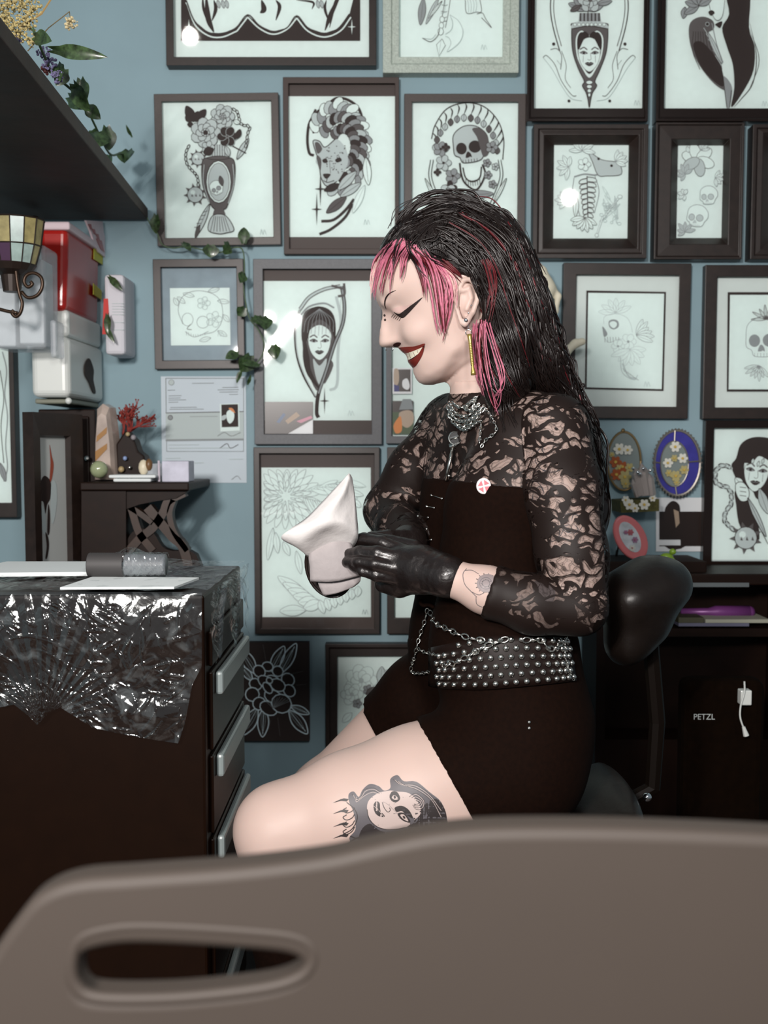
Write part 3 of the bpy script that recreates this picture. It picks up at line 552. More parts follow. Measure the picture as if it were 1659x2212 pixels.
for y, x0, x1 in ((828, 415, 462), (837, 480, 515), (842, 470, 516), (847, 474, 514), (852, 495, 514), (843, 362, 378), (855, 364, 392), (860, 364, 390), (864, 364, 402), (869, 364, 385), (880, 368, 425), (884, 366, 440), (900, 410, 470), (905, 380, 465), (920, 362, 384), (926, 362, 384), (961, 364, 430), (968, 364, 500), (990, 358, 390), (992, 495, 525), (1000, 420, 440)): a.line([(x0, y), (x1, y-.5)], 1.2, 3 if y > 900 else 2, sm=False)
a.line([(470, 942), (485, 934), (500, 942), (520, 934)], 1, 1); a.line([(475, 968), (490, 958), (498, 968), (515, 960)], 1.2, 1); a.line([(500, 1036), (512, 1028), (520, 1036)], 1.2, 2)
a.fill([(475, 873), (516, 871), (518, 930), (476, 932)], 4, False); a.fill([(478, 874), (514, 873), (515, 922), (479, 923)], 0, False); a.fill([(490, 890), (500, 885), (506, 895), (504, 908), (496, 915), (490, 905)], 4); a.fill([(494, 882), (502, 882), (508, 892), (500, 888)], 11)
a.fill([(478, 900), (488, 896), (488, 904), (480, 908)], 3); a.build(th, 'print', [ex[0], ex[1], ex[2], ex[3], ex[4]])
p = picture('framed_print', 'framed poster cut off by the left edge under the glass candle holder', (-110, 690, 32, 1118), (-95, 704, 21, 1086), BLK, 0.03)
a = Art(); a.line([(5, 760), (14, 800), (10, 850), (16, 900), (12, 960), (16, 1010), (8, 1040)], 2, 2); a.line([(0, 800), (8, 860), (2, 920), (8, 1000)], 1.5, 1); a.leaf(0, 1000, 12, 1040, 6, 2, 1); a.build(p)
# ================================================================ implicit surfaces
def smin(a, b, k):
    if k <= 0: return np.minimum(a, b)
    h = np.clip(0.5+0.5*(b-a)/k, 0, 1); return b*(1-h)+a*h-k*h*(1-h)
class Grid:
    def __init__(s, lo, hi, h):
        s.lo = np.array(lo, float); s.h = h; n = np.ceil((np.array(hi)-s.lo)/h).astype(int)+1; s.n = n
        s.ax = [s.lo[i]+h*np.arange(n[i]) for i in range(3)]; s.f = np.full(tuple(n), 1.0, np.float32)
    def sub(s, lo, hi):
        a = np.clip(((np.array(lo)-s.lo)/s.h).astype(int), 0, s.n-1); b = np.clip(((np.array(hi)-s.lo)/s.h).astype(int)+2, 0, s.n)
        sl = tuple(slice(a[i], max(a[i], b[i])) for i in range(3))
        return sl, np.meshgrid(*[s.ax[i][sl[i]] for i in range(3)], indexing='ij')
    def cap(s, chain, k=0.02, ys=1.0):      # chain of (x, y, z, r)
        for a, b in zip(chain[:-1], chain[1:]) if len(chain) > 1 else [(chain[0], chain[0])]:
            a = np.array(a, float); b = np.array(b, float); m = max(a[3], b[3])*max(1, ys)+k+2*s.h
            sl, (X, Y, Z) = s.sub(np.minimum(a[:3], b[:3])-m, np.maximum(a[:3], b[:3])+m)
            if X.size == 0: continue
            d = b[:3]-a[:3]; L = max(1e-9, float(d[0]**2+(d[1]/ys)**2+d[2]**2))
            t = np.clip(((X-a[0])*d[0]+(Y-a[1])*d[1]/ys**2+(Z-a[2])*d[2])/L, 0, 1)
            q = np.sqrt((X-a[0]-t*d[0])**2+((Y-a[1]-t*d[1])/ys)**2+(Z-a[2]-t*d[2])**2)-(a[3]+t*(b[3]-a[3]))
            s.f[sl] = smin(s.f[sl], q.astype(np.float32), k)
        return s
    def pcap(s, chain, k=0.02, ys=1.0):     # chain of (px, py, depth, radius in px)
        return s.cap([tuple(P(x, y, d))+(r*d/F,) for x, y, d, r in chain], k, ys)
    def ell(s, c, r, k=0.01, sub=False):
        r = np.array(r, float); c = np.array(c, float); m = r+k+2*s.h
        sl, (X, Y, Z) = s.sub(c-m, c+m)
        if X.size == 0: return s
        q0 = np.sqrt(((X-c[0])/r[0])**2+((Y-c[1])/r[1])**2+((Z-c[2])/r[2])**2); q = ((q0-1)*r.min()).astype(np.float32)
        s.f[sl] = -smin(-s.f[sl], q, k) if sub else smin(s.f[sl], q, k)
        return s
    def full(s): return np.meshgrid(*s.ax, indexing='ij')
    def mesh(s):
        f = s.f; g = f < 0; n = np.array(f.shape)
        cor = [(i, j, k) for i in (0, 1) for j in (0, 1) for k in (0, 1)]
        sl = lambda c, A: A[c[0]:n[0]-1+c[0], c[1]:n[1]-1+c[1], c[2]:n[2]-1+c[2]]
        cnt = sum(sl(c, g).astype(np.int8) for c in cor); act = (cnt > 0) & (cnt < 8); I = np.argwhere(act); N = len(I)
        vals = {c: f[I[:, 0]+c[0], I[:, 1]+c[1], I[:, 2]+c[2]].astype(float) for c in cor}
        acc = np.zeros((N, 3)); ct = np.zeros(N)
        for c in cor:
            for x in range(3):
                if c[x] == 0:
                    e = list(c); e[x] = 1; e = tuple(e); A, B = vals[c], vals[e]; cr = (A < 0) != (B < 0)
                    t = np.where(cr, A/np.where(cr, A-B, 1), 0); p_ = np.tile(np.array(c, float), (N, 1)); p_[:, x] = t
                    acc[cr] += p_[cr]; ct += cr
        V = s.lo+(I+acc/ct[:, None])*s.h
        idm = -np.ones(act.shape, int); idm[act] = np.arange(N); faces = []
        for x in range(3):
            u, v_ = [(1, 2), (2, 0), (0, 1)][x]
            A = g[tuple(slice(0, n[i]-1) if i == x else slice(1, n[i]-1) for i in range(3))]; B = g[tuple(slice(1, n[i]) if i == x else slice(1, n[i]-1) for i in range(3))]
            q = np.argwhere(A != B); o = np.zeros(3, int); o[u] = 1; o[v_] = 1; base = q+o
            inside = A[tuple(q.T)]
            def cid(du, dv):
                c = base.copy(); c[:, u] -= du; c[:, v_] -= dv; return idm[tuple(c.T)]
            # base indexes cell coordinates: along x = q, along u and v one above
            b00, b10, b11, b01 = cid(1, 1), cid(0, 1), cid(0, 0), cid(1, 0)
            Q = np.stack([b00, b10, b11, b01], 1); Q[~inside] = Q[~inside][:, ::-1]; faces.append(Q)
        return V, np.concatenate(faces)
def smooth_mesh(V, Fc, it=2, lam=0.5):
    E = np.concatenate([Fc[:, [0, 1]], Fc[:, [1, 2]], Fc[:, [2, 3]], Fc[:, [3, 0]]]); 
    for _ in range(it):
        acc = np.zeros_like(V); ct = np.zeros(len(V))
        np.add.at(acc, E[:, 0], V[E[:, 1]]); np.add.at(ct, E[:, 0], 1); np.add.at(acc, E[:, 1], V[E[:, 0]]); np.add.at(ct, E[:, 1], 1)
        V = V+lam*(acc/np.maximum(ct, 1)[:, None]-V)
    return V
def sdf_obj(name, g, m, parent=None, it=2):
    V, Fc = g.mesh(); V = smooth_mesh(V, Fc, it); o = mk(name, V, Fc, m, parent, True); o['_n'] = 0; del o['_n']
    return o, (V, Fc)
def bvh(*vf):
    vs = []; fs = []
    for V, Fc in vf:
        n = len(vs); vs += [tuple(q) for q in V]; fs += [tuple(int(i)+n for i in f) for f in Fc]
    return BVHTree.FromPolygons(vs, fs)
CAMP = Vector((0, 0, CAMZ))
def hit(tree, x, y, off=0.0, default=None):
    r = ray(x, y); h = tree.ray_cast(CAMP, r)
    if h[0] is None: return P(x, y, default) if default else None
    return h[0]-r*off
class Decal:
    def __init__(s, tree, off=0.0006, default=None): s.t = tree; s.off = off; s.mb = MB(); s.n = 0; s.df = default
    def poly(s, pts, i=0, step=5, sm=True):
        s.n += 1; pts = spl(pts, 4, True) if sm else pts
        xs = [q[0] for q in pts]; ys = [q[1] for q in pts]
        def ins(x, y):
            c = False; n = len(pts)
            for k in range(n):
                x1, y1 = pts[k][:2]; x2, y2 = pts[(k+1) % n][:2]
                if (y1 > y) != (y2 > y) and x < (x2-x1)*(y-y1)/(y2-y1)+x1: c = not c
            return c
        inner = []; y = min(ys)+step*.6
        while y < max(ys):
            x = min(xs)+step*.6
            while x < max(xs):
                if ins(x, y): inner.append((x, y))
                x += step
            y += step
        n = len(pts); vs = [Vector(q[:2]) for q in pts]+[Vector(q) for q in inner]
        r = delaunay_2d_cdt(vs, [], [list(range(n))], 1, 1e-4)
        vv = [hit(s.t, q.x, q.y, s.off+s.n*8e-6, s.df) for q in r[0]]; 
        fs = [f for f in r[2] if all(vv[k] is not None for k in f)]
        vv = [q if q is not None else Vector() for q in vv]; s.mb.add(vv, fs, i)
    def line(s, pts, w=1.5, i=0, closed=False, taper=False, sm=True):
        s.n += 1; pts = spl(pts, 5, closed) if sm else list(pts)
        if closed: pts = pts+[pts[0]]
        m = len(pts); vs = []
        for k in range(m):
            a_ = pts[max(0, k-1)]; b_ = pts[min(m-1, k+1)]; dx, dy = b_[0]-a_[0], b_[1]-a_[1]; l = math.hypot(dx, dy) or 1
            hw = w/2*(math.sin(math.pi*(0.06+0.88*k/(m-1))) if taper else 1); nx, ny = -dy/l*hw, dx/l*hw
            for g_ in (1, -1): vs.append(hit(s.t, pts[k][0]+g_*nx, pts[k][1]+g_*ny, s.off+s.n*8e-6, s.df))
        fs = [(2*k, 2*k+1, 2*k+3, 2*k+2) for k in range(m-1) if all(vs[j] is not None for j in (2*k, 2*k+1, 2*k+2, 2*k+3))]
        s.mb.add([q if q is not None else Vector() for q in vs], fs, i)
    def build(s, name, m, parent): return s.mb.build(name, m, parent, smooth=True)
# ================================================================ LEFT SIDE
h = 0.525
xa = P(320, 475, 2.285).x; xb = P(0, 90, 1.283).x; zs = P(320, 475, 2.285).z
th = thing('wall_shelf', 'dark wooden shelf seen from below at the top left, plants along its edge', 'shelf', (-0.8, 1.9, zs))
sl_ = (xa-xb)/(2.285-1.283); x0 = xb-0.25*sl_
mb = MB(); T = 0.026
mb.add([(-1.1, 1.03, zs), (x0, 1.03, zs), (xa, 2.285, zs), (-1.1, 2.285, zs), (-1.1, 1.03, zs+T), (x0, 1.03, zs+T), (xa, 2.285, zs+T), (-1.1, 2.285, zs+T)], [(0, 3, 2, 1), (4, 5, 6, 7), (0, 1, 5, 4), (1, 2, 6, 5), (2, 3, 7, 6), (3, 0, 4, 7)])
mb.build('shelf_board', mat('shelf_wood', (46, 22, 8), 0.6, var=0.3, scale=18, bump=0.3), th, bevel=0.002)
mb = MB(); mb.tube([P(80, 476, 2.2), P(-30, 540, 2.1)], 0.012, 6); mb.build('bracket', BLK, th)
LEAF = mat('variegated_leaf', (52, 72, 42), 0.35, var=0.75, scale=120, coat=0.4); STEM = mat('green_stem', (70, 92, 62), 0.5); DSTEM = mat('dry_stem', (150, 125, 80), 0.8)
def heart(x, y, d, L, W, ang, m=LEAF, name='leaf', parent=None, tiltx=0.5, tilty=0.3, cup=0.25):
    s_ = d/F; vs = []; n = 9; rows = []
    prof = [0.0, .62, .92, 1.0, .95, .82, .62, .38, .0]; prof[0] = .35
    for i in range(n):
        t = i/(n-1); wd = prof[i]*W*s_*.5
        yy = -t*L*s_
        for j in (-1, -.5, 0, .5, 1):
            vs.append(Vector((wd*j, cup*abs(j)*-wd+(-0.15*L*s_*math.sin(t*2)), yy+(0.12*L*s_*abs(j) if i == 0 else 0))))
    fs = [(i*5+j, i*5+j+1, i*5+j+6, i*5+j+5) for i in range(n-1) for j in range(4)]
    M = Matrix.Translation(P(x, y, d)) @ Matrix.Rotation(math.radians(ang), 4, 'Y') @ Matrix.Rotation(tilty, 4, 'Z') @ Matrix.Rotation(tiltx, 4, 'X')
    return MB().add([M @ q for q in vs], fs).build(name, m, parent, smooth=True)
def vine(label, path, leaves, d, r=0.0022, cat='plant', group=None):
    th = thing('trailing_vine', label, cat, P(path[0][0], path[0][1], d), group)
    q = spl([(x, y, dd) for x, y, dd in [(a_ if len(a_) == 3 else a_+(d,)) for a_ in path]], 5)
    MB().tube([P(*b_) for b_ in q], r, 6).build('stem', STEM, th, smooth=True)
    for l in leaves:
        x, y, L, W, an = l[:5]; dd = l[5] if len(l) > 5 else d
        o = heart(x, y, dd-0.01, L, W, an, parent=th, tiltx=random.uniform(-.5, .6), tilty=random.uniform(-.6, .6))
    return th
vine('variegated vine trailing over the shelf edge at top left', [(70, 60, 1.5), (110, 150, 1.6), (150, 190, 1.7), (175, 210, 1.8), (200, 260, 1.9), (235, 330, 2.05), (258, 332, 2.15), (270, 335, 2.2)],
     [(75, 80, 52, 34, -70, 1.5), (115, 108, 118, 30, -82, 1.55), (125, 140, 45, 36, -20, 1.6), (160, 182, 62, 44, -25, 1.7), (175, 172, 50, 34, -10, 1.75), (150, 210, 75, 34, -60, 1.75), (185, 230, 40, 30, -50, 1.8), (212, 285, 42, 48, 10, 1.95), (230, 275, 46, 36, -10, 1.98), (278, 325, 36, 42, 0, 2.2), (285, 295, 26, 8, 170, 2.2), (235, 335, 34, 26, -20, 2.1), (140, 150, 40, 34, 30, 1.65)], 1.7)
vine('thin vine strung along the wall under the vase drawing and down past the scythe frame', [(318, 470), (325, 485), (338, 500), (350, 528), (375, 536), (402, 532), (430, 538), (470, 546), (505, 535), (524, 540), (528, 580), (526, 620), (532, 660), (540, 690), (558, 712), (571, 745), (562, 775), (535, 795), (518, 790)],
     [(338, 465, 38, 26, 10), (395, 525, 30, 18, -30), (455, 530, 26, 36, 0), (485, 528, 30, 30, -60), (527, 525, 34, 26, 180), (525, 590, 26, 24, 30), (528, 665, 22, 26, 40), (548, 685, 30, 26, -30), (568, 685, 34, 36, 0), (592, 745, 32, 30, -10), (540, 768, 40, 42, 30), (515, 765, 30, 26, 60), (522, 800, 30, 12, 20), (535, 830, 24, 8, 190), (560, 790, 40, 16, 80)], 2.255, 0.0015)
DF = mat('dried_flower', (175, 160, 110), 0.9, var=0.35, scale=200); LAV = mat('purple_dried_flower', (110, 105, 140), 0.9, var=0.4, scale=200); CORAL = mat('red_coral', (130, 45, 38), 0.8, var=0.4, scale=150)
def puff(mb, x, y, d, r, n, sz, i=0, fl=1):
    c = P(x, y, d); R = r*d/F
    for _ in range(n):
        v_ = Vector((random.gauss(0, 1), random.gauss(0, 1), random.gauss(0, 1))).normalized()*R*random.random()**.5; v_.z *= fl
        mb.ball(c+v_, sz*random.uniform(.6, 1.4)*d/F, 5, i)
th = thing('dried_bouquet', 'pale dried flower bunch with purple sprigs at the top left corner', 'flowers', P(20, 60, 1.5))
mb = MB()
for x, y, r, n in ((5, 20, 34, 220), (45, 5, 30, 180), (30, 60, 32, 200), (60, 45, 22, 110), (66, 88, 15, 50), (75, 15, 18, 60)): puff(mb, x, y, 1.5, r, n, 2.4)
mb.build('dried_bloom', DF, th)
mb = MB(); puff(mb, 153, 50, 1.7, 14, 60, 2.6); mb.build('dried_bloom', mat('cream_bloom', (205, 190, 150), .9), th)
for x, y in ((105, 135), (125, 165), (95, 115), (35, 80)): mb = MB(); puff(mb, x, y, 1.58, 16, 45, 2.6); mb.build('purple_bloom', LAV, th)
mb = MB(); mb.tube([P(60, 110, 1.55), P(105, 60, 1.6), P(150, 25, 1.7), P(153, 50, 1.7)], .0008, 5); mb.tube([P(40, 60, 1.5), P(90, 30, 1.5), P(122, -20, 1.5)], .0014, 5); mb.build('stalk', DSTEM, th)
mb = MB(); puff(mb, 100, 150, 1.6, 10, 24, 4); mb.build('dark_bloom', mat('dark_red_bloom', (70, 30, 30), .8), th)
# sharps cabinet (front face, right side)
WPL = mat('white_plastic', (212, 216, 212), 0.35, coat=0.2, sss=0.0); RED = mat('red_plastic', (165, 22, 14), 0.3, coat=0.4); CLR = mixmat('clear_plastic', lambda nt: (lambda g, t, x, d_, y_: (g.inputs['Roughness'].__setattr__('default_value', .12), d_.inputs['Color'].__setattr__('default_value', (.75, .8, .85, 1)), x.inputs[0].__setattr__('default_value', .13), y_.inputs[0].__setattr__('default_value', .28),
        nt.links.new(t.outputs[0], x.inputs[1]), nt.links.new(g.outputs[0], x.inputs[2]), nt.links.new(x.outputs[0], y_.inputs[1]), nt.links.new(d_.outputs[0], y_.inputs[2]), y_.outputs[0])[-1])(nt.nodes.new('ShaderNodeBsdfGlossy'), nt.nodes.new('ShaderNodeBsdfTransparent'), nt.nodes.new('ShaderNodeMixShader'), nt.nodes.new('ShaderNodeBsdfDiffuse'), nt.nodes.new('ShaderNodeMixShader')))
DFR = 2.046
def fb(mb, x0, y0, x1, y1, d0=DFR, d1=WY, i=0, taper=0):
    a_ = P(x0, y0, d0); b_ = P(x1, y1, d0); mb.add([(a_.x+taper, d0, b_.z), (b_.x-taper, d0, b_.z), (b_.x-taper, d1, b_.z), (a_.x+taper, d1, b_.z), (a_.x, d0, a_.z), (b_.x, d0, a_.z), (b_.x, d1, a_.z), (a_.x, d1, a_.z)], [(0, 3, 2, 1), (4, 5, 6, 7), (0, 1, 5, 4), (1, 2, 6, 5), (2, 3, 7, 6), (3, 0, 4, 7)], i); return mb
th = thing('sharps_cabinet', 'white wall cabinet holding a red sharps container, left under the shelf', 'sharps container', (P(110, 700, 2.2).x, WY, P(110, 700, 2.2).z))
fb(MB(), 64, 725, 150, 858, DFR, WY-.002).build('cabinet_body', WPL, th, bevel=0.014, seg=4)
fb(MB(), 78, 668, 148, 727, DFR+.008, WY-.01).build('cabinet_collar', WPL, th, bevel=0.008, seg=3)
fb(MB(), 82, 492, 148, 672, DFR+.002, WY-.02, taper=.006).build('sharps_bin', RED, th, bevel=0.012, seg=4)
fb(MB(), 80, 478, 150, 496, DFR-.004, WY-.01).build('bin_lid', mat('pinkish_lid', (225, 205, 212), .4), th, bevel=0.004)
XS = P(150, 800, DFR).x
def sidepoly(pts, off=.0012):   # outline on the right hand face of the cabinet, in photo pixels
    r_ = []
    for x, y in pts:
        dd = (XS+off)/((x-CX)/F); q = P(x, y, dd); q = Vector((XS+off, q.y*(XS+off)/q.x, q.z)); r_.append(P(x, y, q.y))
    return r_
def sideobj(name, pts, m, parent, off, th_=.001):
    q = sidepoly(pts, off); n = len(q); b_ = [v_-Vector((th_, 0, 0)) for v_ in q]
    return mk(name, q+b_, [tuple(range(n)), tuple(range(2*n-1, n-1, -1))]+[(j, n+j, n+(j+1) % n, (j+1) % n) for j in range(n)], m, parent)
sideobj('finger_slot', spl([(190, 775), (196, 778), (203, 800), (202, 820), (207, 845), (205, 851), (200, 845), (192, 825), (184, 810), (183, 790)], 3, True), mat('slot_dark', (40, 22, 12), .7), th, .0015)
sideobj('hazard_label', [(203, 537), (222, 548), (222, 572), (203, 560)], mat('yellow_label', (190, 185, 40), .5), th, .002)
sideobj('hazard_label', [(202, 612), (220, 628), (220, 648), (202, 636)], mat('yellow_label', (0, 0, 0)), th, .002)
sideobj('lid_flap', [(186, 476), (222, 478), (224, 500), (232, 535), (238, 556), (228, 556), (214, 545), (206, 530), (196, 500)], mat('pinkish_lid', (0, 0, 0)), th, .007, .004)
for k in range(3): sideobj('lid_marking', [(190+k*8, 484+k*10), (197+k*8, 484+k*11), (200+k*8, 496+k*11), (196+k*8, 496+k*10)], RED, th, .0085, .0005)
sideobj('lid_marking', [(208, 515), (220, 520), (226, 545), (218, 538)], RED, th, .0085, .0005)
MB().ball(P(148, 866, DFR+.02), .007, 10).build('lock_button', WPL, th, smooth=True)
mb = MB(); fb(mb, 75, 861, 150, 872, DFR+.03, WY-.01); mb.build('base_tray', mat('grey_green_plastic', (120, 122, 108), .5), th, bevel=.003)
th = thing('label_box', 'white box with red label and leaf sprigs beside the sharps cabinet', 'box', P(248, 680, 2.2))
fb(MB(), 224, 592, 270, 766, 2.2, WY-.001).build('box_body', mat('white_carton', (205, 205, 212), .7), th, bevel=0.008)
mb = MB(); mb.prism([(224, 645), (233, 645), (236, 690), (232, 722), (221, 722)], 2.198, 2.2005); mb.build('red_label', mat('red_label', (190, 40, 32), .6), th)
mb = MB()
for y in (655, 661, 667, 673, 679, 696, 712): mb.prism([(242, y), (268, y), (268, y+1), (242, y+1)], 2.1985, 2.2005)
mb.build('printed_lines', INK[3], th)
for x, y, L, W, an in ((236, 598, 42, 16, -45), (232, 680, 42, 16, -5), (228, 705, 42, 12, -30)): heart(x, y, 2.18, L, W, an, parent=th, name='leaf', tiltx=0, tilty=0)
# clear glove box holder
th = thing('glove_box_holder', 'clear plastic glove box holder on the wall above the left poster', 'holder', P(60, 650, 2.0))
fb(MB(), -20, 528, 102, 754, 1.955, 2.035, taper=.003).build('clear_holder', CLR, th, bevel=0.008, seg=3)
fb(MB(), 38, 560, 96, 742, 1.97, 2.03).build('glove_box', mat('glove_box_card', (200, 208, 212), .6, var=.1, scale=20), th, bevel=.003)
fb(MB(), -20, 590, 34, 748, 1.97, 2.03).build('glove_box', mat('glove_box_card', (0, 0, 0)), th, bevel=.003)
fb(MB(), -20, 600, 20, 622, 1.965, 1.97).build('box_stripe', mat('box_stripe', (90, 92, 100), .6), th)
fb(MB(), 106, 690, 122, 772, 1.98, 2.035).build('side_pocket', CLR, th, bevel=.006)
fb(MB(), -20, 600, 50, 740, 2.036, WY-.001).build('mount_plate', WPL, th)
# stained glass sconce with scroll iron
th = thing('glass_candle_holder', 'stained glass candle holder on a wrought iron scroll, far left under the shelf', 'candle holder', P(30, 560, 1.88))
GL = [mat('amber_glass', (150, 140, 95), .25, var=.3, scale=60), mat('pale_glass', (150, 170, 165), .2, var=.2, scale=50), mat('purple_glass', (70, 45, 70), .25), mat('lead_came', (45, 34, 28), .5, metal=.3), mat('violet_glass', (110, 90, 115), .25)]
mb = MB(); c0 = P(25, 470, 1.88); s_ = 1.88/F
prof = [(68, 6), (60, 60), (48, 100)]; n = 14
for k in range(2):
    (r0, z0), (r1, z1) = prof[k], prof[k+1]
    for j in range(n):
        a0, a1 = 2*math.pi*j/n, 2*math.pi*(j+1)/n
        vs = [c0+Vector((r_*s_*math.cos(t_), r_*s_*math.sin(t_)*.8, -z_*s_)) for r_, z_, t_ in ((r0, z0, a0), (r0, z0, a1), (r1, z1, a1), (r1, z1, a0))]
        mb.add(vs, [(3, 2, 1, 0)], [0, 1, 0, 0, 1][j % 5] if k == 0 else [1, 0, 2, 4, 2, 1][j % 6])
mb.build('glass_shade', GL, th)
mb = MB()
for j in range(n):
    t_ = 2*math.pi*j/n; mb.tube([c0+Vector((r_*s_*math.cos(t_), r_*s_*math.sin(t_)*.8, -z_*s_)) for r_, z_ in prof], .0012, 5)
for r_, z_ in prof: mb.tube([c0+Vector((r_*s_*math.cos(2*math.pi*j/28), r_*s_*math.sin(2*math.pi*j/28)*.8, -z_*s_)) for j in range(29)], .0013, 5)
mb.build('lead_lines', GL[3], th)
mb = MB(); mb.lathe(P(25, 572, 1.88), [(.001, .0), (.045, .0), (.036, -.012), (.02, -.02), (.016, -.05)][::-1], 16); mb.build('iron_cup', GL[3], th)
IRON = mat('wrought_iron', (62, 46, 34), .35, metal=.6)
mb = MB(); d_ = 1.86
q = [(33, 560), (36, 600), (42, 635), (48, 655), (44, 675), (34, 684), (26, 676), (30, 670)]
mb.tube([P(x, y, d_) for x, y in spl(q, 5)], .0034, 7)
q = [(46, 630), (60, 643), (80, 638), (91, 620), (89, 600), (74, 590), (58, 594), (52, 608), (60, 620), (70, 614), (66, 608)]
mb.tube([P(x, y, d_) for x, y in spl(q, 5)], .0034, 7)
mb.tube([P(x, y, d_) for x, y in spl([(38, 676), (15, 672), (-15, 664)], 5)], .0034, 7)
mb.build('scroll', IRON, th, smooth=True)
# leaning frame + low cabinet + tall dark cabinet
low = MB().box((P(-60, 1250, 1.9).x, 1.75, 0), (P(165, 1250, 2.0).x, 2.28, P(0, 1330, 1.9).z)); th = tag(low.build('low_cabinet', DARK), 'low dark cabinet hidden behind the plastic wrapped cart', 'cabinet')
zc = P(0, 1330, 1.9).z
th = thing('tall_cabinet', 'narrow dark wooden cabinet behind the leaning frame, under the sharps cabinet', 'cabinet', (P(150, 1100, 2.2).x, 2.2, zc))
a_ = P(82, 884, 2.14); b_ = P(205, 884, 2.14)
MB().box((a_.x, 2.14, zc), (b_.x, 2.29, a_.z)).build('cabinet_body', DARK, th, bevel=.003)
MB().box((a_.x+.012, 2.132, zc+.012), (b_.x-.012, 2.1398, a_.z-.015)).build('door', DARK, th, bevel=.003)
MB().ball(P(188, 990, 2.12), .006, 8).build('knob', SILV, th)
A0 = P(48, 890, 1.95); A1 = P(156, 905, 2.10); ux = (Vector((A1.x, A1.y, 0))-Vector((A0.x, A0.y, 0))); Lw = ux.length; ux.normalize(); nn = Vector((-ux.y, ux.x, 0))*-1
if nn.y > 0: nn = -nn
th = thing('leaning_frame', 'dark framed ink painting standing at an angle behind the cart', 'picture', (A0.x, A0.y, zc))
def LP(u, z, o): return Vector((A0.x, A0.y, 0))+ux*u+Vector((0, 0, z))+nn*o
def lq(u0, z0, u1, z1, o): return [LP(u0, z0, o), LP(u1, z0, o), LP(u1, z1, o), LP(u0, z1, o)]
def UU(x):
    r = ray(x, 1000); o = LP(0, 0, .01); t = (o-CAMP).dot(nn)/r.dot(nn); return (CAMP+r*t-LP(0, 0, 0)).dot(ux)
u0_, u1_ = UU(79), UU(141)
zb_ = zc+.002; zt_ = A0.z; r0, r1 = lq(0, zb_, Lw, zt_, 0), lq(0, zb_, Lw, zt_, .025); r2 = lq(u0_-.003, zb_+.06, u1_+.003, zt_-.045, .022); r3 = lq(u0_, zb_+.065, u1_, zt_-.05, .008)
vs = r0+r1+r2+r3; fs = [(4*k+j, 4*k+(j+1) % 4, 4*k+4+(j+1) % 4, 4*k+4+j) for k in range(3) for j in range(4)]+[(3, 2, 1, 0)]
mk('frame', vs, fs, BLK, th); mk('painting', lq(u0_-.003, zb_+.06, u1_+.003, zt_-.048, .010), [(0, 1, 2, 3)], mat('pale_paper', (178, 182, 180), .8), th)
mb = MB()
def LA(x, y):   # photo pixel to leaning picture plane
    r = ray(x, y); o = LP(0, 0, .0108); t = (o-CAMP).dot(nn)/r.dot(nn); return CAMP+r*t
def lpoly(pts, i): q = [LA(x, y) for x, y in spl(pts, 4, True)]; mb.add(q, [tuple(range(len(q)))], i)
lpoly([(88, 1040), (95, 1028), (104, 1032), (110, 1045), (109, 1075), (102, 1090), (98, 1110), (94, 1085), (86, 1080), (84, 1060)], 0); lpoly([(107, 960), (112, 985), (116, 1005), (112, 1035), (107, 1040), (109, 1000)], 1); lpoly([(112, 1040), (121, 1045), (123, 1080), (118, 1120), (112, 1130), (109, 1090)], 3)
lpoly([(86, 1090), (96, 1100), (100, 1140), (95, 1155), (88, 1130)], 3); lpoly([(98, 1150), (104, 1160), (106, 1180), (102, 1205), (98, 1205), (101, 1180)], 0); lpoly([(104, 1090), (108, 1110), (107, 1150), (102, 1150)], 0)
mb.build('ink_figure', [INK[0], mat('ink_red', (150, 70, 50), .8), INK[1], INK[3]], th)
# carved side table
th = thing('side_table', 'dark carved wooden corner table with lattice sides, full of trinkets', 'table', P(290, 1060, 2.1))
def slab(x0, y0, x1, y1, d0, d1, mb=None): 
    a_ = P(x0, y0, d0); b_ = P(x1, y1, d0); return (mb or MB()).box((a_.x, d0, b_.z), (b_.x, d1, a_.z))
TD = 2.03
slab(172, 1042, 408, 1060, TD, 2.28).build('table_top', DARK, th, bevel=.003)
zl = P(0, 1290, TD).z
mb = MB(); mb.prism([(176, 1060), (272, 1060), (272, 1290), (176, 1290)], TD+.01, 2.24); mb.build('side_panel', DARK, th)
def strip(mb, pts, w, d0, d1):
    pts = spl(pts, 5); L_ = []; R_ = []
    for k in range(len(pts)):
        a_ = pts[max(0, k-1)]; b_ = pts[min(len(pts)-1, k+1)]; dx, dy = b_[0]-a_[0], b_[1]-a_[1]; l = math.hypot(dx, dy); L_.append((pts[k][0]-dy/l*w/2, pts[k][1]+dx/l*w/2)); R_.append((pts[k][0]+dy/l*w/2, pts[k][1]-dx/l*w/2))
    for k in range(len(pts)-1): mb.prism([L_[k], L_[k+1], R_[k+1], R_[k]], d0, d1)
LW = mat('carved_wood', (46, 26, 12), .45, var=.3, scale=40)
for pts, w_ in (([(398, 1064), (364, 1082), (352, 1108), (330, 1140), (300, 1165), (270, 1200)], 18), ([(270, 1068), (284, 1100), (300, 1150), (330, 1190)], 16), ([(318, 1096), (345, 1128), (372, 1160), (398, 1190), (420, 1290)], 20), ([(374, 1080), (366, 1110), (376, 1150), (404, 1190)], 12), ([(270, 1090), (300, 1108), (330, 1130)], 12)):
    mb = MB(); strip(mb, pts, w_, TD+.02, TD+.045); mb.build('lattice_bar', LW, th)
mb = MB(); mb.prism([(272, 1060), (408, 1060), (380, 1076), (340, 1082), (300, 1090), (272, 1100)], TD+.015, TD+.05); mb.build('apron', DARK, th)
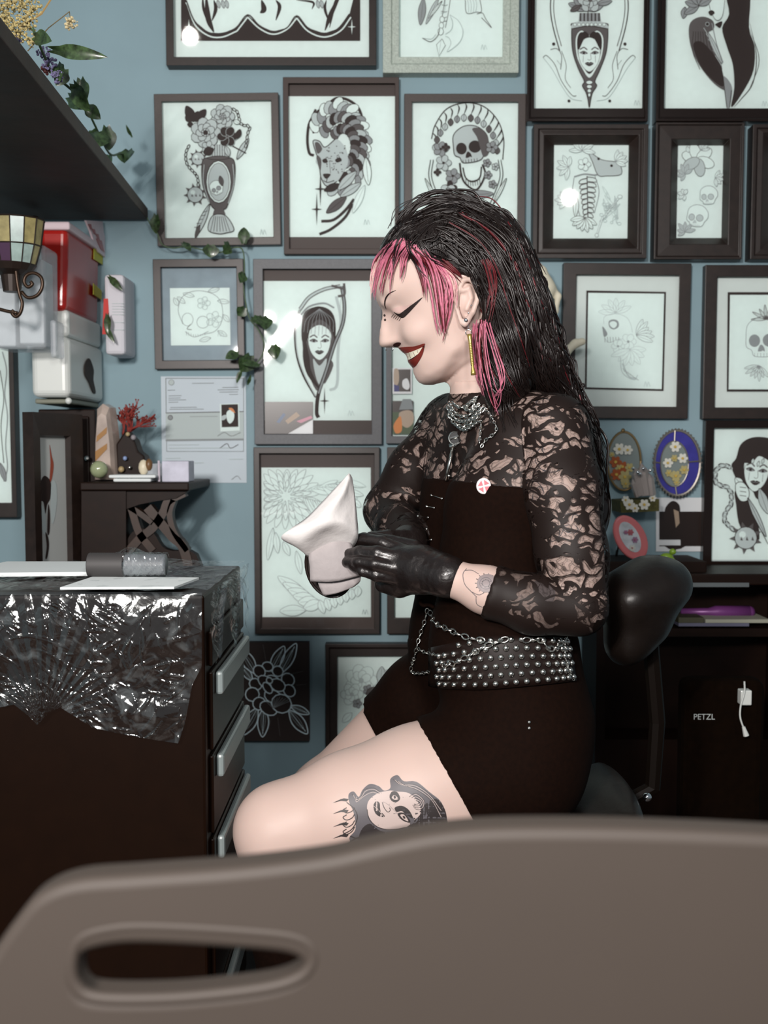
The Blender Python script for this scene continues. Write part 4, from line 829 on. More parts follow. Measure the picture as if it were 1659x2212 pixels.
mb = MB(); mb.prism(spl([(272, 1200), (278, 1160), (300, 1142), (330, 1150), (350, 1180), (372, 1190), (424, 1198), (430, 1290), (272, 1290)], 3, True), TD+.025, TD+.05); mb.build('lower_carving', DARK, th)
MB().box((P(176, 1290, TD).x, TD+.02, 0), (P(200, 1290, TD).x, TD+.05, zl+.01)).build('leg', DARK, th); MB().box((P(400, 1290, TD).x, TD+.02, 0), (P(424, 1290, TD).x, TD+.05, zl+.01)).build('leg', DARK, th)
zt_ = P(0, 1042, TD).z
# trinkets on it
th = thing('crystal_tower', 'pale banded crystal tower point standing on the side table', 'crystal', P(225, 1038, 2.12))
CRY = mat('banded_crystal', (176, 160, 150), .25, var=.35, scale=14, coat=.5)
dd = 2.12; b_ = [P(x, y, dd) for x, y in ((205, 1036), (250, 1036), (246, 960), (236, 880), (222, 872), (210, 884), (205, 960))]; n = len(b_)
off = Vector((0.006, .03, 0)); ctr = sum(b_, Vector())/n
fr = [ctr+(q-ctr)*.72-Vector((0, .014, 0)) for q in b_]; bk = [q+off for q in b_]
mk('crystal_body', fr+b_+bk, [tuple(range(n))[::-1]]+[(j, (j+1) % n, n+(j+1) % n, n+j) for j in range(n)]+[(n+j, n+(j+1) % n, 2*n+(j+1) % n, 2*n+j) for j in range(n)]+[tuple(range(2*n, 3*n))], CRY, th)
mb = MB(); mb.prism([(209, 942), (231, 922), (230, 936), (208, 955)], dd-.0155, dd-.014); mb.prism([(206, 975), (231, 958), (231, 970), (206, 996)], dd-.0155, dd-.014); mb.build('amber_band', mat('amber_band', (150, 105, 45), .3), th)
tag(MB().ball(P(214, 1014, 2.07), 19*2.07/F, 16).build('glass_sphere', mat('green_glass', (150, 160, 125), .12, coat=.6), smooth=True), 'small greenish glass ball in front of the crystal tower', 'ball')
mb = MB()
def branch(p_, v_, L, r_, dep):
    q = p_+v_*L; mb.tube([p_, (p_+q)/2+Vector((random.uniform(-1, 1), 0, random.uniform(-1, 1)))*L*.1, q], [r_, r_*.9, r_*.75], 5)
    if dep:
        for _ in range(3 if dep > 2 else 4): branch(p_+v_*L*random.uniform(.4, 1), (v_+Vector((random.uniform(-.9, .9), random.uniform(-.6, .6), random.uniform(-.5, .6)))).normalized(), L*random.uniform(.55, .8), r_*.72, dep-1)
    else: mb.ball(q, r_*1.8, 5)
branch(P(268, 1000, 2.17), Vector((0.05, 0, 1)), .055, .0042, 4)
th = tag(mb.build('red_coral', CORAL), 'dark red branching dried coral at the back of the side table', 'coral')
th = thing('ornament_cluster', 'dark figurine base with tiny stones beside the crystal tower', 'ornament', P(285, 1040, 2.15))
mb = MB(); mb.prism([(252, 1040), (250, 960), (270, 930), (290, 950), (298, 975), (312, 985), (315, 1040)], 2.13, 2.18); mb.build('figurine_base', DARK, th, bevel=.004)
for x, y, r_, m_ in ((270, 990, 5, mat('blue_stone', (130, 150, 190), .2)), (262, 1014, 7, mat('tan_stone', (170, 150, 110), .4)), (288, 945, 6, mat('grey_stone', (140, 135, 140), .5)), (280, 1010, 4, SILV), (276, 938, 5, mat('tan_stone', (0, 0, 0)))): MB().ball(P(x, y, 2.12), r_*2.12/F, 8).build('pebble', m_, th, smooth=True)
th = thing('shell_ornament', 'small cream shell with brown curl on the side table', 'ornament', P(314, 1020, 2.1)); MB().ball(P(310, 1010, 2.1), (.011, .01, .017), 10).build('shell', mat('cream_shell', (215, 205, 180), .4), th, smooth=True); MB().ball(P(322, 1004, 2.1), (.008, .01, .013), 10).build('curl', mat('brown_shell', (110, 80, 50), .4), th, smooth=True)
FOLD = mat('white_tissue', (226, 232, 232), .9)
for k, (x0, y0, x1, y1, d0) in enumerate(((244, 1034, 326, 1041, 2.04), (234, 1026, 336, 1033, 2.04))):
    tag(slab(x0, y0, x1, y1, d0, 2.10).build('folded_cloth', FOLD, bevel=.003, seg=3), ['white folded cloth directly on the side table', 'white folded cloth on top of the other cloth'][k], 'cloth', 'folded cloths on the side table')
tag(slab(349, 996, 408, 1041, 2.06, 2.12).build('card_box', mat('pale_card', (195, 195, 210), .6, var=.15, scale=30), bevel=.002), 'pale lavender card box at the right end of the side table', 'box')
mb = MB(); mb.tube([P(344, 1040, 2.07), P(343, 995, 2.07)], .0025, 8); tag(mb.build('marker_pen', mat('pale_pen', (200, 190, 200), .4)), 'thin pale pen standing next to the lavender card box', 'pen')
mb = MB(); mb.lathe(P(330, 1042, 2.12), [(.02, 0), (.022, .04), (.021, .04), (.018, .003)], 14); tag(mb.build('glass_jar', CLR), 'small clear jar between the shell and the card box', 'jar')
# ================================================================ CART
XR = P(440, 1283, 1.3).x; ZT = P(440, 1283, 1.3).z; D1, D2 = 1.30, 1.636; XL = -0.66
CBL = mat('black_cart_metal', (22, 9, 3), .4, var=.1, scale=30, spec=0.15)
th = thing('tool_cart', 'black drawer cart with its top wrapped in plastic film, left foreground', 'cart', ((XL+XR)/2, (D1+D2)/2, 0))
MB().box((XL, D1, .07), (XR, D2, ZT-.002)).build('cart_body', CBL, th, bevel=.004)
HND = mat('aluminium_pull', (130, 140, 140), .35, metal=.0)
zz = ZT-.055
for k in range(6):
    hh = .055 if k == 0 else .115
    o = MB().box((XR, D1+.025, zz-hh+.008), (XR+.006, D2-.012, zz)).build('drawer', CBL, th, bevel=.002)
    if k: MB().box((XR+.006, D1+.045, zz-.036), (XR+.017, D2-.02, zz-.004)).build('pull', HND, o, bevel=.004)
    zz -= hh
MB().box((XL+.02, D1+.02, .05), (XR-.02, D2-.02, .07)).build('base', CBL, th)
for x in (XL+.05, XR-.05):
    for y in (D1+.05, D2-.05): 
        mb = MB(); mb.tube([(x-.012, y, .028), (x+.012, y, .028)], .028, 14); mb.build('caster', BLK, th)
def _film(nt):
    N = nt.nodes.new; g = N('ShaderNodeBsdfGlossy'); g.inputs['Roughness'].default_value = .10; g.inputs['Color'].default_value = (.95, 1, 1, 1); t = N('ShaderNodeBsdfTransparent'); x = N('ShaderNodeMixShader'); d = N('ShaderNodeBsdfDiffuse'); d.inputs['Color'].default_value = (.75, .85, .88, 1); y = N('ShaderNodeMixShader')
    tc = N('ShaderNodeTexCoord'); mp = N('ShaderNodeMapping'); mp.inputs['Scale'].default_value = (1, 1, 1); n = N('ShaderNodeTexNoise'); n.inputs['Scale'].default_value = 30; n.inputs['Detail'].default_value = 6; n.inputs['Distortion'].default_value = 1.2
    bp = N('ShaderNodeBump'); bp.inputs['Strength'].default_value = .28; bp.inputs['Distance'].default_value = .004
    L = nt.links.new; L(tc.outputs['Object'], n.inputs['Vector']); L(n.outputs['Fac'], bp.inputs['Height']); L(bp.outputs['Normal'], g.inputs['Normal'])
    r = N('ShaderNodeValToRGB'); r.color_ramp.elements[0].position = .54; r.color_ramp.elements[0].color = (.0, .0, .0, 1); r.color_ramp.elements[1].position = .78; r.color_ramp.elements[1].color = (.10, .10, .10, 1); L(n.outputs['Fac'], r.inputs['Fac'])
    x.inputs[0].default_value = .15; L(t.outputs[0], x.inputs[1]); L(g.outputs[0], x.inputs[2]); L(r.outputs['Color'], y.inputs[0]); L(x.outputs[0], y.inputs[1]); L(d.outputs[0], y.inputs[2]); return y.outputs[0]
FILM = mixmat('crinkled_film', _film)
rng = np.random.RandomState(3)
def crumple(X, Y, sc, n, amp):
    h_ = np.zeros_like(X); wx = X+.25*sc*np.sin(Y/sc*2.1)+.1*sc*np.sin(X/sc*5); wy = Y+.25*sc*np.sin(X/sc*1.7)
    for _ in range(n):
        a_ = rng.uniform(0, math.pi); c_ = rng.uniform(0, 1); l = sc*rng.uniform(.5, 2.2)
        h_ += amp*l/sc*np.abs(((wx*math.cos(a_)+wy*math.sin(a_))/l+c_) % 1-.5)
    return h_
nx, ny = 250, 180; gx = np.linspace(-40, 436, nx); low_ = np.interp(gx, [-40, 0, 30, 60, 80, 105, 130, 200, 260, 330, 385, 400, 415, 436], [1500, 1528, 1522, 1545, 1566, 1540, 1528, 1572, 1585, 1598, 1606, 1560, 1480, 1440])
GX = np.tile(gx, (ny, 1)); T_ = np.linspace(0, 1, ny)[:, None]; GY = 1279+(low_[None, :]-1279)*T_
H = crumple(GX, GY, 110, 5, .0055)+crumple(GX, GY, 45, 3, .0011)
fan = np.clip(1-np.abs(GX-110)/170, 0, 1); ang = np.arctan2(GY-1560, GX-90); H += fan*.0045*np.abs((ang*7) % 1-.5)*2
for _ in range(150):
    cx_, cy2 = rng.uniform(-30, 430), rng.uniform(1285, 1600); left = cx_ < 210
    a_ = rng.normal(.75, .35) if left and rng.rand() < .75 else rng.uniform(0, math.pi); L_ = rng.uniform(12, 70 if left else 48); wd_ = rng.uniform(1.6, 3.6)
    u_ = (GX-cx_)*math.cos(a_)+(GY-cy2)*math.sin(a_); v2 = -(GX-cx_)*math.sin(a_)+(GY-cy2)*math.cos(a_)+.004*u_**2*rng.normal()
    H += rng.uniform(.0008, .0026)*np.exp(-(v2/wd_)**2)*np.clip(1-(u_/L_)**2, 0, 1)
H *= np.clip(T_*6, 0.1, 1)
vs = [P(GX[j, i], GY[j, i], D1-.003-float(H[j, i])*.7) for j in range(ny) for i in range(nx)]
fs = [(j*nx+i, j*nx+i+1, (j+1)*nx+i+1, (j+1)*nx+i) for j in range(ny-1) for i in range(nx-1)]
th = thing('plastic_film', 'crinkled clear plastic film draped over the cart top and front', 'plastic film', (XR-.2, D1, ZT))
mk('hanging_sheet', vs, fs, FILM, th)
X_ = np.linspace(XL+.1, XR+.006, 120); Y_ = np.linspace(D1-.002, D2+.004, 70); GX, GY = np.meshgrid(X_, Y_)
H = crumple(GX*1600, GY*1600, 60, 8, .003)+crumple(GX*1600, GY*1600, 22, 5, .0015); 
bump_ = .022*np.exp(-((GX-P(275, 1200, 1.6).x)/.035)**2-((GY-1.6)/.03)**2)+.008*np.exp(-((GX-P(330, 1200, 1.6).x)/.05)**2-((GY-1.6)/.03)**2)
mk('top_sheet', [(GX[j, i], GY[j, i], ZT+.001+H[j, i]*.5+bump_[j, i]) for j in range(70) for i in range(120)], [(j*120+i, j*120+i+1, (j+1)*120+i+1, (j+1)*120+i) for j in range(69) for i in range(119)], FILM, th)
gy = np.linspace(D1-.002, D2+.004, 60); gz = np.linspace(0, 1, 30); V_ = []
for j, t in enumerate(gz):
    for i, y in enumerate(gy):
        dep = .05+.05*math.sin(i*.23)+.03*(i/60); V_.append((XR+.010+.004*abs(((i*.31+j*.17) % 1)-.5)+.003*math.sin(i*.9+j*.6), y, ZT+.002-dep*t))
mk('side_sheet', V_, [(j*60+i, j*60+i+1, (j+1)*60+i+1, (j+1)*60+i) for j in range(29) for i in range(59)], FILM, th)
# towels and rolls on the cart
def topz(x, y): 
    r = ray(x, y); t = (ZT-CAMZ)/r.z; return CAMP+r*t
def towel(label, pts, hgt):
    q = [topz(x, y) for x, y in pts]; n = len(q); z0, z1 = ZT+.004, ZT+.004+hgt
    return tag(mk('paper_towel', [(v_.x, v_.y, z0) for v_ in q]+[(v_.x, v_.y, z1) for v_ in q], [tuple(range(n))[::-1], tuple(range(n, 2*n))]+[(j, (j+1) % n, n+(j+1) % n, n+j) for j in range(n)], FOLD), label, 'paper towel', 'paper towels on the cart')
towel('white folded paper towel left of the black grip on the cart', [(-30, 1252), (192, 1250), (205, 1226), (15, 1226), (-30, 1236)], .006)
towel('flat white paper towel in front of the rolls on the cart', [(130, 1280), (376, 1279), (430, 1258), (200, 1256)], .003)
dr = 1.43; cy_ = ZT+.023
def roll(label, x0, x1, m, r_, rib=0):
    a_ = P(x0, 1231, dr).x; b_ = P(x1, 1231, dr).x; n = 40; pts = [(a_+(b_-a_)*k/n, dr, cy_) for k in range(n+1)]
    return MB().tube(pts, [r_*(1+(rib if k % 2 else 0)) for k in range(n+1)], 20)
tag(roll('', 193, 270, None, .0175, .035).build('ribbed_grip', mat('ribbed_black', (62, 60, 60), .6), smooth=True), 'black ribbed cylindrical grip lying on the cart', 'grip')
th = thing('wrapped_roll', 'grey roll wrapped in shiny clear film next to the ribbed grip', 'roll', P(315, 1250, dr))
roll('', 272, 358, None, .016).build('roll_core', mat('grey_roll', (112, 116, 120), .5), th, smooth=True)
a_ = P(270, 1231, dr).x; b_ = P(362, 1231, dr).x; V_ = []
for k in range(50):
    for j in range(36):
        t = 2*math.pi*j/36; rr = .0172+.0012*abs(((k*.21+j*.37) % 1)-.5)*2+.001*math.sin(k*.8+j*1.1); V_.append((a_+(b_-a_)*k/49, dr+rr*math.cos(t), cy_+rr*math.sin(t)))
mk('film_wrap', V_, [(k*36+j, k*36+(j+1) % 36, (k+1)*36+(j+1) % 36, (k+1)*36+j) for k in range(49) for j in range(36)], FILM, th)
# ================================================================ RIGHT SIDE
th = thing('desk', 'black desk with an open shelf against the wall at lower right', 'desk', P(1500, 1300, 2.0)); th.location.z = 0
DK = 2.10; zt2 = P(1500, 1240, DK).z; xl = P(1275, 1214, DK).x; xr = P(1760, 1214, DK).x
BD = mat('black_desk', (22, 9, 4), .5, var=.2, scale=20, spec=0.15)
MB().box((xl, DK, zt2-.024), (xr, 2.275, zt2)).build('desk_top', BD, th, bevel=.003)
MB().box((xl+.02, DK+.02, 0), (xl+.04, 2.27, zt2-.024)).build('side_panel', BD, th); MB().box((xr-.04, DK+.02, 0), (xr-.02, 2.27, zt2-.024)).build('side_panel', BD, th)
zsh = P(1500, 1363, DK).z; MB().box((xl+.04, DK+.03, zsh-.018), (xr-.04, 2.26, zsh)).build('shelf', BD, th)
MB().box((xl+.04, 2.25, .05), (xr-.04, 2.265, zt2-.03)).build('back_panel', BD, th)
slab(1486, 1259, 1618, 1268, DK-.004, DK+.004).build('shelf_edge_strip', mat('grey_strip', (88, 94, 96), .4), th)
MB().box((xl+.04, DK+.05, .06), (xr-.04, 2.24, zsh-.25)).build('lower_cabinet', BD, th)
mb = MB(); mb.tube([P(x, 1322, 2.19) for x in (1470, 1530, 1545, 1618)], [.008, .009, .014, .014], 16); mb.ball(P(1618, 1322, 2.19), .0135, 10)
b_ = P(1550, 1352, 2.0); o = mb.build('purple_bottle', mat('purple_metallic', (112, 58, 118), .35, metal=.2), smooth=True); tag(o, 'purple tubular bottle lying on top of the thin books in the desk shelf', 'bottle')
BK = [mat('pale_cover', (150, 150, 135), .6), mat('blue_grey_cover', (92, 92, 112), .6), mat('dark_cover', (60, 58, 40), .6)]
tag(slab(1466, 1346, 1618, 1353, 2.13, 2.245).build('thin_book', BK[1]), 'blue grey magazine, bottom of the pile in the desk shelf', 'magazine', 'magazines in the desk shelf'); tag(slab(1524, 1338, 1662, 1345.5, 2.13, 2.245).build('thin_book', BK[0]), 'pale paperback above the blue grey magazine in the desk shelf', 'book', 'magazines in the desk shelf')
tag(slab(1466, 1334, 1520, 1345.5, 2.13, 2.245).build('thin_book', BK[2]), 'olive brown book half hidden left of the pale paperback', 'book', 'magazines in the desk shelf')
tag(slab(1290, 1213, 1527, 1239.5, 2.135, 2.27).build('storage_box', BD, bevel=.002), 'flat dark box on the desk holding up the pink mirror and the frog', 'box')
# bag with brand lettering
th = thing('black_bag', 'black bag under the desk with a small white word on it', 'bag', P(1540, 1600, 1.9))
slab(1480, 1470, 1640, 2227, 1.88, 1.94).build('bag_body', mat('black_fabric', (14, 6, 2), .9, var=.2, scale=60, spec=.05), th, bevel=.02, seg=3)
def text(body, x, y, d, hpx, m, parent, name='lettering', w=None):
    c = bpy.data.curves.new(name, 'FONT'); c.body = body; c.size = hpx*d/F*1.4; c.align_x = 'CENTER'; c.align_y = 'CENTER'; c.extrude = .0002
    o = bpy.data.objects.new('t', c); col.objects.link(o); bpy.context.view_layer.update()
    me = bpy.data.meshes.new_from_object(o.evaluated_get(bpy.context.evaluated_depsgraph_get())); bpy.data.objects.remove(o)
    me.materials.clear(); me.materials.append(m); ob = bpy.data.objects.new(name, me); col.objects.link(ob); ob.location = P(x, y, d); ob.rotation_euler = (math.pi/2, 0, 0)
    if w: ob.scale.x = w
    bpy.context.view_layer.update(); adopt(ob, parent); return ob
text('PETZL', 1521, 1549, 1.878, 13, mat('white_lettering', (185, 190, 188), .6), th, w=.95)
th = thing('phone_charger', 'white charger block with a short cable plugged in at lower right', 'charger', P(1612, 1505, 1.86))
slab(1601, 1492, 1624, 1524, 1.86, 1.88).build('charger_block', WPL, th, bevel=.002)
mb = MB(); mb.tube([P(x, y, 1.855) for x, y in spl([(1608, 1472), (1608, 1495), (1600, 1525), (1599, 1550), (1607, 1575)], 5)], .0016, 6); mb.build('cable', WPL, th); mb = MB(); mb.tube([P(1606, 1570, 1.855), P(1612, 1589, 1.855)], [.003, .0055], 8); mb.build('plug', WPL, th)
# oval ornaments on the wall
def ovaldisc(mb, cx, cy, rx, ry, d, th_=.003, i=0, n=32, rot=0):
    pts = []
    for k in range(n):
        t = 2*math.pi*k/n; x, y = rx*math.cos(t), ry*math.sin(t); pts.append((cx+x*math.cos(rot)-y*math.sin(rot), cy+x*math.sin(rot)+y*math.cos(rot)))
    mb.prism(pts, d, d+th_, i)
def ovalring(mb, cx, cy, rx, ry, d, r_, i=0, n=40, rot=0):
    pts = []
    for k in range(n+1):
        t = 2*math.pi*k/n; x, y = rx*math.cos(t), ry*math.sin(t); pts.append(P(cx+x*math.cos(rot)-y*math.sin(rot), cy+x*math.sin(rot)+y*math.cos(rot), d))
    mb.tube(pts, r_, 6, i)
dO = 2.27
th = thing('stained_glass_oval', 'oval blue bordered pressed flower suncatcher on the wall', 'suncatcher', P(1463, 1000, dO))
mb = MB(); ovaldisc(mb, 1463, 1000, 48, 68, dO, .004); mb.build('blue_glass', mat('cobalt_glass', (55, 52, 135), .2, var=.3, scale=20, coat=.5), th)
mb = MB(); ovaldisc(mb, 1457, 1002, 30, 48, dO-.002, .003); mb.build('clear_centre', mat('grey_glass', (120, 130, 128), .2, coat=.5), th)
mb = MB(); ovalring(mb, 1463, 1000, 49, 70, dO, .003); ovalring(mb, 1457, 1002, 30, 49, dO-.002, .0016)
for x0, y0, x1, y1 in ((1458, 930, 1457, 953), (1410, 998, 1427, 1000), (1487, 998, 1512, 996), (1459, 1051, 1462, 1070)): mb.tube([P(x0, y0, dO-.002), P(x1, y1, dO-.002)], .0018, 6)
mb.build('lead_came', mat('came_metal', (140, 135, 128), .35, metal=.7), th)
mb = MB()
for k in range(46): t = 2*math.pi*k/46; mb.ball(P(1463+52*math.cos(t), 1000+73*math.sin(t), dO), .0026, 6)
mb.build('beaded_edge', mat('came_metal', (0, 0, 0)), th)
def bloom(x, y, r_, m_, d, parent, mc=None):
    mb = MB()
    for k in range(6): t = k*math.pi/3; ovaldisc(mb, x+r_*.55*math.cos(t), y+r_*.55*math.sin(t), r_*.5, r_*.36, d-.0004*k, .0004, 0, 8, t)
    mb.build('pressed_flower', m_, parent)
    mb = MB(); ovaldisc(mb, x, y, r_*.25, r_*.25, d-.004, .003, 0, 8); mb.build('flower_centre', mc or mat('yellow_centre', (190, 160, 70), .7), parent)
PW = mat('white_petal', (205, 205, 195), .8); PO = mat('orange_petal', (150, 75, 35), .8); PY = mat('straw_petal', (165, 155, 105), .8)
for x, y, r_, m_ in ((1459, 965, 12, PW), (1475, 990, 11, PW), (1443, 1000, 11, PW), (1457, 990, 8, PY), (1478, 1015, 10, PY), (1445, 1022, 8, PY), (1460, 1028, 12, PY), (1462, 1042, 7, PY)): bloom(x, y, r_, m_, dO-.006, th)
th = thing('pressed_flower_oval', 'oval clear glass with orange pressed flowers, left of the blue oval', 'suncatcher', P(1350, 995, dO))
mb = MB(); ovaldisc(mb, 1348, 996, 36, 62, dO, .003); mb.build('glass_disc', mat('grey_glass', (0, 0, 0)), th)
mb = MB(); ovalring(mb, 1348, 996, 36, 63, dO, .0028); mb.ball(P(1346, 930, dO), .005, 8); mb.build('chain_edge', mat('brass_edge', (125, 105, 70), .4, metal=.6), th)
for x, y, r_, m_ in ((1338, 970, 13, PW), (1356, 972, 11, PW), (1330, 998, 13, PO), (1345, 1008, 12, PO), (1332, 1025, 13, PO), (1350, 1030, 14, PY), (1360, 1010, 10, PY), (1322, 982, 6, PY), (1352, 1045, 10, PY), (1338, 1012, 9, PY)): bloom(x, y, r_, m_, dO-.005, th)
th = thing('crystal_cluster', 'pale spiky crystal ornament under the two ovals', 'crystal', P(1390, 1060, 2.2))
mb = MB()
for x, y, x1, y1, w_ in ((1385, 1070, 1372, 1010, 12), (1395, 1070, 1385, 1000, 14), (1405, 1070, 1400, 1020, 12), (1380, 1072, 1366, 1035, 9)): mb.tube([P(x, y, 2.2), P((x+x1*3)/4, (y+y1*3)/4, 2.2), P(x1, y1, 2.2)], [w_*2.2/F, w_*.9*2.2/F, .0005], 6)
mb.build('crystal_points', mat('smoky_crystal', (140, 132, 128), .2, coat=.6), th)
mb = MB()
for x, y in ((1368, 1012), (1378, 1020), (1390, 1012), (1404, 1016), (1383, 1024)): mb.ball(P(x, y, 2.17), .004, 6)
mb.build('silver_bead', CHROME, th, smooth=True)
mb = MB(); mb.prism([(1340, 1082), (1424, 1078), (1424, 1104), (1342, 1108)], 2.2, 2.29); th = thing('moss_tray', 'mossy green ledge with white dried flowers under the ovals', 'tray', P(1380, 1105, 2.25)); mb.build('moss', mat('moss', (70, 68, 30), .9, var=.4, scale=120), th)
for x, y, r_ in ((1360, 1090, 12), (1392, 1090, 12), (1352, 1080, 9), (1410, 1076, 8), (1372, 1098, 9)): bloom(x, y, r_, PW, 2.195, th)
# pink heart mirror
th = thing('pink_oval_mirror', 'tilted pink rimmed heart shaped oval mirror on the desk behind the stool', 'mirror', P(1363, 1200, 2.12))
ro = math.radians(-28); dM = 2.145
mb = MB(); ovaldisc(mb, 1363, 1162, 33, 52, dM, .012, 0, 36, ro); mb.build('pink_rim', mat('pink_plastic', (205, 110, 112), .35, coat=.3), th, bevel=.004)
mb = MB(); ovaldisc(mb, 1361, 1160, 19, 36, dM-.001, .002, 0, 28, ro); mb.build('mirror_glass', mat('pale_mirror', (195, 200, 205), .15, var=.25, scale=40), th)
for x, y, r_, m_ in ((1362, 1150, 7, mat('rose_petal', (170, 90, 100), .7)), (1372, 1166, 7, mat('mauve_petal', (150, 110, 140), .7)), (1352, 1150, 5, mat('mauve_petal', (0, 0, 0))), (1366, 1184, 7, PW)): bloom(x, y, r_, m_, dM-.003, th, mat('rose_petal', (0, 0, 0)))
mb = MB(); mb.tube([P(1345, 1120, dM+.035), P(1330, 1208, dM+.10)], .003, 6); mb.build('stand', CHROME, th)
mb = MB(); c = P(1440, 1203, 2.16); mb.ball(c, (.015, .012, .009), 10); mb.ball(c+Vector((.012, -.004, .012)), (.008, .008, .007), 8); mb.ball(c+Vector((-.012, -.006, -.004)), (.007, .006, .006), 8); mb.ball(c+Vector((.01, -.008, -.006)), (.006, .006, .006), 8)
th = thing('frog_figurine', 'tiny lime green frog on the desk edge', 'figurine', c); mb.build('frog_body', mat('lime_green', (130, 165, 50), .35, coat=.3), th, smooth=True); MB().ball(c+Vector((.016, -.008, .018)), .0025, 6).build('eye', INK[0], th)
# horned animal skull hanging behind the hair
BONE = mat('bone_white', (218, 212, 190), .6, var=.06, scale=30)
g = Grid(P(1080, 900, 2.3)-Vector((0, .12, 0)), P(1300, 540, 2.3), .003)
g.pcap([(1165, 590, 2.22, 18), (1172, 625, 2.22, 26), (1165, 665, 2.22, 14)], .01); g.pcap([(1192, 622, 2.22, 6), (1206, 640, 2.22, 6), (1200, 672, 2.22, 6), (1185, 690, 2.22, 5)], .008)
g.pcap([(1190, 770, 2.2, 12), (1222, 760, 2.2, 9), (1243, 742, 2.2, 8), (1258, 738, 2.2, 8)], .01); g.pcap([(1166, 665, 2.22, 13), (1150, 720, 2.22, 12), (1190, 770, 2.2, 10)], .01)
th = thing('animal_skull', 'bone white horned animal skull on the wall behind the black hair', 'skull', P(1170, 640, 2.25)); sdf_obj('skull_bone', g, BONE, th)
mb = MB(); mb.tube([P(x, y, 2.2) for x, y in spl([(1160, 600), (1148, 575), (1155, 568), (1170, 572)], 5)], .0018, 6); mb.build('hanging_cord', mat('twine', (160, 135, 90), .8), th)
# ================================================================ FOREGROUND CHAIR
th = thing('folding_chair', 'brown moulded plastic chair back with a handle slot, blurred in the foreground', 'chair', (0.1, 0.5, 0))
CP = mat('brown_plastic', (60, 52, 46), .65, var=.06, scale=5)
dc = 0.50
def curve2d(name, loops, ext, bev, m, parent, d):
    c = bpy.data.curves.new(name, 'CURVE'); c.dimensions = '2D'; c.fill_mode = 'BOTH'; c.extrude = ext; c.bevel_depth = bev; c.bevel_resolution = 4
    for lp in loops:
        s_ = c.splines.new('POLY'); s_.points.add(len(lp)-1); s_.use_cyclic_u = True
        for k, (x, y) in enumerate(lp): q = P(x, y, d); s_.points[k].co = (q.x, q.z, 0, 1)
    o = bpy.data.objects.new('t', c); col.objects.link(o); o.rotation_euler = (math.pi/2, 0, 0); bpy.context.view_layer.update()
    me = bpy.data.meshes.new_from_object(o.evaluated_get(bpy.context.evaluated_depsgraph_get())); M = Matrix.Rotation(math.pi/2, 4, 'X'); me.transform(Matrix.Translation((0, d, 0)) @ M); bpy.data.objects.remove(o)
    me.materials.clear(); me.materials.append(m); me.polygons.foreach_set('use_smooth', [True]*len(me.polygons)); ob = bpy.data.objects.new(name, me); col.objects.link(ob); adopt(ob, parent); return ob
outl = spl([(-30, 2400), (-20, 2120), (20, 2050), (65, 1985), (110, 1935), (180, 1908), (300, 1898), (520, 1882), (700, 1860), (800, 1838), (900, 1816), (1000, 1802), (1130, 1797), (1350, 1799), (1659, 1812), (1950, 1836), (2060, 1900), (2090, 2100), (2100, 2400)], 5, True)
slot = spl([(155, 2080), (175, 2025), (240, 2003), (330, 1998), (520, 2008), (640, 2022), (678, 2055), (662, 2100), (600, 2128), (480, 2146), (350, 2156), (210, 2154), (165, 2128)], 5, True)
ob = curve2d('chair_back', [outl, slot[::-1]], .006, .006, CP, th, dc+.012)
mb = MB(); q = [P(x, y, dc+.003) for x, y in slot]; mb.tube(q+[q[0]], .0038, 10, cap=False); mb.build('slot_highlight_lip', CP, th, smooth=True)  # raised lip, added to catch a highlight above the slot
zb = P(0, 2400, dc).z
for x in (P(120, 2300, dc).x, P(1950, 2300, dc).x): MB().tube([(x, dc+.035, zb+.05), (x, dc+.04, .45), (x, dc-.12, 0.0)], .011, 10).build('leg', mat('grey_tube', (90, 90, 92), .4, metal=.6), th, smooth=True)
MB().box((P(120, 2300, dc).x-.01, dc-.38, .43), (P(1950, 2300, dc).x+.01, dc+.02, .45)).build('seat', CP, th, bevel=.008)
for x in (P(120, 2300, dc).x, P(1950, 2300, dc).x): MB().tube([(x, dc-.36, .44), (x, dc-.1, .0)], .011, 10).build('leg', mat('grey_tube', (0, 0, 0)), th, smooth=True)
# ================================================================ PERSON
SKIN = mat('pale_skin', (201, 176, 166), 0.5, var=0.03, scale=12, spec=0.35, sss=0.12)
BC = mat('black_cloth', (19, 7, 3), 0.85, var=0.2, scale=160, spec=0.08)
Y0 = 1.48
def d2poly(X, Z, poly):
    d = np.full(X.shape, 1e9); ins = np.zeros(X.shape, bool); n = len(poly)
    for k in range(n):
        ax, az = poly[k]; bx, bz = poly[(k+1) % n]; ex, ez = bx-ax, bz-az
        t = np.clip(((X-ax)*ex+(Z-az)*ez)/(ex*ex+ez*ez+1e-15), 0, 1); d = np.minimum(d, np.hypot(X-ax-t*ex, Z-az-t*ez))
        c = ((az > Z) != (bz > Z)) & (X < ex*(Z-az)/(ez if abs(ez) > 1e-12 else 1e-12)+ax); ins ^= c
    return np.where(ins, d, -d)
prof = [(826, 672), (824, 690), (821, 708), (820, 724), (818, 735), (820, 746), (829, 751), (842, 751), (853, 750), (861, 752), (865, 757), (871, 762), (878, 768), (880, 777), (884, 787), (891, 794), (892, 799), (894, 808), (899, 819), (908, 828), (922, 831), (938, 830), (956, 824), (975, 812), (995, 796), (1020, 780), (1060, 745), (1105, 710), (1125, 660), (1125, 600), (1110, 550), (1075, 505), (1030, 482), (980, 475), (920, 478), (872, 492), (838, 520), (818, 556), (811, 600), (811, 635), (816, 655)]
def O(x, y, W=0.0): q = P(x, y, Y0-W); return (q.x, q.z)
poly = [O(x, y) for x, y in spl(prof, 3, True)]
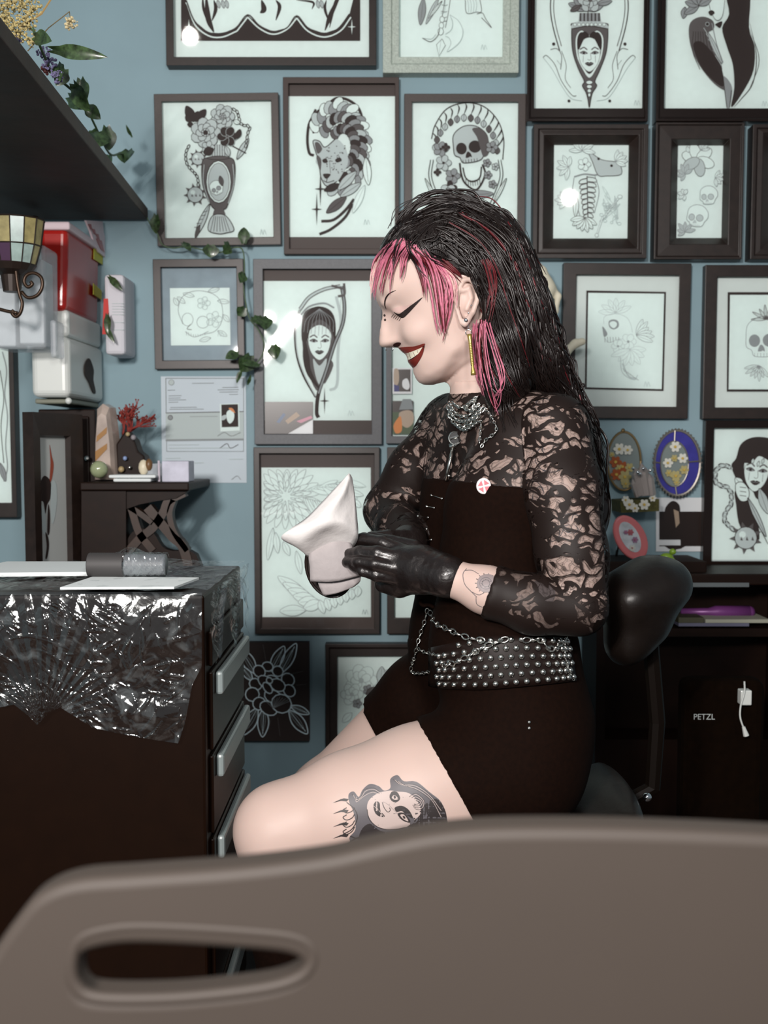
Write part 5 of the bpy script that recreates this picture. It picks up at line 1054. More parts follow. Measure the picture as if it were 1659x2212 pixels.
ctl = [(822, 600, 40, 30), (850, 560, 55, 40), (832, 640, 42, 22), (838, 657, 33, 14), (833, 676, 12, 9), (843, 676, 17, 9), (855, 676, 27, 12), (868, 672, 35, 14), (886, 668, 46, 20), (920, 640, 62, 40), (970, 600, 72, 50), (1005, 650, 72, 50), (1000, 540, 77, 60), (1060, 600, 74, 60), (900, 520, 66, 60), (1100, 640, 60, 50),
       (822, 715, 7, 6), (824, 738, 10, 7), (835, 742, 13, 7), (850, 740, 17, 7), (840, 715, 11, 7), (850, 700, 17, 8), (866, 726, 26, 9), (875, 705, 36, 12), (895, 705, 46, 18), (925, 700, 57, 30), (960, 700, 63, 40),
       (866, 754, 12, 7), (880, 756, 22, 8), (897, 752, 31, 10), (914, 748, 36, 14), (893, 733, 37, 12), (925, 745, 43, 20), (886, 780, 15, 7), (897, 778, 23, 8), (907, 768, 31, 9), (898, 803, 17, 11), (905, 818, 17, 12), (920, 808, 30, 14), (925, 780, 40, 18), (945, 800, 42, 18), (950, 765, 52, 26), (985, 765, 57, 28), (1000, 730, 60, 30), (950, 822, 32, 14), (985, 790, 48, 20), (1040, 720, 58, 35)]
cp_ = np.array([O(x, y, W/1000) for x, y, W, r in ctl]); W_ = np.array([c[2] for c in ctl])/1000; R_ = np.array([c[3] for c in ctl])/1000
K = lambda r: np.where(r > 0, r*r*np.log(r+1e-12), 0)
n = len(cp_); A = np.zeros((n+3, n+3)); A[:n, :n] = K(np.hypot(cp_[:, None, 0]-cp_[None, :, 0], cp_[:, None, 1]-cp_[None, :, 1]))+np.eye(n)*1e-6; A[:n, n] = 1; A[:n, n+1:] = cp_; A[n, :n] = 1; A[n+1:, :n] = cp_.T
sol = np.linalg.solve(A, np.concatenate([W_, [0, 0, 0]]))
g = Grid((O(790, 600)[0], Y0-.092, O(900, 900)[1]), (O(1135, 600)[0], Y0+.092, O(900, 455)[1]), .0021)
X2, Z2 = np.meshgrid(g.ax[0], g.ax[2], indexing='ij')
Wd = sol[n]+sol[n+1]*X2+sol[n+2]*Z2; wR = np.zeros_like(X2); wS = np.zeros_like(X2)
for k in range(n):
    r = np.hypot(X2-cp_[k, 0], Z2-cp_[k, 1]); Wd = Wd+sol[k]*K(r); ww = 1/(r+.002)**3; wR += ww*R_[k]; wS += ww
Wd = np.clip(Wd, .004, .08); Rr = wR/wS; dd_ = d2poly(X2, Z2, poly)
D = Wd*np.sqrt(np.clip(1-(1-np.clip(dd_/Rr, 0, 1))**2, 0, 1)); D = np.where(dd_ > 0, D, dd_)
gx_, gz_ = np.gradient(D, .0021); sc_ = 1/np.sqrt(1+np.minimum(gx_**2+gz_**2, 9))
g.f = ((np.abs(g.ax[1][None, :, None]-Y0)-D[:, None, :])*sc_[:, None, :]).astype(np.float32)
def pp(x, y, W): return tuple(P(x, y, Y0-W))
for sg in (1, -1):
    for x, y, W, r, k in ((867, 671, .026, (.013, .012, .0095), .004), (912, 716, .034, (.026, .018, .020), .012), (842, 655, .024, (.012, .010, .006), .008)):
        c = Vector(pp(x, y, W)); c.y = Y0+(c.y-Y0)*sg; g.ell(c, r, k)
    hel = [(997, 698, 5), (986, 664, 4.5), (989, 628, 4.5), (1001, 606, 5), (1017, 603, 5), (1029, 620, 5.5), (1031, 648, 5.5), (1022, 674, 5.5), (1010, 692, 6.5), (1004, 700, 7)]
    g.cap([(lambda q, r: (q[0], Y0+(q[1]-Y0)*sg, q[2], r))(pp(x, y, .078+(.008 if 3 < i < 8 else 0)), r*Y0/F) for i, (x, y, r) in enumerate(hel)], .002)
    g.cap([(lambda q: (q[0], Y0+(q[1]-Y0)*sg, q[2], .0028))(pp(x, y, .0785)) for x, y in ((1000, 628), (1013, 622), (1018, 645), (1008, 668))], .002)
    c = Vector(pp(1010, 650, .070)); c.y = Y0+(c.y-Y0)*sg; g.ell(c, (.013, .008, .026), .004)
g.ell(pp(857, 746, .015), (.0055, .004, .003), .002, sub=True)
g.pcap([(1030, 760, Y0, 62), (1050, 905, Y0+.01, 70)], .02)
hv, hf = g.mesh(); hv = smooth_mesh(hv, hf, 2, .5)
# body below the neck
HS = .0055
lo_ = (P(480, 1800, 1.33).x-.06, 1.13, 0.0); hi_ = (P(1345, 1100, 1.3).x+.1, 1.95, P(1000, 820, 1.5).z)
NT = [(1120, 960, 1.42, 92), (1120, 1060, 1.415, 118), (1080, 1200, 1.42, 112), (1085, 1380, 1.42, 140), (1120, 1560, 1.40, 155)]
FT = [(1030, 945, 1.57, 88), (1045, 1060, 1.56, 118), (1015, 1200, 1.55, 105), (1030, 1380, 1.56, 132), (1060, 1540, 1.56, 140)]
BU = [[(1050, 1095, 1.40, 78)], [(1000, 1090, 1.52, 72)]]
NA = [(1195, 930, 1.37, 76), (1213, 1060, 1.33, 76), (1235, 1200, 1.31, 68), (1252, 1312, 1.30, 58)]
NFA = [(1252, 1312, 1.30, 58), (1150, 1305, 1.30, 58), (1050, 1275, 1.31, 51), (965, 1245, 1.33, 38), (900, 1228, 1.365, 34)]
FA = [(985, 930, 1.62, 66), (905, 1020, 1.65, 60), (842, 1102, 1.66, 50)]
FFA = [(842, 1102, 1.66, 50), (862, 1140, 1.56, 42), (885, 1168, 1.48, 34)]
NECK = [(1035, 830, Y0, 62), (1060, 930, 1.49, 80)]
SHO = [(1195, 930, 1.38, 70), (1060, 900, 1.49, 62), (985, 930, 1.61, 62)]
NL = [(1110, 1645, 1.37, 150), (900, 1712, 1.35, 138), (760, 1748, 1.34, 118), (606, 1792, 1.33, 93)]
NS = [(606, 1792, 1.33, 93), (640, 2000, 1.36, 88), (640, 2300, 1.38, 62), (640, 2520, 1.38, 48)]
FL = [(1050, 1530, 1.58, 125), (930, 1522, 1.60, 100), (715, 1738, 1.72, 95)]
FS = [(715, 1738, 1.72, 95), (760, 1950, 1.74, 75), (770, 2120, 1.76, 45)]
def grow(ch, e): return [c[:3]+(c[3]+e,) for c in ch]
g = Grid(lo_, hi_, HS)
for ch, k, ys in ((NT, .03, 1.1), (FT, .03, 1.1), (SHO, .04, 1), (NECK, .03, 1), (NA, .006, 1), (NFA, .012, 1), (FA, .02, 1), (FFA, .012, 1), (NL, .03, 1), (NS, .03, 1), (FL, .03, 1), (FS, .03, 1)): g.pcap(ch, k, ys)
for b_ in BU: g.pcap(b_, .03)
for (x, y, d) in ((640, 2520, 1.38), (770, 2120, 1.76)):   # feet flat on the floor
    a_ = P(x, y, d); g.cap([(a_.x, a_.y, max(.07, min(a_.z, .12)), .04), (a_.x, a_.y-.02, .045, .042), (a_.x-.04, a_.y-.16, .035, .034)], .02)
    g.cap([(a_.x, a_.y, a_.z, .042*1.0), (a_.x, a_.y, .10, .04)], .02)
Xg, Yg, Zg = g.full(); g.f = np.maximum(g.f, (.004-Zg).astype(np.float32)); g.f[:, :, -1] = 1; 
bv, bf = g.mesh(); bv = smooth_mesh(bv, bf, 3, .5)
V = np.concatenate([hv, bv]); Fc = np.concatenate([hf, bf+len(hv)])
person = mk('person', V, Fc, SKIN, None, True)
tag(person, 'person with black and pink hair, lace sleeves and black gloves, seated holding a tissue', 'person')
TB = bvh((hv, hf), (bv, bf)); THEAD = bvh((hv, hf)); TBODY = bvh((bv, bf))
def pxof(X, Y, Z):
    dy = Y; dz = Z-CAMZ; fwd = dy*cp-dz*sp_; up = dy*sp_+dz*cp
    return CX+F*X/fwd, CY-F*up/fwd
def plane_clip(g, x, y, nx, ny, lo=None):
    Xg, Yg, Zg = g.full(); px, py = pxof(Xg, Yg, Zg); g.f = np.maximum(g.f, (-((px-x)*nx+(py-y)*ny)*1.45/F).astype(np.float32))
# tall black boots, added so the chair slot shows only dark
for ch, fx in ((grow([(634, 1960, 1.355, 90), (640, 2000, 1.36, 88), (640, 2300, 1.38, 62), (640, 2520, 1.38, 48)], 9), (640, 2520, 1.38)), (grow([(760, 1950, 1.74, 75), (770, 2120, 1.76, 45)], 8), (770, 2120, 1.76))):
    a_ = P(*fx); gb = Grid((a_.x-.12, a_.y-.26, -.005), (a_.x+.12, a_.y+.12, P(0, 1925, ch[0][2]).z+.05), .0055); gb.pcap(ch, .02)
    gb.cap([(a_.x, a_.y, max(.07, min(a_.z, .12)), .046), (a_.x, a_.y-.02, .047, .047), (a_.x-.04, a_.y-.16, .04, .04)], .02); gb.cap([(a_.x, a_.y, a_.z, .048), (a_.x, a_.y, .10, .046)], .02)
    Xg, Yg, Zg = gb.full(); gb.f = np.maximum(gb.f, (.001-Zg).astype(np.float32)); plane_clip(gb, 640, 1935, 0, 1); sdf_obj('added_boot', gb, BC, person)
# shorts
g1 = Grid((P(850, 1700, 1.5).x-.05, 1.15, P(0, 1900, 1.4).z-.08), hi_[:2]+(P(0, 1330, 1.45).z+.02,), .005)
g1.pcap(grow(NL, 12), .02); plane_clip(g1, 966, 1672, .87, -.49); Xg, Yg, Zg = g1.full(); px_, py_ = pxof(Xg, Yg, Zg)
fa = g1.f.copy(); g1.f[:] = 1; g1.pcap(grow(FL, 14), .02); plane_clip(g1, 796, 1560, .88, -.47); g1.f = np.maximum(g1.f, ((1.475-Yg)).astype(np.float32)*0-1+np.where(Yg > 1.475, 0, 2).astype(np.float32)*0) if False else g1.f
fb_ = g1.f.copy(); g1.f[:] = 1; g1.pcap(grow(NT, 10), .03, 1.1); g1.pcap(grow(FT, 10), .03, 1.1); plane_clip(g1, 1000, 1375, 0, 1)
g1.f = smin(smin(fa, fb_, .015), g1.f, .02); g1.f = np.maximum(g1.f, (-((px_-770)*.88+(py_-1560)*-.47)*1.45/F-.03).astype(np.float32))
sh, (sv, sf) = sdf_obj('black_shorts', g1, BC, person)
# top
g2 = Grid((P(880, 1200, 1.6).x-.03, 1.2, P(0, 1420, 1.45).z-.02), (P(1290, 1000, 1.4).x, 1.8, P(0, 990, 1.5).z), .005)
g2.pcap(grow(NT, 9), .03, 1.1); g2.pcap(grow(FT, 8), .03, 1.1)
for b_ in BU: g2.pcap(grow(b_, 7), .03)
plane_clip(g2, 935, 1032, -.10, .995); plane_clip(g2, 1000, 1400, 0, -1)
tp, (tv, tf) = sdf_obj('black_top', g2, BC, person)
# lace
def _lace(nt, hole=0.30, dens=0.5):
    N = nt.nodes.new; L = nt.links.new
    tc = N('ShaderNodeTexCoord'); ns = N('ShaderNodeTexNoise'); ns.inputs['Scale'].default_value = 22; ns.inputs['Detail'].default_value = 2; L(tc.outputs['Object'], ns.inputs['Vector'])
    mx = N('ShaderNodeMixRGB'); mx.inputs[0].default_value = .06; L(tc.outputs['Object'], mx.inputs[1]); L(ns.outputs['Color'], mx.inputs[2])
    mp = N('ShaderNodeMapping'); mp.inputs['Scale'].default_value = (.75, 1, 1.35); mp.inputs['Rotation'].default_value = (0, .35, 0); L(mx.outputs[0], mp.inputs[0])
    v1 = N('ShaderNodeTexVoronoi'); v1.feature = 'DISTANCE_TO_EDGE'; v1.inputs['Scale'].default_value = 46; L(mp.outputs[0], v1.inputs['Vector'])
    m1 = N('ShaderNodeMath'); m1.operation = 'LESS_THAN'; m1.inputs[1].default_value = .09; L(v1.outputs['Distance'], m1.inputs[0])
    n2 = N('ShaderNodeTexNoise'); n2.inputs['Scale'].default_value = 24; n2.inputs['Detail'].default_value = 3; L(mp.outputs[0], n2.inputs['Vector'])
    m2 = N('ShaderNodeMath'); m2.operation = 'GREATER_THAN'; m2.inputs[1].default_value = 1-dens; L(n2.outputs['Fac'], m2.inputs[0])
    v2 = N('ShaderNodeTexVoronoi'); v2.feature = 'DISTANCE_TO_EDGE'; v2.inputs['Scale'].default_value = 150; L(mp.outputs[0], v2.inputs['Vector'])
    m3 = N('ShaderNodeMath'); m3.operation = 'LESS_THAN'; m3.inputs[1].default_value = .05; L(v2.outputs['Distance'], m3.inputs[0]); m3b = N('ShaderNodeMath'); m3b.operation = 'MULTIPLY'; m3b.inputs[1].default_value = .7; L(m3.outputs[0], m3b.inputs[0])
    a = N('ShaderNodeMath'); a.operation = 'MAXIMUM'; L(m1.outputs[0], a.inputs[0]); L(m2.outputs[0], a.inputs[1]); b = N('ShaderNodeMath'); b.operation = 'MAXIMUM'; L(a.outputs[0], b.inputs[0]); L(m3b.outputs[0], b.inputs[1])
    c = N('ShaderNodeMath'); c.operation = 'MAXIMUM'; c.inputs[1].default_value = hole; L(b.outputs[0], c.inputs[0])
    t = N('ShaderNodeBsdfTransparent'); p_ = N('ShaderNodeBsdfPrincipled'); p_.inputs['Base Color'].default_value = lin((24, 13, 9))+(1,); p_.inputs['Roughness'].default_value = .6; p_.inputs['Specular IOR Level'].default_value = .3
    x = N('ShaderNodeMixShader'); L(c.outputs[0], x.inputs[0]); L(t.outputs[0], x.inputs[1]); L(p_.outputs[0], x.inputs[2]); return x.outputs[0]
LACE = mixmat('black_lace', lambda nt: _lace(nt, .22, .43)); LACED = mixmat('dense_black_lace', lambda nt: _lace(nt, .5, .52))
g3 = Grid((P(950, 1200, 1.3).x, 1.18, P(0, 1420, 1.3).z), (P(1345, 1000, 1.3).x+.02, 1.5, P(0, 860, 1.4).z+.02), .005)
g3.pcap(grow(NA, 6), .02); plane_clip(g3, 1105, 880, .86, .5); sdf_obj('lace_sleeve', g3, LACE, person)
g3 = Grid((P(950, 1200, 1.3).x, 1.18, P(0, 1420, 1.3).z), (P(1345, 1000, 1.3).x+.02, 1.45, P(0, 1180, 1.3).z), .005)
g3.pcap(grow(NFA, 6), .012); plane_clip(g3, 1053, 1282, .94, .33); sdf_obj('lace_forearm_sleeve', g3, LACED, person)
g3 = Grid((P(760, 1200, 1.7).x-.05, 1.22, P(0, 1200, 1.6).z), (P(1260, 1000, 1.4).x, 1.8, P(0, 830, 1.4).z), .005)
g3.pcap(grow(FA, 6), .02); g3.pcap(grow(SHO, 6), .04); g3.pcap(grow(NT, 5), .03, 1.1); g3.pcap(grow(FT, 5), .03, 1.1); g3.pcap(grow(NECK, 5), .03); g3.pcap(grow(FFA, 5), .012)
for b_ in BU: g3.pcap(grow(b_, 4), .03)
plane_clip(g3, 1000, 1166, 0, -1); plane_clip(g3, 985, 848, .05, 1)
lo2, (lv, lf) = sdf_obj('lace_bodice', g3, mixmat('bodice_lace', lambda nt: _lace(nt, .3, .47)), person)
TL = bvh((lv, lf), (bv, bf), (tv, tf), (sv, sf))
# gloves
GLV = mat('black_latex', (26, 20, 19), .34, bump=.5, scale=70, spec=.55, coat=.15)
ga = Grid(P(700, 1330, 1.3)-Vector((0, .03, .01)), P(1000, 1120, 1.3)+Vector((.01, .26, .01)), .0018)
gl = [(968, 1246, 1.328, 47)]
for k in range(9): gl.append((962-k*7, 1244-k*2.2, 1.332+k*.0035, 46+(2.0 if k % 2 else -1.2)))
ga.pcap(gl, .002); ga.pcap([(905, 1226, 1.36, 47), (868, 1218, 1.37, 42)], .012); ga.pcap([(905, 1240, 1.362, 44), (862, 1262, 1.378, 26), (828, 1262, 1.385, 19)], .012)
for ch in ([(872, 1192, 1.372, 19), (826, 1172, 1.382, 15), (786, 1164, 1.40, 13.5), (756, 1168, 1.412, 12), (745, 1184, 1.418, 10)],
           [(866, 1208, 1.358, 19), (816, 1194, 1.362, 15.5), (777, 1192, 1.374, 13.5), (750, 1198, 1.39, 12), (742, 1208, 1.402, 10)],
           [(858, 1228, 1.354, 18), (810, 1218, 1.352, 14.5), (774, 1214, 1.362, 12.5), (750, 1214, 1.378, 11), (744, 1222, 1.39, 9)],
           [(856, 1248, 1.360, 16), (814, 1244, 1.354, 12.5), (783, 1234, 1.360, 11), (762, 1224, 1.372, 10)],
           [(895, 1186, 1.40, 22), (848, 1172, 1.415, 16), (806, 1163, 1.425, 14), (780, 1166, 1.43, 12)]): ga.pcap(ch, .0032)
sdf_obj('glove', ga, GLV, person)
ga = Grid(P(715, 1290, 1.4)-Vector((0, 0, .01)), P(935, 1120, 1.38)+Vector((.03, .2, .01)), .0019)
ga.pcap([(880, 1150, 1.53, 44), (884, 1172, 1.475, 36), (858, 1184, 1.46, 32)], .01)
for ch in ([(862, 1172, 1.462, 16), (820, 1166, 1.45, 14), (782, 1170, 1.44, 12.5), (758, 1182, 1.436, 11)], [(858, 1192, 1.462, 16), (815, 1190, 1.45, 14), (775, 1194, 1.44, 12.5), (752, 1206, 1.436, 11)], [(858, 1208, 1.465, 15), (815, 1212, 1.455, 13), (780, 1216, 1.445, 11)], [(858, 1220, 1.47, 13), (820, 1232, 1.46, 11.5), (790, 1236, 1.45, 10)], [(884, 1162, 1.46, 18), (840, 1158, 1.44, 14), (800, 1160, 1.425, 12)]): ga.pcap(ch, .0032)
sdf_obj('glove', ga, GLV, person)
# make-up and face
FM = [mat('liner_black', (30, 16, 14), .6), mat('lip_dark_red', (108, 36, 28), .35), mat('tooth', (225, 216, 195), .25), mat('mouth_inside', (50, 14, 12), .6), mat('lip_brown_red', (128, 52, 44), .4), mat('lid_rose', (196, 165, 158), .5)]
d = Decal(THEAD, .0007)
d.poly([(846, 670), (862, 662), (878, 660), (890, 655), (876, 670), (862, 676)], 5)
d.build('eyelid_tint', FM, person)
d = Decal(THEAD, .0009); d.poly([(850, 674), (862, 678), (874, 670), (890, 658), (913, 642), (895, 663), (880, 679), (870, 687), (860, 683)], 0, 3)
for k in range(5): d.line([(852+k*4, 677+k*1.8), (847+k*4, 683+k*2), (845+k*4, 686+k*2)], 1, 0, taper=True)
d.build('eyeliner', FM, person)
d = Decal(THEAD, .0009); d.line([(834, 668), (831, 658), (833, 645), (841, 634), (855, 627)], 3.2, 0, taper=True); d.build('eyebrow', FM, person)
d = Decal(THEAD, .0008); d.poly([(862, 753), (880, 751), (896, 750), (916, 744), (914, 760), (905, 777), (893, 794), (885, 790), (878, 776), (870, 763)], 3, 3)
d.build('mouth_opening', FM, person)
d = Decal(THEAD, .0016); d.poly([(861, 752), (879, 749), (896, 748), (917, 742), (913, 749), (896, 757), (878, 763), (868, 761)], 4, 3); d.build('upper_lip', FM, person)
d = Decal(THEAD, .0014); d.poly([(875, 764), (895, 757), (912, 750), (908, 760), (894, 771), (883, 777), (878, 772)], 2, 3)
d.line([(883, 763), (887, 774)], .7, 3, sm=False); d.line([(892, 760), (896, 769)], .7, 3, sm=False); d.line([(901, 756), (903, 763)], .6, 3, sm=False); d.build('teeth', FM, person)
d = Decal(THEAD, .0018); d.poly([(881, 779), (890, 776), (903, 765), (914, 749), (915, 758), (908, 775), (895, 793), (886, 790)], 1, 3); d.build('lower_lip', FM, person)
d = Decal(THEAD, .0006); d.poly([(849, 745), (857, 740), (866, 741), (862, 748), (853, 750)], 3, 2); d.build('nostril', FM, person)
mb = MB()
for x, y in ((831, 681), (832, 691)): q = hit(THEAD, x, y); mb = MB(); mb.ball(q if q else P(x, y, 1.46), .0019, 8); mb.build('bridge_piercing', INK[0], person, smooth=True)
q = P(841, 753, Y0); mb = MB(); mb.tube([q+Vector((.0055*math.sin(t), 0, .0055*math.cos(t))) for t in np.linspace(-2.2, 2.2, 14)[::1]], .0009, 6); o = mb.build('nose_ring', CHROME, person, smooth=True); 
# hair
HB = mat('black_hair', (22, 14, 12), .36, var=.3, scale=300, spec=.5); HP = mat('pink_hair', (186, 104, 126), .45, var=.2, scale=260); HR = mat('dark_red_hair', (88, 22, 28), .4, var=.3, scale=260); HW = mat('pale_pink_hair', (205, 165, 160), .5, var=.2, scale=260)
g = Grid((P(800, 600, 1.48).x, 1.33, P(0, 1190, 1.45).z), (P(1350, 600, 1.45).x, 1.63, P(0, 425, 1.48).z), .004)
g.pcap([(905, 565, 1.48, 88), (960, 550, 1.48, 88)], .02, 1.32)
g.pcap([(975, 545, 1.48, 100), (1035, 590, 1.48, 118), (1085, 690, 1.475, 108), (1120, 790, 1.475, 98), (1175, 880, 1.50, 80), (1225, 970, 1.51, 72), (1252, 1100, 1.50, 62), (1262, 1180, 1.50, 40)], .02, .98)
g.pcap([(930, 495, 1.48, 42), (985, 480, 1.47, 45), (1040, 505, 1.46, 42)], .012)
g.pcap([(1065, 640, 1.42, 55), (1085, 740, 1.405, 55), (1092, 830, 1.40, 48), (1088, 880, 1.40, 30)], .02)
Xg, Yg, Zg = g.full(); px_, py_ = pxof(Xg, Yg, Zg)
fp = [(760, 555), (812, 552), (832, 545), (870, 548), (905, 566), (945, 584), (975, 594), (1000, 596), (1028, 606), (1042, 640), (1040, 690), (1026, 720), (1030, 790), (1040, 860), (1050, 930), (1040, 1010), (760, 1010)]
sel = (px_ > 740) & (px_ < 1070)
cl = np.full(g.f.shape, -1.0); cl[sel] = d2poly(px_[sel], py_[sel], spl(fp, 3, True))*1.45/F; g.f = np.maximum(g.f, cl.astype(np.float32))
hair, (av, af) = sdf_obj('hair', g, HB, person)
TH = bvh((av, af), (hv, hf), (bv, bf)); bvh_front = TH; TBL = bvh((bv, bf)); THO = bvh((av, af))
def strand(mb, pts, w, tree, off=.003, default=1.40, i=0, n=5, flat=.5, ns=6, stop=False):
    q = []
    for x, y in spl(pts, ns):
        if stop and len(q) >= 0:
            r__ = ray(x, y); hb = TBL.ray_cast(CAMP, r__); ha = THO.ray_cast(CAMP, r__)
            if hb[0] is not None and (ha[0] is None or hb[3] < ha[3]):
                if len(q) > 3: break
                return
        h_ = hit(tree, x, y, off)
        if h_ is None or h_.y > 1.6: h_ = P(x, y, default)
        q.append(h_)
    if len(q) < 3: return
    for _ in range(3): q = [q[0]]+[(q[k-1]+q[k]*2+q[k+1])/4 for k in range(1, len(q)-1)]+[q[-1]]
    m = len(q); r = [w*1.4/F*(.25+.75*math.sin(math.pi*min(1, .25+.75*k/(m-1)))) if k < m-1 else w*.15*1.4/F for k in range(m)]
    mb.tube(q, r, n, i, cap=False, flat=flat)
C = [(880, 540), (950, 490), (1030, 540), (1080, 640), (1120, 760), (1165, 860), (1215, 950), (1250, 1060), (1262, 1160)]
Cs = np.array(spl(C, 8)); mb = MB(); rr = random.Random(11)
def flow(s, t0, t1, jit):
    n = len(Cs); a, b = int(t0*(n-1)), int(t1*(n-1)); out = []; ks = list(range(a, b+1, max(1, (b-a)//5)))
    for k in ks:
        p0 = Cs[max(0, k-2)]; p1 = Cs[min(n-1, k+2)]; t = p1-p0; t /= np.linalg.norm(t); nn_ = np.array([t[1], -t[0]]); R__ = np.interp(k/(n-1), [0, .25, .5, .75, 1], [60, 100, 98, 78, 45])
        q = Cs[k]+nn_*s*R__+np.array([rr.gauss(0, jit), rr.gauss(0, jit)]); out.append((q[0], q[1]))
    return out
def inface(x, y):
    return d2poly(np.array([x]), np.array([y]), [(a_, b_) for a_, b_ in fp])[0] > 4
for k in range(560):
    t0 = rr.uniform(0, .7); p_ = flow(rr.uniform(-1.05, 1.06), t0, min(1, t0+rr.uniform(.2, .45)), 6.5)
    if len(p_) < 3 or any(inface(*q) for q in p_): continue
    strand(mb, p_, rr.uniform(1.2, 4.2), TH, rr.uniform(.001, .008), 1.45, 0 if rr.random() < .97 else 1, stop=True)
for k in range(60):   # teased crown
    x = rr.uniform(880, 1060); y = np.interp(x, [880, 940, 1000, 1060], [490, 450, 452, 478])+rr.uniform(-6, 26); L = rr.uniform(30, 75)
    strand(mb, [(x, y+14), (x+L*.3, y-6+rr.gauss(0, 5)), (x+L*.7, y+rr.gauss(4, 6)), (x+L, y+20+rr.gauss(0, 8))], rr.uniform(1, 2.8), TH, .004, 1.46)
for k in range(26):
    x = rr.uniform(895, 1000); y = np.interp(x, [895, 940, 1000], [478, 440, 445]); a_ = rr.uniform(-2.7, -.4); L = rr.uniform(12, 34)
    strand(mb, [(x, y+10), (x+L*.5*math.cos(a_), y+L*.5*math.sin(a_)+2), (x+L*math.cos(a_+.5), y+L*.7*math.sin(a_+.5)+4)], .8, TH, .004, 1.47)
for k in range(110):   # roots above the fringe
    u = rr.random(); x0, y0 = 880+u*80+rr.gauss(0, 5), 482+rr.gauss(0, 6); x1, y1 = 822+u*135+rr.gauss(0, 5), 528+u*40+rr.gauss(0, 6)
    strand(mb, [(x0, y0), ((x0+x1)/2-6, (y0+y1)/2-8), (x1, y1)], rr.uniform(1, 2.6), bvh_front, .004, 1.47)
for pts in ([(1090, 520), (1120, 580), (1160, 640), (1178, 690)], [(1120, 560), (1160, 650), (1195, 720), (1212, 760)], [(1140, 620), (1165, 680), (1200, 720), (1190, 760)], [(1150, 700), (1200, 760), (1225, 800), (1222, 830)], [(1160, 720), (1185, 770), (1230, 840), (1255, 880)], [(1180, 800), (1230, 840), (1270, 910), (1300, 960)], [(1200, 860), (1255, 900), (1290, 960), (1305, 1010)], [(1060, 800), (1070, 860), (1062, 920)], [(1110, 800), (1095, 860), (1112, 920)], [(1085, 820), (1080, 880), (1090, 930)]):
    for k in range(7): strand(mb, [(x+rr.gauss(0, 6), y+rr.gauss(0, 4)) for x, y in pts], rr.uniform(1, 3), TH, .004, 1.45)
mb.build('hair_strands', [HB, HR], person, smooth=True)
def locks(name, L, mats, tree=TH):
    mb = MB()
    for pts, n, sp2, w, i, off in L:
        for k in range(n):
            u = (k/(max(1, n-1))-.5)*2; m = len(pts)
            q_ = rr.uniform(.55, 1.08)
            strand(mb, [(x+u*sp2*(1-.55*(j/(m-1))**2)+rr.gauss(0, 1.2), pts[0][1]+(y-pts[0][1])*q_+rr.gauss(0, 1.5)) for j, (x, y) in enumerate(pts)], w*rr.uniform(.7, 1.25), tree, off+rr.uniform(0, .002), 1.475, i if rr.random() < .8 else (i+1) % len(mats))
    return mb.build(name, mats, person, smooth=True)
TF = bvh((av, af), (hv, hf))
locks('pink_fringe', [([(858, 520), (832, 548), (812, 590), (803, 640)], 12, 9, 2.6, 0, .005), ([(868, 516), (842, 555), (828, 600), (822, 632)], 9, 7, 2.4, 0, .005), ([(880, 520), (858, 560), (846, 600), (843, 632)], 9, 8, 2.6, 0, .005), ([(892, 528), (876, 560), (870, 590), (866, 612)], 8, 8, 2.6, 0, .005),
    ([(835, 535), (812, 575), (803, 620), (801, 655)], 6, 3, 1.8, 2, .004), ([(895, 535), (905, 570), (915, 605), (918, 640)], 9, 10, 2.8, 0, .006), ([(905, 540), (930, 580), (942, 630), (950, 690), (955, 712)], 14, 16, 3.0, 0, .007), ([(925, 555), (955, 600), (968, 650), (965, 700), (955, 745)], 12, 12, 2.8, 0, .006), ([(945, 575), (972, 605), (982, 640), (984, 672)], 8, 9, 2.6, 2, .005)], [HP, HR, HW], TF)
locks('red_lock', [([(1048, 560), (1062, 600), (1064, 650), (1055, 700)], 9, 10, 2.4, 0, .007), ([(950, 562), (975, 585), (995, 608)], 9, 12, 3, 0, .005)], [HR], TH)
locks('black_fringe_strand', [([(872, 500), (858, 535), (850, 575), (849, 600)], 5, 3, 1.6, 0, .008), ([(880, 505), (885, 545), (905, 580), (925, 600)], 5, 4, 1.8, 0, .009), ([(850, 512), (832, 540), (822, 565)], 5, 5, 1.8, 0, .007), ([(905, 520), (925, 560), (960, 580)], 8, 8, 2.2, 0, .008)], [HB], TF)
locks('pink_underlock', [([(1040, 690), (1042, 750), (1052, 810), (1068, 870), (1076, 885)], 7, 7, 2.2, 0, .010), ([(1032, 700), (1028, 760), (1034, 820), (1042, 850)], 10, 9, 2.6, 0, .010), ([(1052, 700), (1070, 770), (1085, 830), (1080, 870), (1068, 895)], 5, 5, 1.8, 0, .010)], [HP, HR], TH)
# jewellery
GOLD = mat('gold', (200, 178, 100), .35, metal=.8)
def link_chain(name, pts, m, parent, sz=.004, r_=.0011, tree=None, off=.004, default=1.45, step=1.5):
    q = []
    for x, y in spl(pts, 8):
        h_ = hit(tree, x, y, off) if tree else None; q.append(h_ if h_ is not None else P(x, y, default))
    mb = MB(); acc = 0; flip = 0
    for k in range(1, len(q)):
        acc += (q[k]-q[k-1]).length
        if acc > sz*step:
            acc = 0; t = (q[k]-q[k-1]).normalized(); up = Vector((0, -1, 0)) if flip else t.cross(Vector((0, -1, 0))); up = (up-t*up.dot(t)).normalized(); flip = not flip
            mb.tube([q[k]+t*sz*math.cos(a_)+up*sz*.6*math.sin(a_) for a_ in np.linspace(0, 2*math.pi, 11)], r_, 5, cap=False)
    return mb.build(name, m, parent, smooth=True)
neck = link_chain('necklace', [(968, 872), (975, 905), (1000, 922), (1028, 905), (1042, 885)], SILV, person, .0045, .0016, TL, .005, step=1.0)
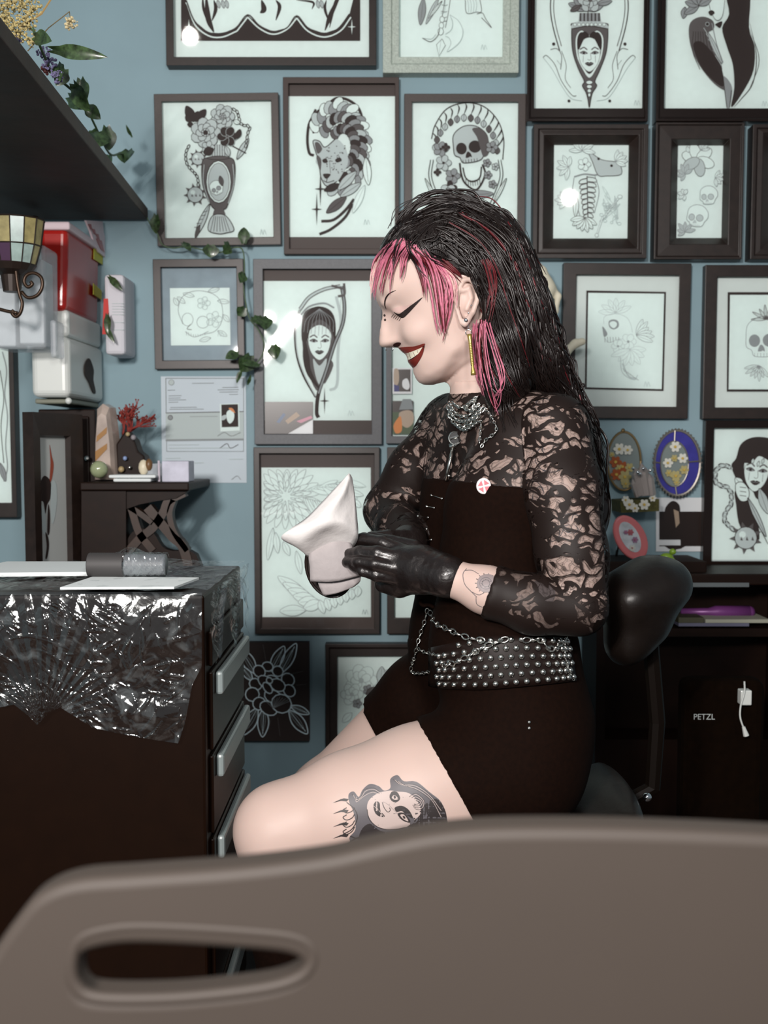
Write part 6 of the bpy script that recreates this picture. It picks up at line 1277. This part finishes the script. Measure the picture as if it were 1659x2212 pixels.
for k, pts in enumerate(([(970, 866), (985, 892), (1010, 898), (1036, 872)], [(970, 878), (985, 905), (1012, 908), (1042, 880)], [(976, 868), (1000, 880), (1030, 858)], [(1010, 872), (1025, 868), (1020, 885), (1008, 884)], [(982, 915), (1005, 928), (1035, 910)])): link_chain('necklace', pts, SILV, person, .0035, .0014, TL, .006, step=.9)
link_chain('necklace', [(1040, 870), (1062, 900), (1072, 930), (1050, 950), (1040, 965)], SILV, person, .003, .001, TL, .006); link_chain('necklace', [(1040, 905), (1038, 930), (1036, 955)], SILV, person, .0028, .001, TL, .006)
c = hit(TL, 983, 946, .008) or P(983, 946, 1.42); rc = 14*1.42/F
mb = MB(); vs = [c+Vector((rc*math.cos(t), 0, rc*math.sin(t))) for t in np.linspace(0, 2*math.pi, 20, endpoint=False)]; mb.add(vs+[v_+Vector((0, .002, 0)) for v_ in vs], [tuple(range(20))]+[tuple(range(39, 19, -1))]+[(j, 20+j, 20+(j+1) % 20, (j+1) % 20) for j in range(20)]); pd = mb.build('pendant', mat('dark_pendant', (60, 60, 60), .3, metal=.7), person)
mb = MB(); mb.tube(vs+[vs[0]], .0012, 6); mb.build('pendant_rim', SILV, pd); mb = MB(); mb.tube([c+Vector((-.007, -.001, -.001)), c+Vector((.007, -.001, .003))], .0018, 5); mb.build('engraved_word', SILV, pd)
q0 = hit(TL, 978, 968, .01) or P(978, 968, 1.4); q1 = P(963, 1038, q0.y-.002)
mb = MB(); mb.tube([q0, q1], .0026, 6); mb.tube([q0+Vector((-.005, 0, .002)), q0+Vector((.011, 0, .006))], .0042, 6); mb.tube([q1+(q0-q1)*.15, q1+(q0-q1)*.15+Vector((.007, 0, -.001))], .0022, 5); mb.build('key_pendant', SILV, person, smooth=True)
mb = MB(); mb.ball(P(1007, 692, 1.40), .004, 8); mb.ball(P(1012, 676, 1.395), .0016, 6); mb.ball(P(1018, 660, 1.395), .0016, 6); mb.build('ear_stud', CHROME, person, smooth=True)
mb = MB(); mb.tube([P(1011, 700, 1.398), P(1012, 712, 1.397)], .0008, 5); mb.tube([P(1012, 718, 1.396)+Vector((.004*math.cos(t), 0, .004*math.sin(t))) for t in np.linspace(0, 6.28, 12)], .0008, 5); er = mb.build('earring_hoop', CHROME, person, smooth=True)
e0, e1 = P(1014, 722, 1.392), P(1023, 810, 1.385); mb = MB(); mb.tube([e0, e0.lerp(e1, .08), e0.lerp(e1, .25), e0.lerp(e1, .8), e0.lerp(e1, .93), e1], [.0035, .0032, .002, .002, .0036, .0038], 8)
for k in range(14): mb.ball(e0.lerp(e1, .22+.04*k), .0028, 6)
mb.build('bone_earring', GOLD, er, smooth=True)
# badge, lacing, belt
c = hit(TL, 1045, 1050, .004) or P(1045, 1050, 1.36); rc = 16*c.y/F; m3 = MB(); 
vs = [c+Vector((rc*math.cos(t), 0, rc*1.1*math.sin(t))) for t in np.linspace(0, 2*math.pi, 22, endpoint=False)]; m3.add(vs+[v_+Vector((0, .004, 0)) for v_ in vs], [tuple(range(22))]+[(j, 22+j, 22+(j+1) % 22, (j+1) % 22) for j in range(22)])
bd = m3.build('badge', mat('badge_white', (225, 215, 215), .3), person, bevel=.001); m3 = MB()
for k in range(4):
    a_ = .3+k*math.pi/2; m3.add([c+Vector((rc*.15*math.cos(a_+.7), -.0006, rc*.15*math.sin(a_+.7))), c+Vector((rc*.8*math.cos(a_+.15), -.0006, rc*.85*math.sin(a_+.15))), c+Vector((rc*.8*math.cos(a_+1.25), -.0006, rc*.85*math.sin(a_+1.25)))], [(0, 1, 2)])
m3.build('badge_print', mat('badge_pink', (205, 120, 130), .3), bd)
TT = bvh((tv, tf), (sv, sf), (bv, bf))
for k, (x, y, x1, y1) in enumerate(((932, 1070, 955, 1077), (938, 1097, 922, 1094), (903, 1115, 925, 1118), (902, 1132, 922, 1143), (915, 1168, 932, 1166), (945, 1190, 946, 1196))):
    mb = MB(); a_ = hit(TT, x, y, .003, 1.46); b_ = hit(TT, x1, y1, .003, 1.44); mb.tube([a_, b_], .0007, 5); mb.ball(a_, .0018, 6); mb.ball(b_, .002, 6); mb.build('corset_hook', SILV, person, smooth=True)
for y in (1560, 1573): mb = MB(); mb.ball(hit(TT, 1143, y, .001, 1.3), .0026, 8); mb.build('rivet', SILV, person, smooth=True)
# belt: a band lifted off the clothes
bl_t = [(925, 1400), (960, 1392), (1040, 1376), (1120, 1372), (1200, 1376), (1232, 1380)]; bl_b = [(925, 1482), (962, 1488), (1040, 1490), (1120, 1484), (1200, 1476), (1246, 1470)]
tt_, bb_ = spl(bl_t, 5), spl(bl_b, 5); vs = []; n = len(tt_)
for k in range(n):
    for j in range(7):
        x = tt_[k][0]+(bb_[k][0]-tt_[k][0])*j/6; y = tt_[k][1]+(bb_[k][1]-tt_[k][1])*j/6; vs.append(hit(TT, x, y, .006, 1.30))
belt = mk('studded_belt', vs, [(k*7+j, k*7+j+1, (k+1)*7+j+1, (k+1)*7+j) for k in range(n-1) for j in range(6)], mat('belt_leather', (24, 12, 8), .5, spec=.3), person, True)
o = belt.modifiers.new('thick', 'SOLIDIFY'); o.thickness = .003; o.offset = -1
proto = None
def bt(u, v_): 
    k = u*(n-1); i = min(int(k), n-2); f_ = k-i; a_ = np.array(tt_[i])*(1-f_)+np.array(tt_[i+1])*f_; b_ = np.array(bb_[i])*(1-f_)+np.array(bb_[i+1])*f_; return a_+(b_-a_)*v_
for r_ in range(6):
    for k in range(16):
        u = .12+(k+.5*(r_ % 2))/16*.88
        if u > 1: continue
        if r_ == 0 and k < 3: continue
        q = bt(min(u, .995), .08+r_*.165); h_ = hit(TT, q[0], q[1], .0085, 1.30)
        if proto is None: proto = MB().ball((0, 0, 0), (.0042, .0038, .0042), 10).build('stud', SILV, None, smooth=True); s_ = proto
        else: s_ = proto.copy(); col.objects.link(s_)
        s_.location = h_; s_.scale = (1, 1, 1); adopt(s_, belt)
for pts, sz in (([(925, 1308), (918, 1340), (905, 1380), (895, 1420), (888, 1450), (905, 1455), (925, 1452)], .0042), ([(925, 1310), (940, 1345), (965, 1358), (1005, 1375), (1050, 1384)], .006), ([(950, 1440), (985, 1430), (1020, 1412), (1050, 1395), (1095, 1380)], .006), ([(1120, 1384), (1165, 1382), (1185, 1400), (1200, 1398), (1222, 1378)], .006), ([(1222, 1378), (1220, 1405), (1226, 1440), (1240, 1470)], .003), ([(900, 1400), (920, 1410), (945, 1415)], .004)):
    link_chain('belt_chain', pts, SILV, belt, sz, sz*.22, TT, .011, 1.40)
mb = MB(); mb.tube([P(x, y, 1.42) for x, y in spl([(938, 1312), (925, 1306), (916, 1308), (908, 1302), (910, 1294)], 4)], .003, 7); mb.build('corset_loop', BC, person, smooth=True)
# tattoos
TM = [mat('tattoo_black', (48, 42, 42), .5), mat('tattoo_grey', (92, 88, 92), .5), mat('tattoo_soft', (138, 126, 126), .5), mat('tattoo_pale', (190, 172, 166), .5)]
d = Decal(TBODY, .0006); z = lambda L: [(440+x/2.592, 1540+y/2.592) for x, y in L]
d.poly(z([(815, 700), (850, 650), (840, 560), (815, 500), (812, 455), (840, 440), (868, 470), (890, 430), (930, 398), (980, 410), (1010, 435), (1045, 420), (1045, 370), (1085, 348), (1120, 382), (1190, 385), (1260, 440), (1330, 500), (1362, 590), (1355, 650), (1240, 690), (1100, 705), (950, 720), (850, 740)]), 1)
d.poly(z([(1150, 600), (1230, 520), (1300, 480), (1350, 540), (1362, 620), (1340, 655), (1200, 680), (1150, 650)]), 0); d.poly(z([(880, 660), (930, 620), (990, 660), (1080, 670), (1150, 650), (1200, 680), (1050, 712), (880, 735)]), 0)
d.poly(z([(915, 540), (925, 490), (975, 450), (1040, 435), (1080, 440), (1150, 450), (1200, 500), (1215, 560), (1180, 600), (1130, 640), (1040, 655), (980, 640), (935, 600)]), 3)
d.poly(z([(950, 520), (965, 495), (985, 505), (990, 545), (1015, 580), (985, 580), (960, 560)]), 0, 3); d.line(z([(950, 520), (975, 540), (1012, 585)]), 1, 3)
d.poly(z([(1040, 470), (1055, 440), (1085, 445), (1100, 480), (1080, 500), (1055, 495)]), 0, 3); d.ell = None
d.poly(z([(1053, 474), (1066, 460), (1082, 470), (1088, 484), (1068, 486)]), 3, 2); d.poly(z([(1064, 466), (1073, 464), (1076, 476), (1067, 480)]), 0, 2)
d.poly(z([(1110, 540), (1150, 556), (1180, 600), (1160, 625), (1140, 590)]), 1, 3)
d.poly(z([(1070, 530), (1110, 520), (1150, 545), (1172, 590), (1140, 575), (1110, 550), (1080, 555)]), 0, 3); d.poly(z([(1085, 565), (1120, 560), (1155, 600), (1150, 615), (1110, 600)]), 0, 3); d.poly(z([(1100, 572), (1122, 570), (1146, 606), (1120, 596)]), 3, 2); d.poly(z([(1114, 578), (1124, 578), (1130, 590), (1120, 592)]), 0, 2)
d.line(z([(1000, 500), (1010, 530), (1030, 555), (1045, 545), (1040, 530)]), 1.6, 0); d.line(z([(1080, 560), (1040, 520), (1010, 500), (1000, 505)]), 1, 2); d.line(z([(915, 540), (925, 590), (960, 630), (1010, 650), (1080, 650), (1130, 640)]), 1.6, 0)
for k in range(7): d.line(z([(1150+k*7, 470+k*3), (1190, 450-k*2+k*9), (1235-k*4, 490+k*2), (1230-k*6, 535-k*4), (1190-k*2, 540-k*5), (1170+k*3, 515)]), 1, 3 if k % 2 else 0)
for k in range(5): d.line(z([(1060+k*10, 372+k*4), (1100+k*8, 400+k*2), (1180+k*5, 400+k*9), (1260+k*5, 450+k*12), (1330, 530+k*18)]), .9, 3 if k % 2 else 0)
for k in range(4): d.line(z([(830+k*8, 455+k*5), (855, 480+k*6), (880+k*4, 470), (900+k*6, 430+k*8), (950, 420+k*8), (985, 440+k*6)]), .9, 3 if k % 2 else 0)
for y in (490, 552, 625, 690): d.poly(z([(812, y-8), (800, y+6), (770, y+2), (722, y+14), (765, y-6), (785, y-12)]), 0, 3, sm=False)
for k in range(4): d.line(z([(800, 530+k*40), (780, 545+k*40), (800, 560+k*40), (830, 550+k*38), (845, 530+k*36)]), 1.8, 0)
d.line(z([(800, 500), (845, 540), (860, 590), (830, 650), (780, 680)]), 2, 0)
d.line(z([(800, 735), (860, 700), (950, 690)]), 3, 0); d.line(z([(820, 690), (900, 720)]), 2.4, 0)
d.build('thigh_tattoo', TM, person)
d = Decal(TBODY, .0006)
for pts, w_ in (([(1008, 1228), (1000, 1240), (1004, 1262), (1018, 1278), (1030, 1290)], 1.3), ([(1004, 1232), (1020, 1232), (1034, 1240)], 1.1), ([(1018, 1278), (1034, 1285), (1046, 1280)], 1.2), ([(1028, 1290), (1030, 1305), (1042, 1312)], 1.2)): d.line(pts, w_, 1)
d.build('forearm_tattoo', TM, person); d = Decal(TBODY, .0007)
d.poly([(1030, 1262), (1036, 1246), (1052, 1240), (1068, 1246), (1066, 1270), (1050, 1280), (1036, 1274)], 2)
for k in range(14): a_ = k*.45; d.line([(1050+8*math.cos(a_), 1260+8*math.sin(a_)), (1050+24*math.cos(a_), 1260+22*math.sin(a_))], 1.6, k % 2)
for r_ in (8, 14): d.line([(1050+r_*math.cos(t), 1260+r_*.9*math.sin(t)) for t in (0, 1, 2, 3, 4, 5)], 1, 1, True)
d.build('forearm_tattoo', TM, person); d = Decal(TBODY, .0006)

d.poly([(1150, 1262), (1170, 1252), (1192, 1262), (1200, 1285), (1186, 1308), (1162, 1300)], 2); d.line([(1166, 1262), (1158, 1282), (1172, 1300)], 1.6, 0); d.line([(1180, 1262), (1190, 1280), (1176, 1296)], 1.6, 0)
d.build('elbow_tattoo', TM, person)
for x, y, r_ in ((1190, 990, 34), (1180, 1140, 36), (1245, 1010, 26), (1150, 1060, 24), (1235, 1130, 24), (1175, 880, 22)):
    d = Decal(TBODY, .0006)
    for k in range(6):
        a_ = k*1.05+x; d.line([(x+r_*.2*math.cos(a_), y+r_*.2*math.sin(a_)), (x+r_*.8*math.cos(a_+.4), y+r_*.8*math.sin(a_+.4)), (x+r_*math.cos(a_+1), y+r_*math.sin(a_+1))], 2.2, 1 if k % 2 else 0, taper=True)
    d.line([(x+r_*math.cos(t), y+r_*.9*math.sin(t)) for t in (0, 1, 2, 3, 4, 5)], 1.5, 1, True)
    d.build('arm_tattoo', TM, person)
# held tissue and dark dish
TIS = mat('tissue_cloth', (226, 222, 220), .9, var=.03, scale=60, bump=.3)
def sheet(name, rows, m, th_=.0012):
    R2 = [spl([tuple(q) for q in r], 5) for r in rows]; cols = list(zip(*R2)); C2 = [spl(c, 5) for c in cols]; nn_ = len(C2[0]); vs = [P(*C2[i][j]) for i in range(len(C2)) for j in range(nn_)]
    o = mk(name, vs, [(i*nn_+j, i*nn_+j+1, (i+1)*nn_+j+1, (i+1)*nn_+j) for i in range(len(C2)-1) for j in range(nn_-1)], m, None, True); q = o.modifiers.new('thick', 'SOLIDIFY'); q.thickness = th_; return o
th = sheet('tissue', [[(754, 1022, 1.40), (756, 1024, 1.40), (758, 1026, 1.40), (761, 1032, 1.41)], [(716, 1062, 1.385), (738, 1066, 1.37), (752, 1070, 1.385), (767, 1072, 1.40)], [(665, 1115, 1.37), (700, 1112, 1.35), (738, 1112, 1.365), (772, 1120, 1.39)], [(628, 1142, 1.36), (680, 1138, 1.345), (735, 1132, 1.36), (774, 1150, 1.385)], [(608, 1164, 1.37), (655, 1172, 1.36), (708, 1156, 1.37), (770, 1172, 1.395)], [(655, 1188, 1.39), (668, 1205, 1.395), (705, 1198, 1.40), (752, 1196, 1.405)]], TIS)
tag(th, 'white tissue held up in a point by the gloved hands', 'tissue')
th = sheet('wiping_cloth', [[(690, 1168, 1.392), (725, 1164, 1.385), (758, 1172, 1.392)], [(668, 1195, 1.385), (715, 1190, 1.378), (765, 1196, 1.388)], [(669, 1225, 1.382), (720, 1222, 1.375), (772, 1226, 1.384)], [(670, 1256, 1.385), (722, 1256, 1.378), (776, 1244, 1.386)]], mat('grey_wipe', (165, 158, 158), .9, var=.04, scale=80, bump=.3)); tag(th, 'grey folded wipe hanging below the white tissue', 'cloth')
th = sheet('wiping_cloth', [[(684, 1250, 1.395), (725, 1246, 1.39), (780, 1238, 1.395)], [(690, 1268, 1.392), (730, 1266, 1.388), (778, 1256, 1.394)], [(699, 1287, 1.395), (730, 1281, 1.39), (765, 1268, 1.396)]], mat('grey_wipe', (0, 0, 0))); tag(th, 'second wipe showing as a strip under the grey folded one', 'cloth')
th = thing('black_dish', 'round black dish behind the wipes in the gloved hands', 'dish', P(715, 1225, 1.415))
mb = MB(); ovaldisc(mb, 712, 1224, 52, 68, 1.412, .006, 0, 36, -.25); mb.build('dish_body', mat('black_dish', (28, 14, 9), .3), th, bevel=.002); mb = MB(); ovalring(mb, 712, 1224, 50, 66, 1.412, .0022, 0, 36, -.25); mb.build('dish_rim', mat('black_dish', (0, 0, 0)), th)
# ================================================================ STOOL
LE = mat('black_leather', (20, 14, 11), .4, var=.15, scale=60, bump=.15, spec=.4)
th = thing('rolling_stool', 'black leather rolling stool with a curved backrest under the seated person', 'stool', (P(1200, 1800, 1.47).x, 1.47, 0))
g = Grid((P(1270, 1300, 1.4).x, 1.22, P(0, 1480, 1.3).z), (P(1520, 1300, 1.4).x, 1.78, P(0, 1180, 1.5).z), .005)
g.pcap([(1350, 1290, 1.42, 50), (1400, 1256, 1.44, 48), (1438, 1254, 1.46, 46)], .02, 1.6); g.pcap([(1350, 1290, 1.42, 48), (1345, 1390, 1.42, 30)], .03, 1.6); g.pcap([(1430, 1270, 1.45, 48), (1395, 1345, 1.45, 38), (1350, 1405, 1.44, 30)], .03, 1.6); g.pcap([(1390, 1290, 1.44, 50), (1360, 1370, 1.43, 35)], .03, 1.6)
sdf_obj('backrest', g, LE, th)
mb = MB(); mb.tube([P(x, y, 1.42) for x, y in spl([(1370, 1425), (1380, 1395), (1400, 1370), (1425, 1345), (1440, 1335)], 4)], .0008, 5); mb.build('piping', mat('worn_piping', (110, 60, 62), .4), th)
g = Grid((P(1000, 1700, 1.4).x-.05, 1.15, P(0, 1880, 1.3).z), (P(1400, 1700, 1.4).x, 1.8, P(0, 1640, 1.5).z), .006)
g.pcap([(1080, 1835, 1.44, 40), (1160, 1805, 1.44, 45), (1240, 1764, 1.44, 44), (1330, 1716, 1.44, 36)], .02, 5.5)
sdf_obj('seat', g, LE, th)
sc_x = P(1200, 1800, 1.47).x; zs_ = P(0, 1850, 1.47).z
MB().tube([(sc_x, 1.47, .12), (sc_x, 1.47, zs_)], .022, 14).build('gas_lift', CHROME, th, smooth=True)
MB().tube([P(1340, 1740, 1.47), P(1410, 1700, 1.47), P(1420, 1560, 1.47), P(1405, 1380, 1.47)], .012, 8).build('back_support', mat('stool_metal', (12, 6, 3), .6, spec=.1), th)
MB().box((P(1180, 0, 1.47).x, 1.43, zs_-.03), (P(1400, 0, 1.47).x, 1.51, zs_+.01)).build('mechanism', mat('stool_metal', (0, 0, 0)), th)
for x, y in ((1398, 1722), (1380, 1774)):
    mb = MB(); mb.ball(P(x, y, 1.40), .0065, 12); mb.tube([P(x, y, 1.40), P(x, y, 1.46)], .003, 6); mb.build('lever_knob', CHROME, th, smooth=True)
for k in range(5):
    a_ = 2*math.pi*k/5+.3; e = Vector((sc_x+.27*math.cos(a_), 1.47+.27*math.sin(a_), .07)); mb = MB(); mb.tube([(sc_x, 1.47, .13), (e.x, e.y, .075)], [.022, .014], 8); lg = mb.build('leg', mat('stool_metal', (0, 0, 0)), th)
    mb = MB(); mb.tube([(e.x-.012, e.y, .028), (e.x+.012, e.y, .028)], .028, 12); mb.tube([(e.x, e.y, .03), (e.x, e.y, .075)], .006, 6); mb.build('caster', BLK, lg)
